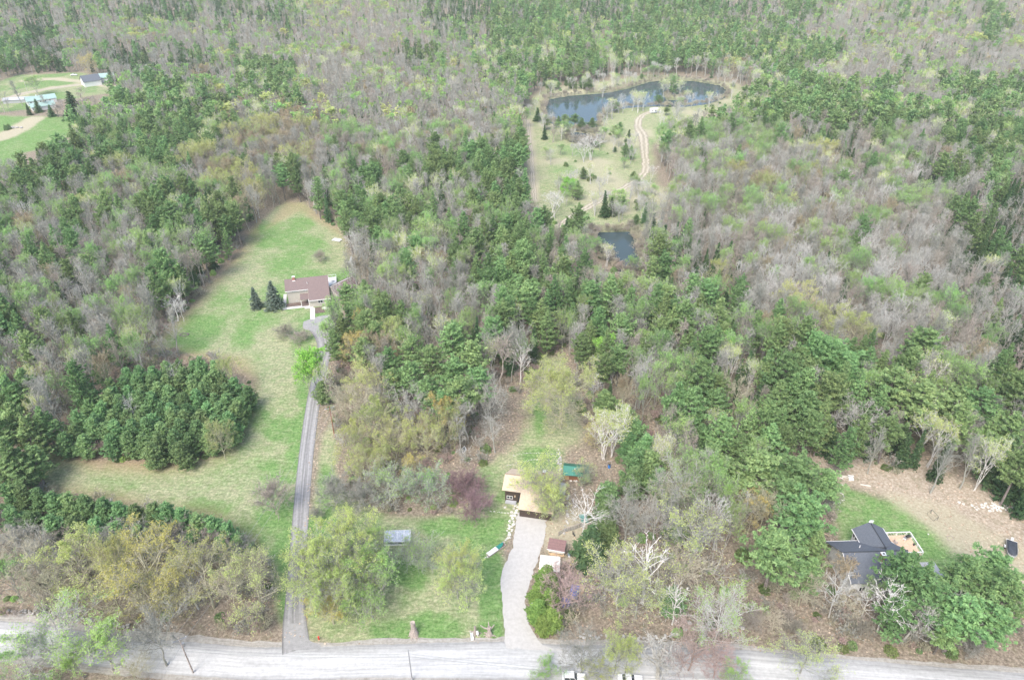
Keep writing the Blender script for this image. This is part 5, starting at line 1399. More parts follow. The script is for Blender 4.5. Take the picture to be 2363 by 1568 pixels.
# white shed and panel at the wood's edge
S = empty("shed", (-60.2, 236.4, 0), math.radians(-4), "small white shed with a pale gable roof at the wood's edge", "shed")
m = MB(); m.prism([(0, 0), (2.6, 0), (2.6, 2.1), (1.3, 2.8), (0, 2.1)], 'x', 0, 3.0); m.build("wall", SIDING_W, S)
m = MB(); m.slab([(-.15, -.2, 2.05), (3.15, -.2, 2.05), (3.15, 1.3, 2.9), (-.15, 1.3, 2.9)], .1); m.slab([(-.15, 1.303, 2.9), (3.15, 1.303, 2.9), (3.15, 2.8, 2.05), (-.15, 2.8, 2.05)], .1); m.build("roof", GREYSLAB, S)
m = MB(); m.box(1.0, -.05, .1, 1.9, -.01, 1.9); m.build("door", WHITE, S)
x, y = P(798, 608); m = MB(); m.slab([(0, 0, .5), (1.7, .1, .5), (1.9, 1.5, .15), (.3, 1.3, .15)], .08); tag(m.build("ramp", WHITE, None, (x, y, .1)), "white sloping ramp board beside the small white shed", "ramp")
x, y = P(765, 556); pb = empty("platform", (x, y, 0), math.radians(-22), "flat white platform lying on the upper meadow", "platform")
m = MB(); m.box(0, 0, .35, 3.6, 2.2, .45); m.build("top", WHITE, pb)
for px_, py_ in ((.1, .1), (3.4, .1), (.1, 2.0), (3.4, 2.0)): m = MB(); m.box(px_, py_, 0, px_ + .1, py_ + .1, .349); m.build("leg", WHITE, pb)

# ---- the dark-roofed house, right
B = house("house", (65.6, 90.6), math.radians(2.2), "white house with charcoal shingle roof and rear wing beside a deck")
m = MB()
m.prism([(0, 0), (9.4, 0), (9.4, 4.6), (4.9, 6.9), (0, 4.4)], 'x', 1.6, 14.0)
m.prism([(9.4, 0), (12.4, 0), (12.4, 4.9), (9.4, 4.9)], 'x', 7.4, 13.2)
m.build("wall", SIDING_W, B)
m = MB(); m.prism([(7.4, 4.9), (13.2, 4.9), (10.3, 6.75)], 'y', 9.4, 12.4); m.build("gable", SIDING_W, B)
m = MB()
m.slab([(1.1, -.5, 4.35), (14.4, -.5, 4.35), (14.4, 4.9, 7.1), (1.1, 4.9, 7.1)], .16)
m.slab([(1.1, 4.903, 7.1), (14.4, 4.903, 7.1), (13.1, 9.9, 4.6), (.3, 9.9, 4.6)], .16)
rB = m.build("roof", ROOF_DARK, B)
m = MB()
m.slab([(7.0, 8.2, 5.05), (7.0, 12.7, 5.05), (10.3, 12.7, 7.0), (10.3, 6.0, 7.0)], .16)
m.slab([(13.6, 8.2, 5.05), (13.6, 12.7, 5.05), (10.303, 12.7, 7.0), (10.303, 6.0, 7.0)], .16)
m.build("wing_roof", ROOF_DARKX, B)
m = MB(); m.tube((1.1, 4.9, 7.12), (14.4, 4.9, 7.12), .12, .12, 6); m.tube((10.3, 5.6, 7.03), (10.3, 12.7, 7.03), .12, .12, 6); m.build("ridge_cap", RIDGE, B)
m = MB(); m.box(.28, 9.9, 4.35, 6.9, 10.0, 4.6); m.slab([(1.02, -.55, 4.34), (1.1, -.55, 4.34), (1.1, 4.9, 7.09), (1.02, 4.9, 7.09)], .22); m.box(6.9, 8.6, 4.85, 6.995, 12.7, 5.05); m.box(13.605, 9.9, 4.85, 13.7, 12.7, 5.05); m.build("fascia", WHITE, B)
m = MB(); m.box(8.0, 3.0, 5.6, 8.75, 3.75, 8.1); c_ = m.build("chimney", BRICK, B); m = MB(); m.box(7.92, 2.92, 8.103, 8.83, 3.83, 8.22); m.box(8.0, 2.85, 5.9, 8.75, 2.99, 6.15); m.build("chimney_cap", WHITE, c_); m = MB(); m.box(8.2, 3.2, 8.223, 8.55, 3.55, 8.26); m.build("flue", BLACK, c_)
m = MB(); m.tube((5.6, 6.8, 6.1), (5.6, 6.8, 6.75), .09, .09); m.build("vent_pipe", WHITE, B)
for yy_ in (9.6, 10.55, 11.5): window(B, 7.4, yy_, 3.3, .85, 1.3, '-x', 1)
window(B, 1.6, 3.8, 1.2, 1.1, 1.2, '-x', 1)
for xx_ in (3.5, 7.0, 11.0): window(B, xx_, 0, 1.4, 1.2, 1.3, '-y', 2)
m = MB(); m.box(13.25, 7.6, 2.1, 20.3, 13.0, 2.25); dB = m.build("deck", DECKW, B)
m = MB()
for (x0, y0, x1, y1) in ((13.3, 13.0, 20.3, 13.0), (20.3, 7.6, 20.3, 13.0), (15.2, 7.6, 20.3, 7.6)):
    if y0 == y1: m.box(x0, y0 - .09, 3.15, x1, y0 + .09, 3.25)
    else: m.box(x0 - .09, y0 + .095, 3.15, x0 + .09, y1 - .095, 3.25)
    k_ = int(max(abs(x1 - x0), abs(y1 - y0)) / .35)
    for q in range(k_ + 1):
        a_ = x0 + (x1 - x0) * q / k_; b_ = y0 + (y1 - y0) * q / k_; t_ = .09 if q % 6 == 0 else .025
        m.box(a_ - t_ * .9, b_ - t_ * .9, 2.26, a_ + t_ * .9, b_ + t_ * .9, 3.145)
m.build("railing", WHITE, dB)
m = MB()
for a_, b_ in ((13.6, 7.8), (20.1, 7.8), (20.1, 12.8), (13.6, 12.8), (17, 7.8), (17, 12.8)): m.box(a_ - .1, b_ - .1, 0, a_ + .1, b_ + .1, 2.095)
m.build("deck_post", WHITE, dB)
def onB(x, y, z=0): p = world_of(B, x, y); return (p[0], p[1], z)
m = MB(); m.slab([(0, 0, .0), (2.2, -2.1, -1.6), (2.5, -1.8, -1.6), (.3, .3, .0)], .12); tag(m.build("ramp_rail", RAW, None, onB(13.4, 13.1, 2.4)), "long yellow lumber rail slanting down behind the deck", "handrail")
g = empty("grill", onB(19.3, 11.9, 2.252), math.radians(20), "black lidded grill in the far corner of the tan deck", "grill")
m = MB(); m.prism([(-.3, .8), (.3, .8), (.28, 1.0), (.12, 1.18), (-.12, 1.18), (-.28, 1.0)], 'x', -.45, .45); m.build("lid", BLACK, g)
m = MB(); m.box(-.4, -.25, 0, .4, .25, .79); m.box(-.85, -.25, .72, -.46, .25, .78); m.box(.46, -.25, .72, .85, .25, .78); m.build("cabinet", STEEL, g)
for k, (a_, b_, mt_, w_) in enumerate(((16.3, 10.8, STUMPW, "weathered lounge chair beside the rear wing on the deck"), (18.5, 11.6, WHITE, "small white chair next to the grill on the deck"))):
    c_ = empty("deck_chair", onB(a_, b_, 2.252), math.radians(40 + k * 90), w_, "chair", "chairs on the deck")
    m = MB(); m.box(-.3, -.3, .38, .3, .3, .44); m.build("seat", mt_, c_); m = MB(); m.slab([(-.3, .3, .45), (.3, .3, .45), (.3, .45, 1.0), (-.3, .45, 1.0)], .06); m.build("backrest", mt_, c_)
    for a2, b2 in ((-.27, -.27), (.27, -.27), (-.27, .27), (.27, .27)): m = MB(); m.box(a2 - .03, b2 - .03, 0, a2 + .03, b2 + .03, .378); m.build("leg", mt_, c_)
pot = empty("planter", onB(19.9, 10.2, 2.252), 0, "small dark pot on the deck by its right railing", "planter"); m = MB(); m.tube((0, 0, 0), (0, 0, .4), .16, .22, 10); m.build("pot", BLACK, pot); 
def dish(x, y, z, label, pole, s=.5):
    d = empty("satellite_dish", (x, y, z), 0, label, "satellite dish", "satellite dishes at the dark-roofed house")
    m = MB(); m.tube((0, 0, 0), (0, 0, pole), .04, .04, 6); m.build("mast", STEEL, d)
    n = 14; vs = [(0, -.12, pole)]; 
    for rr_, dy in ((.5, -.06), (1.0, .08)):
        for k in range(n):
            an = 2 * math.pi * k / n; vs.append((s * rr_ * math.cos(an), -dy * 1.6 - .08, pole + .1 + s * .8 * rr_ * math.sin(an)))
    fs = [(0, 1 + k, 1 + (k + 1) % n) for k in range(n)] + [(1 + k, 1 + n + k, 1 + n + (k + 1) % n, 1 + (k + 1) % n) for k in range(n)]
    m = MB(); m.add(vs, fs); o = m.build("reflector", paint("dish_grey", (.60, .66, .62), .4), d); sm = o.modifiers.new("thick", 'SOLIDIFY'); sm.thickness = .03
    m = MB(); m.tube((0, -.1, pole - .2), (0, -.75, pole + .1), .02, .02, 5); m.box(-.06, -.85, pole + .02, .06, -.72, pole + .16); m.build("arm", STEEL, d)
x_, y_, _z = onB(10.3, 12.5); dish(x_, y_, 7.0, "grey satellite dish on the far ridge end of the dark-roofed house", .5, .55)
x_, y_ = P(2050, 1252, 0); dish(x_, y_, 0, "white satellite dish on a post in the grass behind the deck", 1.4, .5)
m = MB(); m.box(0, 0, 0, 3.2, 5, .07); tag(m.build("patio", GREYSLAB, None, onB(20.4, 2.5, .02), B.rotation_euler[2]), kind='structure')

# ---- the tan-roofed house, middle
Cc = house("house", (-1.9, 116.6), math.radians(-10.6), "dark brown house with a wide tan shingle roof behind a leafing tree")
m = MB()
m.prism([(.0, 0), (6.6, 0), (6.6, 3.9), (3.2, 5.2), (0, 3.9)], 'x', .3, 11.7)
m.prism([(-4.1, 0), (-.003, 0), (-.003, 3.9), (-4.1, 2.75)], 'x', 4.4, 11.7)
m.build("wall", WOODDARK, Cc)
m = MB()
m.slab([(-.3, -.6, 3.95), (4.1, -.6, 3.95), (4.1, 3.2, 5.4), (-.3, 3.2, 5.4)], .14)
m.slab([(4.1, -4.6, 2.76), (12.1, -4.6, 2.76), (12.1, 3.2, 5.4), (4.1, 3.2, 5.4)], .14)
m.slab([(-.3, 3.203, 5.4), (4.6, 3.203, 5.4), (4.6, 6.6, 4.05), (.6, 6.6, 4.05)], .14)
m.slab([(4.603, 3.203, 5.4), (9.2, 3.203, 5.4), (9.2, 7.2, 3.9), (4.603, 7.2, 3.9)], .14)
m.slab([(9.203, 3.203, 5.4), (12.1, 3.203, 5.4), (12.4, 7.7, 3.8), (9.203, 7.7, 3.8)], .14)
m.build("roof", ROOF_TAN, Cc)
m = MB(); m.tube((-.3, 3.2, 5.42), (12.1, 3.2, 5.42), .1, .1, 6); m.build("ridge_cap", RIDGE_TAN, Cc)
m = MB(); m.box(8.3, 4.3, 4.2, 9.0, 5.0, 6.3); c_ = m.build("chimney", BRICK, Cc); m = MB(); m.box(8.25, 4.25, 6.303, 9.05, 5.05, 6.4); m.build("chimney_cap", WHITE, c_)
m = MB(); m.tube((3.9, 4.6, 4.8), (3.9, 4.6, 5.6), .07, .07); m.tube((10.2, -3.6, 3.0), (10.2, -3.6, 3.9), .07, .07); m.build("vent_pipe", WHITE, Cc)
m = MB(); m.box(.5, -.9, .05, 3.0, -.01, .45); m.build("step", GREYSLAB, Cc)
m = MB(); m.box(2.5, -.07, 1.6, 2.75, -.01, 2.2); m.build("lamp", RAW, Cc)
m = MB(); m.box(3.3, -.06, .1, 4.2, -.01, 2.1); m.build("door", BLACK, Cc)
window(Cc, .7, 0, .9, 1.4, .9)
m = MB(); m.box(12.2, 4.0, .0, 13.7, 7.6, .55); tag(m.build("patio", GREYSLAB, None, (Cc.location[0], Cc.location[1], .02), Cc.rotation_euler[2]), kind='structure')

# green-roofed shed
S = empty("shed", (12.3, 123.4, 0), math.radians(-6), "red-brown shed with a bright green ribbed metal roof", "shed")
m = MB(); m.prism([(0, 0), (3.0, 0), (3.0, 2.2), (1.6, 3.0), (0, 2.0)], 'x', .1, 5.7); m.build("wall", WOODRED, S)
m = MB(); m.slab([(-.15, -.5, 1.95), (5.95, -.5, 1.95), (5.95, 1.5, 3.15), (-.15, 1.5, 3.15)], .08); m.slab([(-.15, 1.503, 3.15), (5.95, 1.503, 3.15), (5.95, 3.3, 2.3), (-.15, 3.3, 2.3)], .08); m.build("roof", ROOF_GREEN, S)
m = MB(); m.box(.3, -.05, .1, 1.3, -.005, 1.8); m.build("door", TANBOARD, S)
m = MB(); m.tube((2.6, .9, 2.75), (2.6, .9, 3.05), .1, .1); m.build("vent", WHITE, S)
window(S, 3.4, 0, .8, .7, .7, panes=1)

# brown-roofed wood shed, its lumber, the white carport
S = empty("wood_shed", (7.7, 101.0, 0), math.radians(-13), "open wood shed with brown roof panels beside the gravel drive", "shed")
m = MB(); m.slab([(-.2, -.4, 2.15), (3.5, -.4, 2.15), (3.5, 2.2, 2.75), (-.2, 2.2, 2.75)], .09); m.build("roof", PANEL_RED, S)
m = MB(); m.box(-.25, -.5, 1.95, 3.55, -.41, 2.17); m.build("fascia", WHITE, S)
m = MB(); m.box(0, 1.9, 0, 3.3, 1.98, 2.5); m.box(.1, -.28, 1.3, 3.2, -.22, 1.95); m.build("wall", CREAM, S)
for a_, b_ in ((.0, -.2), (3.2, -.2), (0, 1.8), (3.2, 1.8)): m = MB(); m.box(a_, b_, 0, a_ + .12, b_ + .12, 2.05); m.build("post", RAW, S)
rr = random.Random(4)
for k in range(9):
    m = MB(); ln = rr.uniform(1.6, 3.4); m.box(0, 0, 0, ln, rr.uniform(.12, .3), .06)
    o = m.build("plank", rr.choice([RAW, RAW, TANBOARD, CREAM]), None, (7.8 + rr.uniform(0, 1.0), 99.6 + k * .12, .35 + .07 * k), math.radians(-8 + rr.uniform(-9, 9)))
    tag(o, "loose %s plank stacked before the wood shed, number-free pile" % 'pale' if False else "lumber plank, %s from the bottom of the pile before the wood shed" % ('lowest', 'second', 'third', 'fourth', 'fifth', 'sixth', 'seventh', 'eighth', 'ninth')[k], "plank", "planks piled before the wood shed")
x_, y_ = 12.1, 100.6
b_ = empty("barrel", (x_, y_, 0), 0, "grey-blue plastic barrel lying beside the lumber pile", "barrel"); m = MB(); m.tube((0, -.45, .32), (0, .45, .32), .3, .3, 14); m.build("drum", GREYB, b_); m = MB(); m.tube((0, -.49, .32), (0, -.455, .32), .28, .28, 14); m.build("lid", WHITE, b_)
m = MB()
for k in range(9):
    a0 = -2.4 + k * .42; a1 = a0 + .42
    m.tube((.6 * math.cos(a0), .45 * math.sin(a0), .12), (.6 * math.cos(a1), .45 * math.sin(a1), .12), .07, .07, 6)
tag(m.build("hose", YELP, None, (12.6, 98.6, 0)), "curled yellow hose on the leaves beside the carport", "hose")
bp_ = MB(); rr = random.Random(8)
for k in range(70):
    a = rr.uniform(0, 6.28); l = rr.uniform(.3, 1.1); c0 = (rr.gauss(0, .45), rr.gauss(0, .7), rr.uniform(.05, .5))
    bp_.tube(c0, (c0[0] + l * math.cos(a), c0[1] + l * math.sin(a), c0[2] + rr.uniform(-.1, .35)), .03, .015, 4)
tag(bp_.build("brush_pile", POLEW, None, (11.8, 102.0, 0)), "dark tangled brush pile at the wood shed's right end", "brush pile")
K = empty("carport", (5.5, 95.0, 0), math.radians(-6), "carport with a plain white fabric roof beside the gravel drive", "carport")
m = MB(); m.slab([(0, 0, 2.35), (4.2, 0, 2.35), (4.2, 1.9, 2.75), (0, 1.9, 2.75)], .05); m.slab([(0, 1.903, 2.75), (4.2, 1.903, 2.75), (4.2, 3.9, 2.4), (0, 3.9, 2.4)], .05); m.build("roof", CREAM, K)
for a_ in (.06, 2.1, 4.1):
    for b2 in (.1, 3.75): m = MB(); m.tube((a_, b2, 0), (a_, b2, 2.3), .04, .04, 6); m.build("post", STEEL, K)

# greenhouse
G = empty("greenhouse", (-27.5, 102.6, 0), math.radians(2), "clear-panelled lean-to greenhouse on the front lawn", "greenhouse")
m = MB(); m.slab([(0, .8, 1.1), (5.6, .8, 1.1), (5.6, 3.1, 2.1), (0, 3.1, 2.1)], .03); m.build("roof", CLEARP, G)
m = MB(); m.box(.05, .80, .32, 5.55, .83, 1.07); m.box(.02, .84, .3, .05, 3.0, 1.1); m.box(5.55, .84, .3, 5.58, 3.0, 1.1); m.build("wall", CLEARP, G)
m = MB(); m.box(0, .7, 0, 5.6, .78, .32); m.box(0, 3.02, 0, 5.6, 3.1, 2.02); m.build("base_board", WHITE, G)
m = MB()
for k in range(5): a_ = k * 1.4; m.slab([(a_ - .025, .79, 1.14), (a_ + .025, .79, 1.14), (a_ + .025, 3.12, 2.15), (a_ - .025, 3.12, 2.15)], .05)
m.box(-.03, .74, 1.08, 5.63, .79, 1.14); m.box(-.03, 3.11, 2.08, 5.63, 3.15, 2.16); m.build("frame", WHITE, G)
for k, (a_, b2, mt_, w_) in enumerate(((1.2, 1.6, RAW, "tan tray of pots inside the greenhouse, left"), (1.9, 1.3, WHITE, "white pot inside the greenhouse, centre left"), (4.1, 1.9, WHITE, "white tub inside the greenhouse, right"), (3.0, 1.4, BLACK, "long black tray inside the greenhouse, middle"))):
    p_ = world_of(G, a_, b2); m = MB()
    if k in (0, 3): m.box(-.5, -.2, 0, .5, .2, .5); 
    else: m.tube((0, 0, 0), (0, 0, .45), .18, .25, 10)
    tag(m.build("plant_pot" if k in (1, 2) else "plant_tray", mt_, None, (p_[0], p_[1], .02), .1, bevel=.02), w_, "pot" if k in (1, 2) else "tray")

# cold frame on the edge of the drive
F_ = empty("cold_frame", (-4.9, 100.1, 0), math.radians(41), "long wooden cold frame half under white sheets, half green tarp", "cold frame")
m = MB(); m.box(0, 0, 0, 4.9, .08, .4); m.box(0, .95, 0, 4.9, 1.03, .4); m.box(0, .081, 0, .08, .949, .4); m.box(4.82, .081, 0, 4.9, .949, .4); m.build("frame", STUMPW, F_)
m = MB(); m.box(.15, .0, .405, 1.45, 1.06, .46); m.box(1.5, .05, .42, 2.75, 1.12, .48); m.build("sheet", WHITE, F_)
m = MB(); m.slab([(2.8, 0, .45), (4.0, .3, .45), (4.7, .75, .42), (4.7, 1.1, .42), (2.8, 1.06, .46)], .05); m.build("tarp", TARPG, F_)
m = MB(); m.box(.1, .1, .05, 4.8, .94, .25); m.build("soil", MULCH, F_)

# ------------------------------------------------------------------ stone walls, steps, boulders
def stone_line(name, pts, w, h, r, step, label, mat=STONE, cat="stone wall", seed=1, kind=None):
    rnd = random.Random(seed); q = np.array(path_smooth(PL(pts))); ln = np.hypot(*(q[1:] - q[:-1]).T).sum(); q = resample(q, max(3, int(ln / step)))
    m = MB(); o0 = q[0]
    for i, p in enumerate(q):
        k = max(1, int(w / (r * 1.6)))
        for j in range(k):
            lay = max(1, int(h / r))
            for z in range(lay):
                if rnd.random() < .08: continue
                m.rock((p[0] - o0[0] + rnd.uniform(-w, w) * .5, p[1] - o0[1] + rnd.uniform(-w, w) * .5, r * .3 + z * r * .9), r * rnd.uniform(.55, 1.15), rnd, .65)
    o = m.build(name, mat, None, (o0[0], o0[1], 0))
    if kind: tag(o, kind=kind)
    else: tag(o, label, cat)
    return o
stone_line("stone_wall", [(0, 1411), (60, 1413), (110, 1418), (170, 1424), (230, 1436), (300, 1446)], .9, .7, .34, .5, "tumbled grey stone wall under the maples at the road's left end", seed=2)
stone_line("stone_wall", [(1338, 1466), (1400, 1468), (1470, 1471), (1550, 1468)], .9, .6, .33, .5, "low tumbled stone wall along the road right of the gravel drive", seed=3)
stone_line("stone_wall", [(1169, 1074), (1203, 1066), (1236, 1060), (1283, 1062)], .35, .2, .16, .3, "lower thin terrace wall curving behind the tan-roofed house", STONE, seed=4)
stone_line("stone_wall", [(1184, 1051), (1209, 1046), (1245, 1045), (1284, 1047)], .3, .15, .14, .32, "upper thin terrace wall curving behind the tan-roofed house", STONE, seed=5)
stone_line("stone_wall", [(1309, 1140), (1311, 1165), (1309, 1190), (1306, 1215), (1299, 1232)], .7, .5, .3, .42, "dry stone wall running down past the dog yard", STONE, seed=6)
stone_line("stone_wall", [(1172, 1238), (1162, 1250), (1150, 1264), (1135, 1276), (1118, 1286)], .35, .25, .2, .35, "thin pale stone edging beside the cold frame", STONEP, seed=7)
stone_line("stone_wall", [(1130, 1178), (1150, 1181), (1191, 1183)], .25, .2, .16, .4, "short thin stone edging across the lawn to the stone steps", STONEP, seed=8)
stone_line("stone_wall", [(1033, 1127), (1042, 1136), (1056, 1144), (1065, 1150)], .25, .2, .16, .35, "thin stone edging under the purple crabapples", STONEP, seed=13)
stone_line("stone_wall", [(1275, 1255), (1270, 1270), (1266, 1285)], .4, .3, .2, .35, "short pile of stones edging the drive at the wood shed", STONE, seed=9)
stone_line("stone_wall", [(1895, 1130), (1920, 1125), (1940, 1138), (1946, 1150), (1935, 1160), (1910, 1160)], .5, .3, .2, .5, "ring of pale stones at the left end of the right lawn", STONEP, seed=10)
stone_line("stone_path", [(1288, 1040), (1289, 1060), (1291, 1085), (1291, 1120)], 1.1, .1, .28, .34, None, STONE, seed=11, kind='structure')
stone_line("stone_path", [(1190, 1166), (1184, 1190), (1178, 1215), (1173, 1236)], 1.2, .1, .32, .34, None, STONEP, seed=12, kind='structure')
stone_line("stone_path", [(1300, 1102), (1318, 1104), (1330, 1106)], 1.6, .1, .3, .4, None, STONEP, seed=14, kind='structure')
rnd = random.Random(21)
for k, (u, v, r, w) in enumerate([(1554, 1464, .5, "leftmost of four boulders between the road wall and the white birch"), (1563, 1458, .6, "second boulder from the road wall, by a small one"), (1580, 1448, .7, "large flat boulder right of the bottom stone wall"), (1590, 1436, .5, "farthest boulder up the slope right of the stone wall"),
                                  (1712, 1448, .6, "lone boulder under the right-hand birch by the road"), (1165, 1470 - 300, .3, "small pale stone on the lawn by the stone steps"), (1262, 924, .9, "larger white stone patch on the clearing under the olive oak"), (1287, 912, .8, "white rock beside the upper oak on the clearing")]):
    x, y = P(u, v); m = MB(); m.rock((0, 0, r * .2), r, rnd, .6); tag(m.build("boulder", STONEP if k > 4 else STONE, None, (x, y, 0)), w, "boulder")
x, y = P(30, 296, 0); m = MB(); rnd = random.Random(5)
for k in range(9): m.rock((rnd.uniform(-3, 5), rnd.uniform(-1, 1), .3), rnd.uniform(.5, 1.1), rnd, .6)
tag(m.build("rock_pile", STONE, None, (x, y, 0)), "grey rock pile beside two small firs in the far left field", "rock pile")

# ------------------------------------------------------------------ boat on its trailer
x, y = P(2330, 1272, 0)
bt = empty("boat", (x, y, 0), math.radians(-29), "white boat under a taut black cover on a grey trailer", "boat")
def outline(s=1.0, n=9):
    L_ = 2.35; pts = []
    for k in range(n + 1):
        t = k / n; pts.append((1.02 * s * (1 - max(0, t - .55) ** 2 * 3.6) ** .5 if t < 1 else .28 * s, 2.3 * s - t * 4.9 * s))
    return [(-a, b) for a, b in reversed(pts)] + pts
ot = outline(); hull = MB(); n = len(ot)
vs = [(a, b, 1.25) for a, b in ot] + [(a * .95, b * .98, .95) for a, b in ot] + [(a * .45, b * .9, .55) for a, b in ot]
fs = [(i, (i + 1) % n, (i + 1) % n + n, i + n) for i in range(n)] + [(i + n, (i + 1) % n + n, (i + 1) % n + 2 * n, i + 2 * n) for i in range(n)] + [tuple(range(2 * n, 3 * n))]
hull.add(vs, fs); hull.build("hull", CARW, bt)
oc = outline(.90); cv = MB(); vs = [(a, b, 1.24) for a, b in oc] + [(a * .96, b * .97, 1.40) for a, b in oc] + [(a * .55, b * .62 + .1, 1.58) for a, b in oc] + [(0, .1, 1.63)]
fs = [(i, (i + 1) % n, (i + 1) % n + n, i + n) for i in range(n)] + [(i + n, (i + 1) % n + n, (i + 1) % n + 2 * n, i + 2 * n) for i in range(n)] + [(i + 2 * n, (i + 1) % n + 2 * n, 3 * n) for i in range(n)]
cv.add(vs, fs); cv.build("cover", BLACKCLOTH, bt, smooth=True)
m = MB(); m.box(-.25, 2.32, .9, .25, 2.8, 1.75); m.box(-.1, 2.4, .3, .1, 2.6, .9); m.build("outboard_motor", WHITE, bt, bevel=.08)
tr = empty("boat_trailer", (x, y, 0), math.radians(-29), "grey steel trailer carrying the black-covered boat", "trailer")
m = MB(); m.box(-.75, -1.6, .38, -.65, 2.0, .48); m.box(.65, -1.6, .38, .75, 2.0, .48); m.tube((-.7, -1.6, .43), (0, -2.9, .43), .05, .05, 5); m.tube((.7, -1.6, .43), (0, -2.9, .43), .05, .05, 5); m.tube((0, -2.6, .43), (0, -4.2, .43), .06, .06, 5); m.box(-.95, .45, .3, .95, .55, .38); m.build("frame", STEEL, tr)
m = MB(); m.tube((0, -2.9, .43), (0, -2.75, 1.25), .05, .05, 5); m.build("winch_post", STEEL, tr)
for sx in (-1, 1):
    m = MB(); m.tube((sx * 1.02, .5, .33), (sx * 1.22, .5, .33), .33, .33, 14); w_ = m.build("wheel", BLACK, tr)
    m = MB(); m.box(min(sx * 1.0, sx * 1.26), .05, .70, max(sx * 1.0, sx * 1.26), .95, .75); m.build("fender", WHITE, tr)

# ------------------------------------------------------------------ vehicles
def car(name, at, rz, label, cat, L_=4.5, Wd=1.8, Hh=1.5, suv=False, mat=CARW, roofmat=None):
    c = empty(name, (at[0], at[1], 0), rz, label, cat)
    x0, x1 = -L_ / 2, L_ / 2
    prof = [(x0, .35), (x1, .35), (x1 + .02, .6), (x1 - .1, .82), (x1 - 1.15, .95), (x0 + (.25 if suv else .9), 1.0), (x0 + .05, .9), (x0 - .02, .6)]
    m = MB(); m.prism(prof, 'y', -Wd / 2, Wd / 2); m.build("body", mat, c, bevel=.1)
    g0, g1 = (x0 + .25, x1 - 1.5) if suv else (x0 + .8, x1 - 1.5)
    t0, t1 = g0 + (.15 if suv else .6), g1 - .65
    m = MB()
    vs = [(g0, -.82, .96), (g1, -.82, .93), (g1, .82, .93), (g0, .82, .96), (t0, -.66, Hh - .06), (t1, -.66, Hh - .06), (t1, .66, Hh - .06), (t0, .66, Hh - .06)]
    m.add(vs, [(0, 3, 2, 1), (4, 5, 6, 7), (0, 1, 5, 4), (1, 2, 6, 5), (2, 3, 7, 6), (3, 0, 4, 7)]); m.build("window", GLASS, c)
    m = MB(); m.box(t0 - .05, -.69, Hh - .055, t1 + .05, .69, Hh); m.build("roof", roofmat or mat, c, bevel=.02)
    m = MB()
    for sy in (-1, 1):
        for (a, b) in ((g0, t0), (g1, t1), ((g0 + g1) / 2, (t0 + t1) / 2 + .05)): m.tube((a, sy * .83, .96), (b, sy * .67, Hh - .04), .045, .045, 4)
    m.build("pillar", mat, c)
    for sx in (x0 + .85, x1 - .85):
        for sy in (-1, 1):
            m = MB(); m.tube((sx, sy * (Wd / 2 - .18), .33), (sx, sy * (Wd / 2 + .02), .33), .33, .33, 16); w = m.build("wheel", BLACK, c)
            m = MB(); m.tube((sx, sy * (Wd / 2 + .021), .33), (sx, sy * (Wd / 2 + .035), .33), .2, .2, 12); m.build("rim", STEEL, w)
    for sy in (-1, 1):
        m = MB(); m.box(x1 - .06, sy * .7 - .18, .62, x1 + .05, sy * .7 + .18, .78); m.build("headlight", GREYSLAB, c)
    return c
x, y = P(1454, 1566, .8); car("car", (x, y), math.radians(-3), "white hatchback parked at the bottom edge of the road, rightmost", "car", 4.5, 1.8, 1.5)
x, y = P(1324, 1562, .8); car("car", (x, y), math.radians(-2), "white van-like car half under a bare tree at the road's bottom edge", "car", 4.2, 1.9, 1.8, True)
x, y = P(1236, 1382, 1.2); car("car", (x, y), math.radians(82), "white pickup-sized vehicle tucked under the cedars at the gravel drive", "car", 4.9, 1.9, 1.8, True)
x, y = P(171, 175, 0); car("car", (x, y), math.radians(5), "distant pale car on the grass beside the farm woods", "car", 4.5, 1.8, 1.4)
# camper trailer
x, y = P(1511, 261, 0); cp = empty("camper_trailer", (x, y, 0), math.radians(12), "white camper trailer with grey striping where the dirt track ends", "camper trailer")
m = MB(); m.prism([(-3.3, .5), (3.0, .5), (3.5, 1.2), (3.3, 2.6), (2.9, 2.9), (-3.1, 2.9), (-3.4, 2.5)], 'y', -1.2, 1.2); m.build("body", WHITE, cp, bevel=.06)
m = MB(); m.box(-3.2, -1.23, .75, 2.9, -1.205, 1.05); m.box(-.6, -1.23, 1.1, 2.6, -1.205, 1.35); m.build("stripe", GREYB, cp)
for a, w in ((-2.6, .7), (-.9, 1.1), (1.6, .8)): m = MB(); m.box(a, -1.24, 1.6, a + w, -1.205, 2.2); m.build("window", GLASS, cp)
m = MB(); m.box(.6, -1.24, .7, 1.3, -1.205, 2.5); m.build("door", GREYSLAB, cp)
m = MB(); m.box(-1.2, -.3, 2.9, -.4, .3, 3.15); m.build("air_conditioner", WHITE, cp)
for a in (-.5, .35): m = MB(); m.tube((a, -1.15, .35), (a, -.95, .35), .35, .35, 12); m.build("wheel", BLACK, cp)
m = MB(); m.tube((3.3, 0, .45), (4.5, 0, .45), .06, .06, 5); m.build("hitch", STEEL, cp)

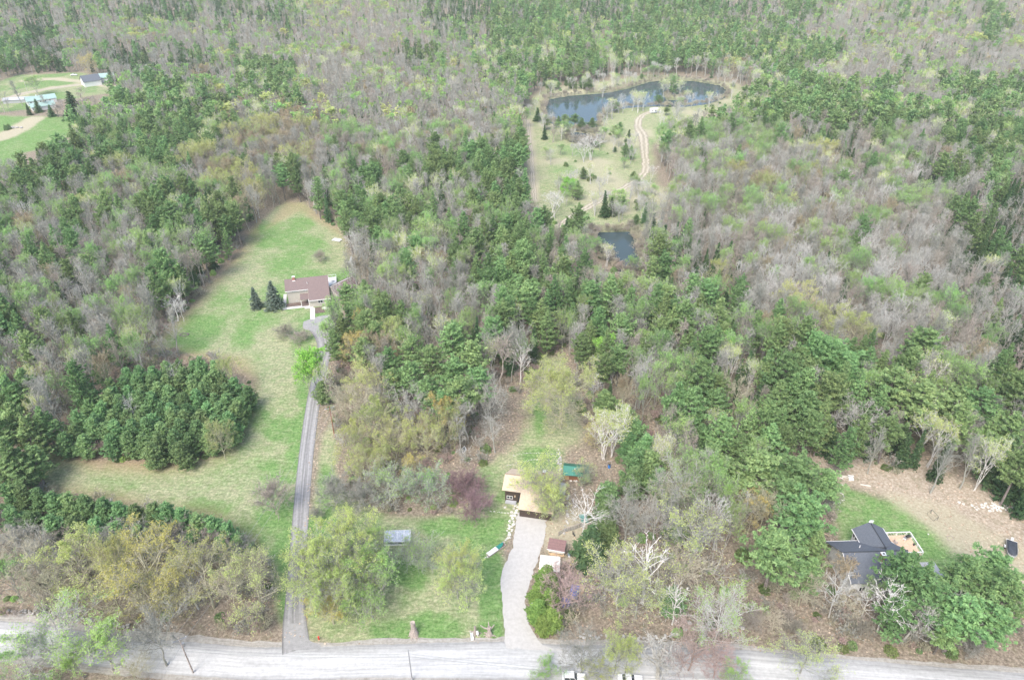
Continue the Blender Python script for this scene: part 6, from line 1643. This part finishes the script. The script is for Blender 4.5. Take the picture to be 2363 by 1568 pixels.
# ------------------------------------------------------------------ far left farm
def barn(name, at, rz, L_, D, eave, rise, wall, roof, label, cat, wins=0, over=.4):
    h = empty(name, (at[0], at[1], 0), rz, label, cat)
    m = MB(); m.prism([(0, 0), (D, 0), (D, eave), (D / 2, eave + rise), (0, eave)], 'x', 0, L_); m.build("wall", wall, h)
    k = rise / (D / 2)
    m = MB(); m.slab([(-over, -over, eave - over * k + .12), (L_ + over, -over, eave - over * k + .12), (L_ + over, D / 2, eave + rise + .12), (-over, D / 2, eave + rise + .12)], .12)
    m.slab([(-over, D / 2 + .003, eave + rise + .12), (L_ + over, D / 2 + .003, eave + rise + .12), (L_ + over, D + over, eave - over * k + .12), (-over, D + over, eave - over * k + .12)], .12); m.build("roof", roof, h)
    for i in range(wins): window(h, 1.5 + i * (L_ - 3) / max(1, wins), 0, eave * .45, .9, 1.1, '-y', 1)
    return h
fa_ = barn("farmhouse", P(66, 246), math.radians(38), 16.5, 7.5, 3.0, 1.9, SIDING_W, ROOF_PALE, "long white farmhouse with pale green metal roof in the far left clearing", "house", 5)
window(fa_, 16.5, 2.5, 1.0, 2.2, 1.3, '+x', 2); m = MB(); m.box(6, 3.2, 4.3, 6.6, 3.8, 5.6); m.build("chimney", WHITE, fa_)
barn("barn", P(76, 258), math.radians(38), 13, 7, 2.5, 1.6, SIDING_W, ROOF_PALE, "lower white building with pale green roof in front of the farmhouse", "barn", 0)
bb = barn("barn", P(197, 202), math.radians(40), 11, 10, 3.6, 3.2, SIDING_W, ROOF_DARK, "white-walled farm shed with a dark roof slope right of the far yard", "barn", 0)
barn("barn", P(222, 192), math.radians(20), 12, 8, 3.2, 2.2, SIDING_W, ROOF_PALE, "pale green roofed barn almost hidden by trees behind the dark-roofed shed", "barn", 0)
barn("shed", P(330, 167), math.radians(-15), 9, 5, 2.4, 1.2, SIDING_W, ROOF_PALE, "pale low shed roof among the trees right of the far farm", "shed", 0)
x, y = P(8, 240); barn("shed", (x, y), math.radians(15), 18, 6, 2.0, 1.0, GREYSLAB, GREYSLAB, "long low grey shed at the far left edge behind bare trees", "shed", 0)

# ------------------------------------------------------------------ poles and wires
def pole(at, h, mat, label, arm=True, az=0.0):
    p = empty("utility_pole", (at[0], at[1], 0), az, label, "utility pole", "utility poles")
    m = MB(); m.tube((0, 0, 0), (0, 0, h), .14, .09, 8); m.build("shaft", mat, p)
    if arm:
        m = MB(); m.box(-1.2, -.06, h - .7, 1.2, .06, h - .58); m.build("crossarm", STEEL, p)
        for a in (-1.1, 0, 1.1): m = MB(); m.tube((a, 0, h - .575), (a, 0, h - .35), .06, .05, 6); m.build("insulator", WHITE, p)
    return p
p1 = P(446, 1551); p2 = P(772, 1007); p3 = P(951, 1570)
pole(p1, 10.5, STUMPW, "grey utility pole with white-tipped crossarm beside the road, bottom left", True, math.radians(30))
m = MB(); m.tube((.35, 0, 8.0), (.35, 0, 8.9), .22, .22, 10); tag(m.build("transformer", STEEL, None, (p1[0], p1[1], 0)), "grey transformer can hung on the bottom left utility pole", "transformer")
pole(p2, 10.0, POLER, "red-brown utility pole standing right of the asphalt drive", True, math.radians(30))
pole(p3, 9.5, GREYSLAB, "thin pale pole standing at the road's bottom edge", False)
p4 = P(758, 930); pole(p4, 9.0, POLER, "second reddish pole behind the vivid green tree", False)
pole(P(81, 208 + 63), 8, WHITE, "thin pale pole beside the far farm's dirt track", False) if False else pole(P(65, 216), 9.5, STONEP, "thin pale pole beside the far farm's dirt track", False)
def wire(a, b, sag, label, r=.022, n=14):
    m = MB(); pts = []
    for k in range(n + 1):
        t = k / n; pts.append((b[0] - a[0]) * t and ((b[0] - a[0]) * t, (b[1] - a[1]) * t, (b[2] - a[2]) * t - sag * 4 * t * (1 - t)) or (0, (b[1] - a[1]) * t, (b[2] - a[2]) * t - sag * 4 * t * (1 - t)))
    m.path(pts, r, 4); tag(m.build("power_line", WIRE, None, a), label, "power line", "power lines")
d = np.array([p2[0] - p1[0], p2[1] - p1[1]]); d /= np.hypot(*d); nx, ny = -d[1], d[0]
for s, w in ((-1.1, "right-hand"), (1.1, "left-hand")):
    wire((p1[0] - nx * s * .9, p1[1] - ny * s * .9, 10.1), (p2[0] - nx * s * .9, p2[1] - ny * s * .9, 9.6), 2.2, "%s thin wire from the road pole over the meadow to the red-brown pole" % w)
    q = (p1[0] - d[0] * 40, p1[1] - d[1] * 40)
    wire((p1[0] - nx * s * .9, p1[1] - ny * s * .9, 10.1), (q[0] - nx * s * .9, q[1] - ny * s * .9, 10.1), 1.2, "%s thin wire leaving the road pole toward the bottom edge" % w)
for z, w in ((8.6, "upper"), (7.8, "lower")):
    wire((p1[0], p1[1], z - 1.2), (p3[0], p3[1], z - .4), .9, "%s grey cable above the road between the two bottom poles" % w, .03)
    wire((p3[0], p3[1], z - .4), (42, 68, z - 1), .9, "%s grey cable above the road running right" % w, .03)
    wire((p1[0], p1[1], z - 1.2), (-118, 79, z), .9, "%s grey cable above the road running left" % w, .03)

# ------------------------------------------------------------------ stumps, bench, hydrant-red post, fire ring, dog yard
def stump(at, h, r, arms, label, seed, lean=(0, 0)):
    rnd = random.Random(seed); s = empty("tree_stump", (at[0], at[1], 0), 0, label, "tree stump", "tall weathered stumps on the front lawn")
    m = MB(); n = 12; rings = []
    for k in range(7):
        t = k / 6; rr_ = r * (1.5 - .75 * min(1, t * 2.2)); rings.append([(lean[0] * t + rr_ * (1 + rnd.uniform(-.16, .16)) * math.cos(a * 6.283 / n), lean[1] * t + rr_ * (1 + rnd.uniform(-.16, .16)) * math.sin(a * 6.283 / n), h * t + (rnd.uniform(-.3, .2) if k == 6 else 0)) for a in range(n)])
    vs = [p for rg in rings for p in rg]; fs = [(k * n + i, k * n + (i + 1) % n, (k + 1) * n + (i + 1) % n, (k + 1) * n + i) for k in range(6) for i in range(n)] + [tuple(range(6 * n, 7 * n))]
    m.add(vs, fs); m.build("trunk", STUMPW, s)
    m = MB()
    for a, l in [(rnd.uniform(0, 6.28), rnd.uniform(.5, 1.1)) for _ in range(7)]:
        m.tube((r * math.cos(a), r * math.sin(a), .25), ((r + l) * math.cos(a), (r + l) * math.sin(a), .02), .16, .05, 5)
    m.build("roots", STUMPW, s)
    if arms:
        m = MB()
        for a, z, l in arms: m.path([(0, 0, z), (l * .6 * math.cos(a), l * .6 * math.sin(a), z + .15), (l * math.cos(a), l * math.sin(a), z + .8)], .17, 6, .08)
        m.build("limb", STUMPW, s)
stump(P(955, 1462), 3.6, .62, [], "broad hollow weathered stump on the front lawn, left", 1)
stump(P(1129, 1464), 2.6, .42, [(3.0, 1.9, 1.7), (.3, 2.0, 1.0), (1.8, 2.2, .8)], "weathered stump with two raised limb stubs near the gravel drive", 2)
stump(P(1096, 1460), 2.2, .28, [], "narrow trunk base under the yellow-green maple", 3)
x, y = P(776, 1243); m = MB(); rnd = random.Random(12)
for k in range(22):
    a = rnd.uniform(0, 6.28); l = rnd.uniform(.4, 1.3); m.tube((rnd.gauss(0, .2), rnd.gauss(0, .2), .2), (l * math.cos(a), l * math.sin(a), rnd.uniform(0, .9)), .09, .03, 5)
tag(m.build("root_pile", STUMPW, None, (x, y, 0)), "upturned pinkish root mass on the lawn right of the asphalt drive", "root pile")
x, y = P(1089, 1469); bn = empty("bench", (x, y, 0), math.radians(100), "white garden bench beside the road between two stumps", "bench")
m = MB(); m.box(-.7, -.25, .42, .7, .25, .48); m.build("seat", WHITE, bn); m = MB(); m.box(-.7, .26, .5, .7, .32, 1.0); m.build("backrest", WHITE, bn)
for a in (-.62, .62): m = MB(); m.box(a - .05, -.22, 0, a + .05, .3, .418); m.build("leg", WHITE, bn)
x, y = P(1094, 1468); m = MB(); m.tube((0, 0, 0), (0, 0, .9), .07, .07, 6); m.box(-.2, -.35, .9, .2, .35, 1.25); tag(m.build("mailbox", WHITE, None, (x + .6, y + .1, 0), .2, bevel=.05), "pale blue-white mailbox on a post at the bench's right", "mailbox")
x, y = P(736, 1474); m = MB(); m.tube((0, 0, 0), (0, 0, .8), .14, .12, 8); m.tube((0, 0, .8), (0, 0, .95), .2, .1, 8); tag(m.build("marker_post", REDP, None, (x, y, 0)), "short red marker post at the asphalt drive's mouth", "post")
x, y = P(425, 772); m = MB(); rnd = random.Random(3)
for k in range(14): m.rock((1.3 * math.cos(k * .45), .8 * math.sin(k * .45), .1), .28, rnd, .6)
tag(m.build("fire_ring", POLEW, None, (x, y, 0)), "low dark ring of stones and logs in the left meadow", "fire ring")
x, y = P(580, 740); 
# dog yard
x, y = 13.5, 106.1
dg = empty("dog", (x, y, 0), math.radians(110), "black dog standing on bare earth by the wire fence", "dog")
def skin_body(name, verts, edges, radii, mat, parent, root=0):
    me = bpy.data.meshes.new(name); me.from_pydata(verts, edges, []); me.materials.append(mat)
    o = bpy.data.objects.new(name, me); COL.objects.link(o); o.parent = parent
    md = o.modifiers.new("skin", 'SKIN')
    for i, r_ in enumerate(radii): me.skin_vertices[0].data[i].radius = (r_, r_)
    me.skin_vertices[0].data[root].use_root = True
    s_ = o.modifiers.new("sub", 'SUBSURF'); s_.levels = 1; s_.render_levels = 1
    return o
V_ = [(-.35, 0, .52), (0, 0, .52), (.32, 0, .54), (.48, 0, .70), (.58, 0, .78), (.76, 0, .73),            # spine, neck, head, muzzle
      (.30, .10, .45), (.31, .11, .24), (.32, .11, .03), (.30, -.10, .45), (.31, -.11, .24), (.32, -.11, .03),
      (-.36, .10, .45), (-.28, .12, .30), (-.42, .12, .17), (-.38, .12, .03), (-.36, -.10, .45), (-.28, -.12, .30), (-.42, -.12, .17), (-.38, -.12, .03), (-.48, 0, .55), (-.68, 0, .42)]
E_ = [(0, 1), (1, 2), (2, 3), (3, 4), (4, 5), (2, 6), (6, 7), (7, 8), (2, 9), (9, 10), (10, 11), (0, 12), (12, 13), (13, 14), (14, 15), (0, 16), (16, 17), (17, 18), (18, 19), (0, 20), (20, 21)]
R_ = [.12, .12, .16, .09, .10, .05, .06, .04, .035, .06, .04, .035, .08, .06, .035, .035, .08, .06, .035, .035, .04, .02]
skin_body("body", V_, E_, R_, BLACK, dg)
for s in (-1, 1): m = MB(); m.add([(.55, s * .05, .86), (.60, s * .10, .85), (.54, s * .11, .74)], [(0, 1, 2)]); e_ = m.build("ear", BLACK, dg); q_ = e_.modifiers.new("t", 'SOLIDIFY'); q_.thickness = .02
fc = empty("wire_fence", P(1288, 1236) , 0, "grey wire fence panels along the dog yard", "fence")
fx, fy = P(1288, 1236); ends = [P(1288, 1236), P(1301, 1228), P(1326, 1221), P(1342, 1214)]
for k in range(3):
    a, b = ends[k], ends[k + 1]; m = MB(); m.slab([(a[0] - fx, a[1] - fy, 1.25), (b[0] - fx, b[1] - fy, 1.25), (b[0] - fx + .02, b[1] - fy + .03, 1.25), (a[0] - fx + .02, a[1] - fy + .03, 1.25)], 1.2); m.build("wire_panel", MESHW, fc)
for a in ends + [P(1313, 1225), P(1334, 1218)]: m = MB(); m.tube((a[0] - fx, a[1] - fy, 0), (a[0] - fx, a[1] - fy, 1.4), .05, .05, 6); m.build("post", STUMPW, fc)
m = MB(); m.tube((ends[1][0] - fx, ends[1][1] - fy, 1.3), (ends[3][0] - fx, ends[3][1] - fy, 1.3), .05, .05, 5); m.build("rail", STUMPW, fc)
a, b = P(1323, 1236), P(1342, 1270); m = MB(); m.tube((0, 0, .1), (b[0] - a[0], b[1] - a[1], .1), .09, .06, 6); tag(m.build("log", RAW, None, (a[0], a[1], 0)), "long pale pole lying across the dog yard's bare earth", "log")
x, y = P(1348, 1203); m = MB(); vs = []; nx_ = 6
for i in range(nx_ + 1):
    for j in range(5): vs.append((i * .26, j * .55, .5 + .25 * math.sin(i * 1.3) * math.cos(j)))
m.add(vs, [(i * 5 + j, (i + 1) * 5 + j, (i + 1) * 5 + j + 1, i * 5 + j + 1) for i in range(nx_) for j in range(4)])
o = m.build("tarp", TARPT, None, (x - .8, y - .3, 0)); q_ = o.modifiers.new("t", 'SOLIDIFY'); q_.thickness = .5; tag(o, "pale teal tarp over a mound behind the white birch", "tarp")
def woodpile(at, rz, nx, ny, nz, label, tarp=None, seed=1, tl=None):
    rnd = random.Random(seed); w = empty("firewood_stack", (at[0], at[1], 0), rz, label, "firewood", "firewood stacks right of the cedars")
    m = MB(); l = .45
    for i in range(nx):
        for k in range(nz):
            for j in range(ny):
                m.tube((i * .17 + rnd.uniform(-.03, .03), j * .5, .12 + k * .17), (i * .17, j * .5 + l, .12 + k * .17 + rnd.uniform(-.02, .02)), rnd.uniform(.07, .095), None, 6)
    m.build("logs", RAW, w)
    if tarp:
        X_ = nx * .17; Y_ = ny * .5; Z_ = nz * .17 + .14; m = MB(); vs = []
        g1_, g2_ = 8, 8
        for i in range(g1_ + 1):
            for j in range(g2_ + 1):
                a_ = -.25 + (X_ + .5) * i / g1_; b_ = -.2 + (Y_ + .4) * j / g2_
                edge_ = i in (0, g1_) or j in (0, g2_); vs.append((a_, b_, Z_ + rnd.uniform(0, .1) - (.45 if edge_ else 0)))
        m.add(vs, [(i * 9 + j, (i + 1) * 9 + j, (i + 1) * 9 + j + 1, i * 9 + j + 1) for i in range(8) for j in range(8)])
        o = m.build("tarp", tarp, None, (at[0], at[1], 0), rz); q_ = o.modifiers.new("t", 'SOLIDIFY'); q_.thickness = .03
        tag(o, tl, "tarp", "tarps over firewood")
woodpile(P(1329, 1385), math.radians(72), 17, 3, 6, "firewood stack under the bright blue tarp", TARPB, 1, "bright blue crumpled tarp over firewood behind the pinkish maple")
woodpile(P(1345, 1372), math.radians(75), 10, 2, 6, "uncovered pale firewood stack right of the blue tarp", None, 2)
woodpile(P(1311, 1406), math.radians(75), 12, 3, 5, "firewood stack under the faded violet tarp", TARPP, 3, "faded violet tarp over firewood, nearest the road")
woodpile(P(1335, 1408), math.radians(80), 8, 2, 5, "short uncovered firewood stack nearest the road", None, 4)
# odds and ends
x, y = P(1405, 1078); b_ = empty("barrel", (x, y, 0), 0, "bright blue barrel in the leaves right of the birches", "barrel"); m = MB(); m.tube((0, 0, 0), (0, 0, .95), .32, .32, 14); m.build("drum", BLUEB, b_); m = MB(); m.tube((0, 0, .951), (0, 0, .99), .3, .3, 14); m.build("lid", BLACK, b_)
m = MB(); m.box(-.6, .2, 0, -.5, .3, 1.6); m.box(.5, .2, 0, .6, .3, 1.6); m.box(-.6, .2, 1.6, .6, .3, 1.7); tag(m.build("wooden_frame", STUMPW, None, (x, y + .3, 0)), "grey upright timber frame around the blue barrel", "frame")
x, y = P(1068, 1046); w_ = empty("debris_panel", (x, y, 0), math.radians(60), "white-framed clear panel leaning in the leaves under the pines", "panel"); m = MB(); m.slab([(0, 0, .1), (1.5, 0, .1), (1.5, .5, 1.2), (0, .5, 1.2)], .05); m.build("pane", CLEARP, w_); m = MB(); m.tube((0, -.03, .1), (0, .47, 1.2), .06); m.tube((1.5, -.03, .1), (1.5, .47, 1.2), .06); m.tube((0, -.03, .1), (1.5, -.03, .1), .06); m.tube((0, .47, 1.2), (1.5, .47, 1.2), .06); m.build("frame", WHITE, w_)
a, b = P(1892, 1104), P(1945, 1119); m = MB(); m.tube((0, 0, .1), (b[0] - a[0], b[1] - a[1], .1), .08, .06, 6); tag(m.build("pipe", WHITE, None, (a[0], a[1], 0)), "long thin white pipe lying at the right lawn's upper corner", "pipe")
x, y = P(1958, 1108); m = MB(); m.box(0, 0, 0, 1.1, .9, .5); m.slab([(-.1, .95, .7), (1.3, .95, .6), (1.4, 1.25, .6), (0, 1.25, .7)], .06); tag(m.build("crate", WHITE, None, (x, y, 0), -.1, bevel=.02), "white box with a board on it in the pale leaves", "crate")
rnd = random.Random(31)
for k, (u, v, l, a) in enumerate([(1940, 1098, 1.6, -.1), (1942, 1101, 1.5, -.2), (1935, 1100, 1.0, -.8), (1985, 1118, 2.2, -.25)]):
    x, y = P(u, v); m = MB(); m.box(0, 0, 0, l, .2, .08); tag(m.build("board", CREAM, None, (x, y, .05 * k % .1), a), ["upper pale board left of the white box", "lower pale board left of the white box", "short tilted board left of the white box", "thin pale board right of the white box"][k], "board")
for k, (u, v, w) in enumerate([(1888, 1217, "upper pale yellow rail beside the right lawn's left edge"), (1884, 1226, "lower pale yellow rail beside the right lawn's left edge")]):
    x, y = P(u, v); m = MB(); m.tube((0, 0, .4), (2.0, -1.4, .4), .07, .07, 5); m.tube((0, 0, 0), (0, 0, .4), .05, .05, 5); m.tube((2, -1.4, 0), (2, -1.4, .4), .05, .05, 5); tag(m.build("rail", RAW, None, (x, y, 0)), w, "rail")
x, y = P(2161, 1200); f_ = empty("soccer_goal", (x, y, 0), math.radians(100), "small thin dark metal frame standing on the tan lawn", "frame")
m = MB(); m.path([(0, 0, 0), (0, 0, 1.2), (2.2, 0, 1.2), (2.2, 0, 0)], .04); m.tube((0, 0, 1.2), (0, .9, 0), .03); m.tube((2.2, 0, 1.2), (2.2, .9, 0), .03); m.tube((0, .9, .03), (2.2, .9, .03), .03); m.build("frame", BLACK, f_); f_.name = "metal_frame"
x, y = P(2187, 1246); m = MB(); m.path([(0, 0, .1), (1.3, .2, .1), (1.5, 1.2, .1), (.2, 1.1, .1), (0, 0, .1)], .05); tag(m.build("metal_frame", STUMPW, None, (x, y, 0)), "low square frame lying on the patchy grass nearer the deck", "frame")
x, y = P(2141, 1232); m = MB(); m.rock((0, 0, .1), .25, rnd, .5); tag(m.build("boulder", STONEP, None, (x, y, 0)), "tiny pale stone on the lawn by the thin metal frame", "boulder")
x, y = P(1870, 1166); m = MB(); 
for k in range(6): m.rock((rnd.uniform(-1, 1), rnd.uniform(-1, 1), .3), .7, rnd, .5)
tag(m.build("covered_pile", GREYB, None, (x, y, 0)), "dark blue-grey covered heap at the right lawn's left end", "pile")
x, y = P(2290, 1168); m = MB()
for k in range(60): m.rock((rnd.gauss(0, 2.2), rnd.gauss(0, .9), .05), rnd.uniform(.15, .35), rnd, .5)
tag(m.build("rubble_pile", STONEP, None, (x, y, 0)), "scatter of grey rubble in the pale leaves above the boat", "rubble")

# ------------------------------------------------------------------ fallen leaves and twigs scattered on the bare wood floor
rs = np.random.default_rng(44)
def in_any(x, y, polys):
    o = np.zeros(len(x), bool)
    for p in polys: o |= sdist(x, y, p) > 0
    return o
lim = PL([(0, 1400), (-150, 1130), (300, 700), (900, 640), (2362, 1000), (2500, 1540), (1300, 1480), (700, 1485)])
n = 26000; X = rs.uniform(-150, 150, n); Y = rs.uniform(78, 230, n)
ok = (sdist(X, Y, lim) > 0) & ~in_any(X, Y, [FIELD, YARD, RLAWN, CLEAR, GRAVEL, [(p[0], p[1]) for p in LOT]])
X, Y = X[ok], Y[ok]
c = np.stack([X, Y, np.full(len(X), .06)], 1)
me = bpy.data.meshes.new("fallen_leaves"); Vl = quads(c, .38, rs, 3.0, 1.2); fill_mesh(me, Vl, np.arange(len(Vl)).reshape(-1, 4))
LEAFL = leaf_mat("dry_leaves", (0.30, 0.20, 0.14), (0.62, 0.50, 0.38), 0.1, 0, 0)
a = me.attributes.new('tint', 'FLOAT', 'FACE'); a.data.foreach_set('value', rs.uniform(0, 1, len(Vl) // 4).astype(np.float32)); me.materials.append(LEAFL)
o = bpy.data.objects.new("fallen_leaves", me); COL.objects.link(o); tag(o, kind='stuff')

# ------------------------------------------------------------------ undergrowth on the wood floor
coll = bpy.data.collections.new("undergrowth_shapes")
for k_, (i_, wm_, lm_) in enumerate([(0, TWIG_M, None), (1, TWIG_T, None), (2, TWIG_G, None), (0, TWIG_R, None)]):
    H0, R0, s_ = shp('brush_%d' % i_); coll.objects.link(bpy.data.objects.new("undergrowth_shape_%d" % k_, mesh_parts("undergrowth", s_, wm_, lm_, True)))
for k_, mt_ in enumerate((BUSH, LIME, PINE)):
    H0, R0, s_ = shp('bush_%d' % k_); coll.objects.link(bpy.data.objects.new("undergrowth_shape_%d" % (4 + k_), mesh_parts("undergrowth", s_, TWIG_T, mt_, True)))
n = 14000; X = rs.uniform(-170, 170, n); Y = rs.uniform(78, 330, n)
drv = [(p[0], p[1]) for p in PL([(1150, 1500), (1150, 1170), (1265, 1170), (1265, 1240), (1240, 1330), (1250, 1420), (1290, 1500)])]
ok = (sdist(X, Y, PL([(0, 1425), (-250, 1130), (200, 500), (1200, 480), (1500, 600), (2362, 650), (2600, 1000), (2600, 1545), (1700, 1480), (1300, 1470), (700, 1475)])) > 0) & ~in_any(X, Y, [FIELD, YARD, RLAWN, RTAN, CLEAR, POND3, drv, PL([(1880, 1050), (2380, 1180), (2380, 1290), (1900, 1110)]), PL([(1150, 1040), (1420, 1040), (1420, 1300), (1240, 1300), (1150, 1170)]), PL([(1920, 1190), (2130, 1190), (2150, 1345), (1920, 1345)])])
ok &= fbm(X, Y, 9, 81, 3) > .46
ok &= ldist(X, Y, PL(DRIVE_L)) > 4.5
X, Y = X[ok], Y[ok]; n0_ = len(X)
for pl_, k_ in ((POND1, 420), (POND2, 90), (POND3, 200), (ISLE, 40)):
    q_ = resample(np.array(pl_ + pl_[:1]), k_) + rs.normal(0, 1.0, (k_, 2)); X = np.concatenate([X, q_[:, 0]]); Y = np.concatenate([Y, q_[:, 1]])
n = len(X)
me = bpy.data.meshes.new("undergrowth"); me.vertices.add(n); me.vertices.foreach_set('co', np.stack([X, Y, np.zeros(n)], 1).astype(np.float32).ravel())
ii_ = np.where(rs.random(n) < .72, rs.integers(0, 4, n), rs.integers(4, 7, n)); ii_[n0_:] = rs.integers(0, 2, n - n0_); sc_ = rs.uniform(.8, 2.3, n) * np.where(ii_ > 3, .45, 1)
a = me.attributes.new('idx', 'INT', 'POINT'); a.data.foreach_set('value', ii_.astype(np.int32))
a = me.attributes.new('rot', 'FLOAT_VECTOR', 'POINT'); a.data.foreach_set('vector', np.stack([np.zeros(n), np.zeros(n), rs.uniform(0, 6.28, n)], 1).astype(np.float32).ravel())
a = me.attributes.new('scl', 'FLOAT_VECTOR', 'POINT'); a.data.foreach_set('vector', np.stack([sc_, sc_, sc_ * rs.uniform(.7, 1.4, n)], 1).astype(np.float32).ravel())
o = bpy.data.objects.new("undergrowth", me); COL.objects.link(o); tag(o, kind='stuff'); md = o.modifiers.new("scatter", 'NODES'); md.node_group = gn_tree(coll)

# ------------------------------------------------------------------ the air
hm, nt, out = new_mat("haze_air")
pv = N(nt, "ShaderNodeVolumePrincipled"); pv.inputs['Color'].default_value = (0.88, 0.98, 0.96, 1); pv.inputs['Density'].default_value = 0.00013; pv.inputs['Anisotropy'].default_value = 0.0
nt.links.new(pv.outputs[0], out.inputs['Volume'])
m = MB(); m.box(-14500, -6200, -40, 14500, 11500, 150); hz = m.build("haze", hm); tag(hz, kind='stuff')
hz.visible_shadow = True
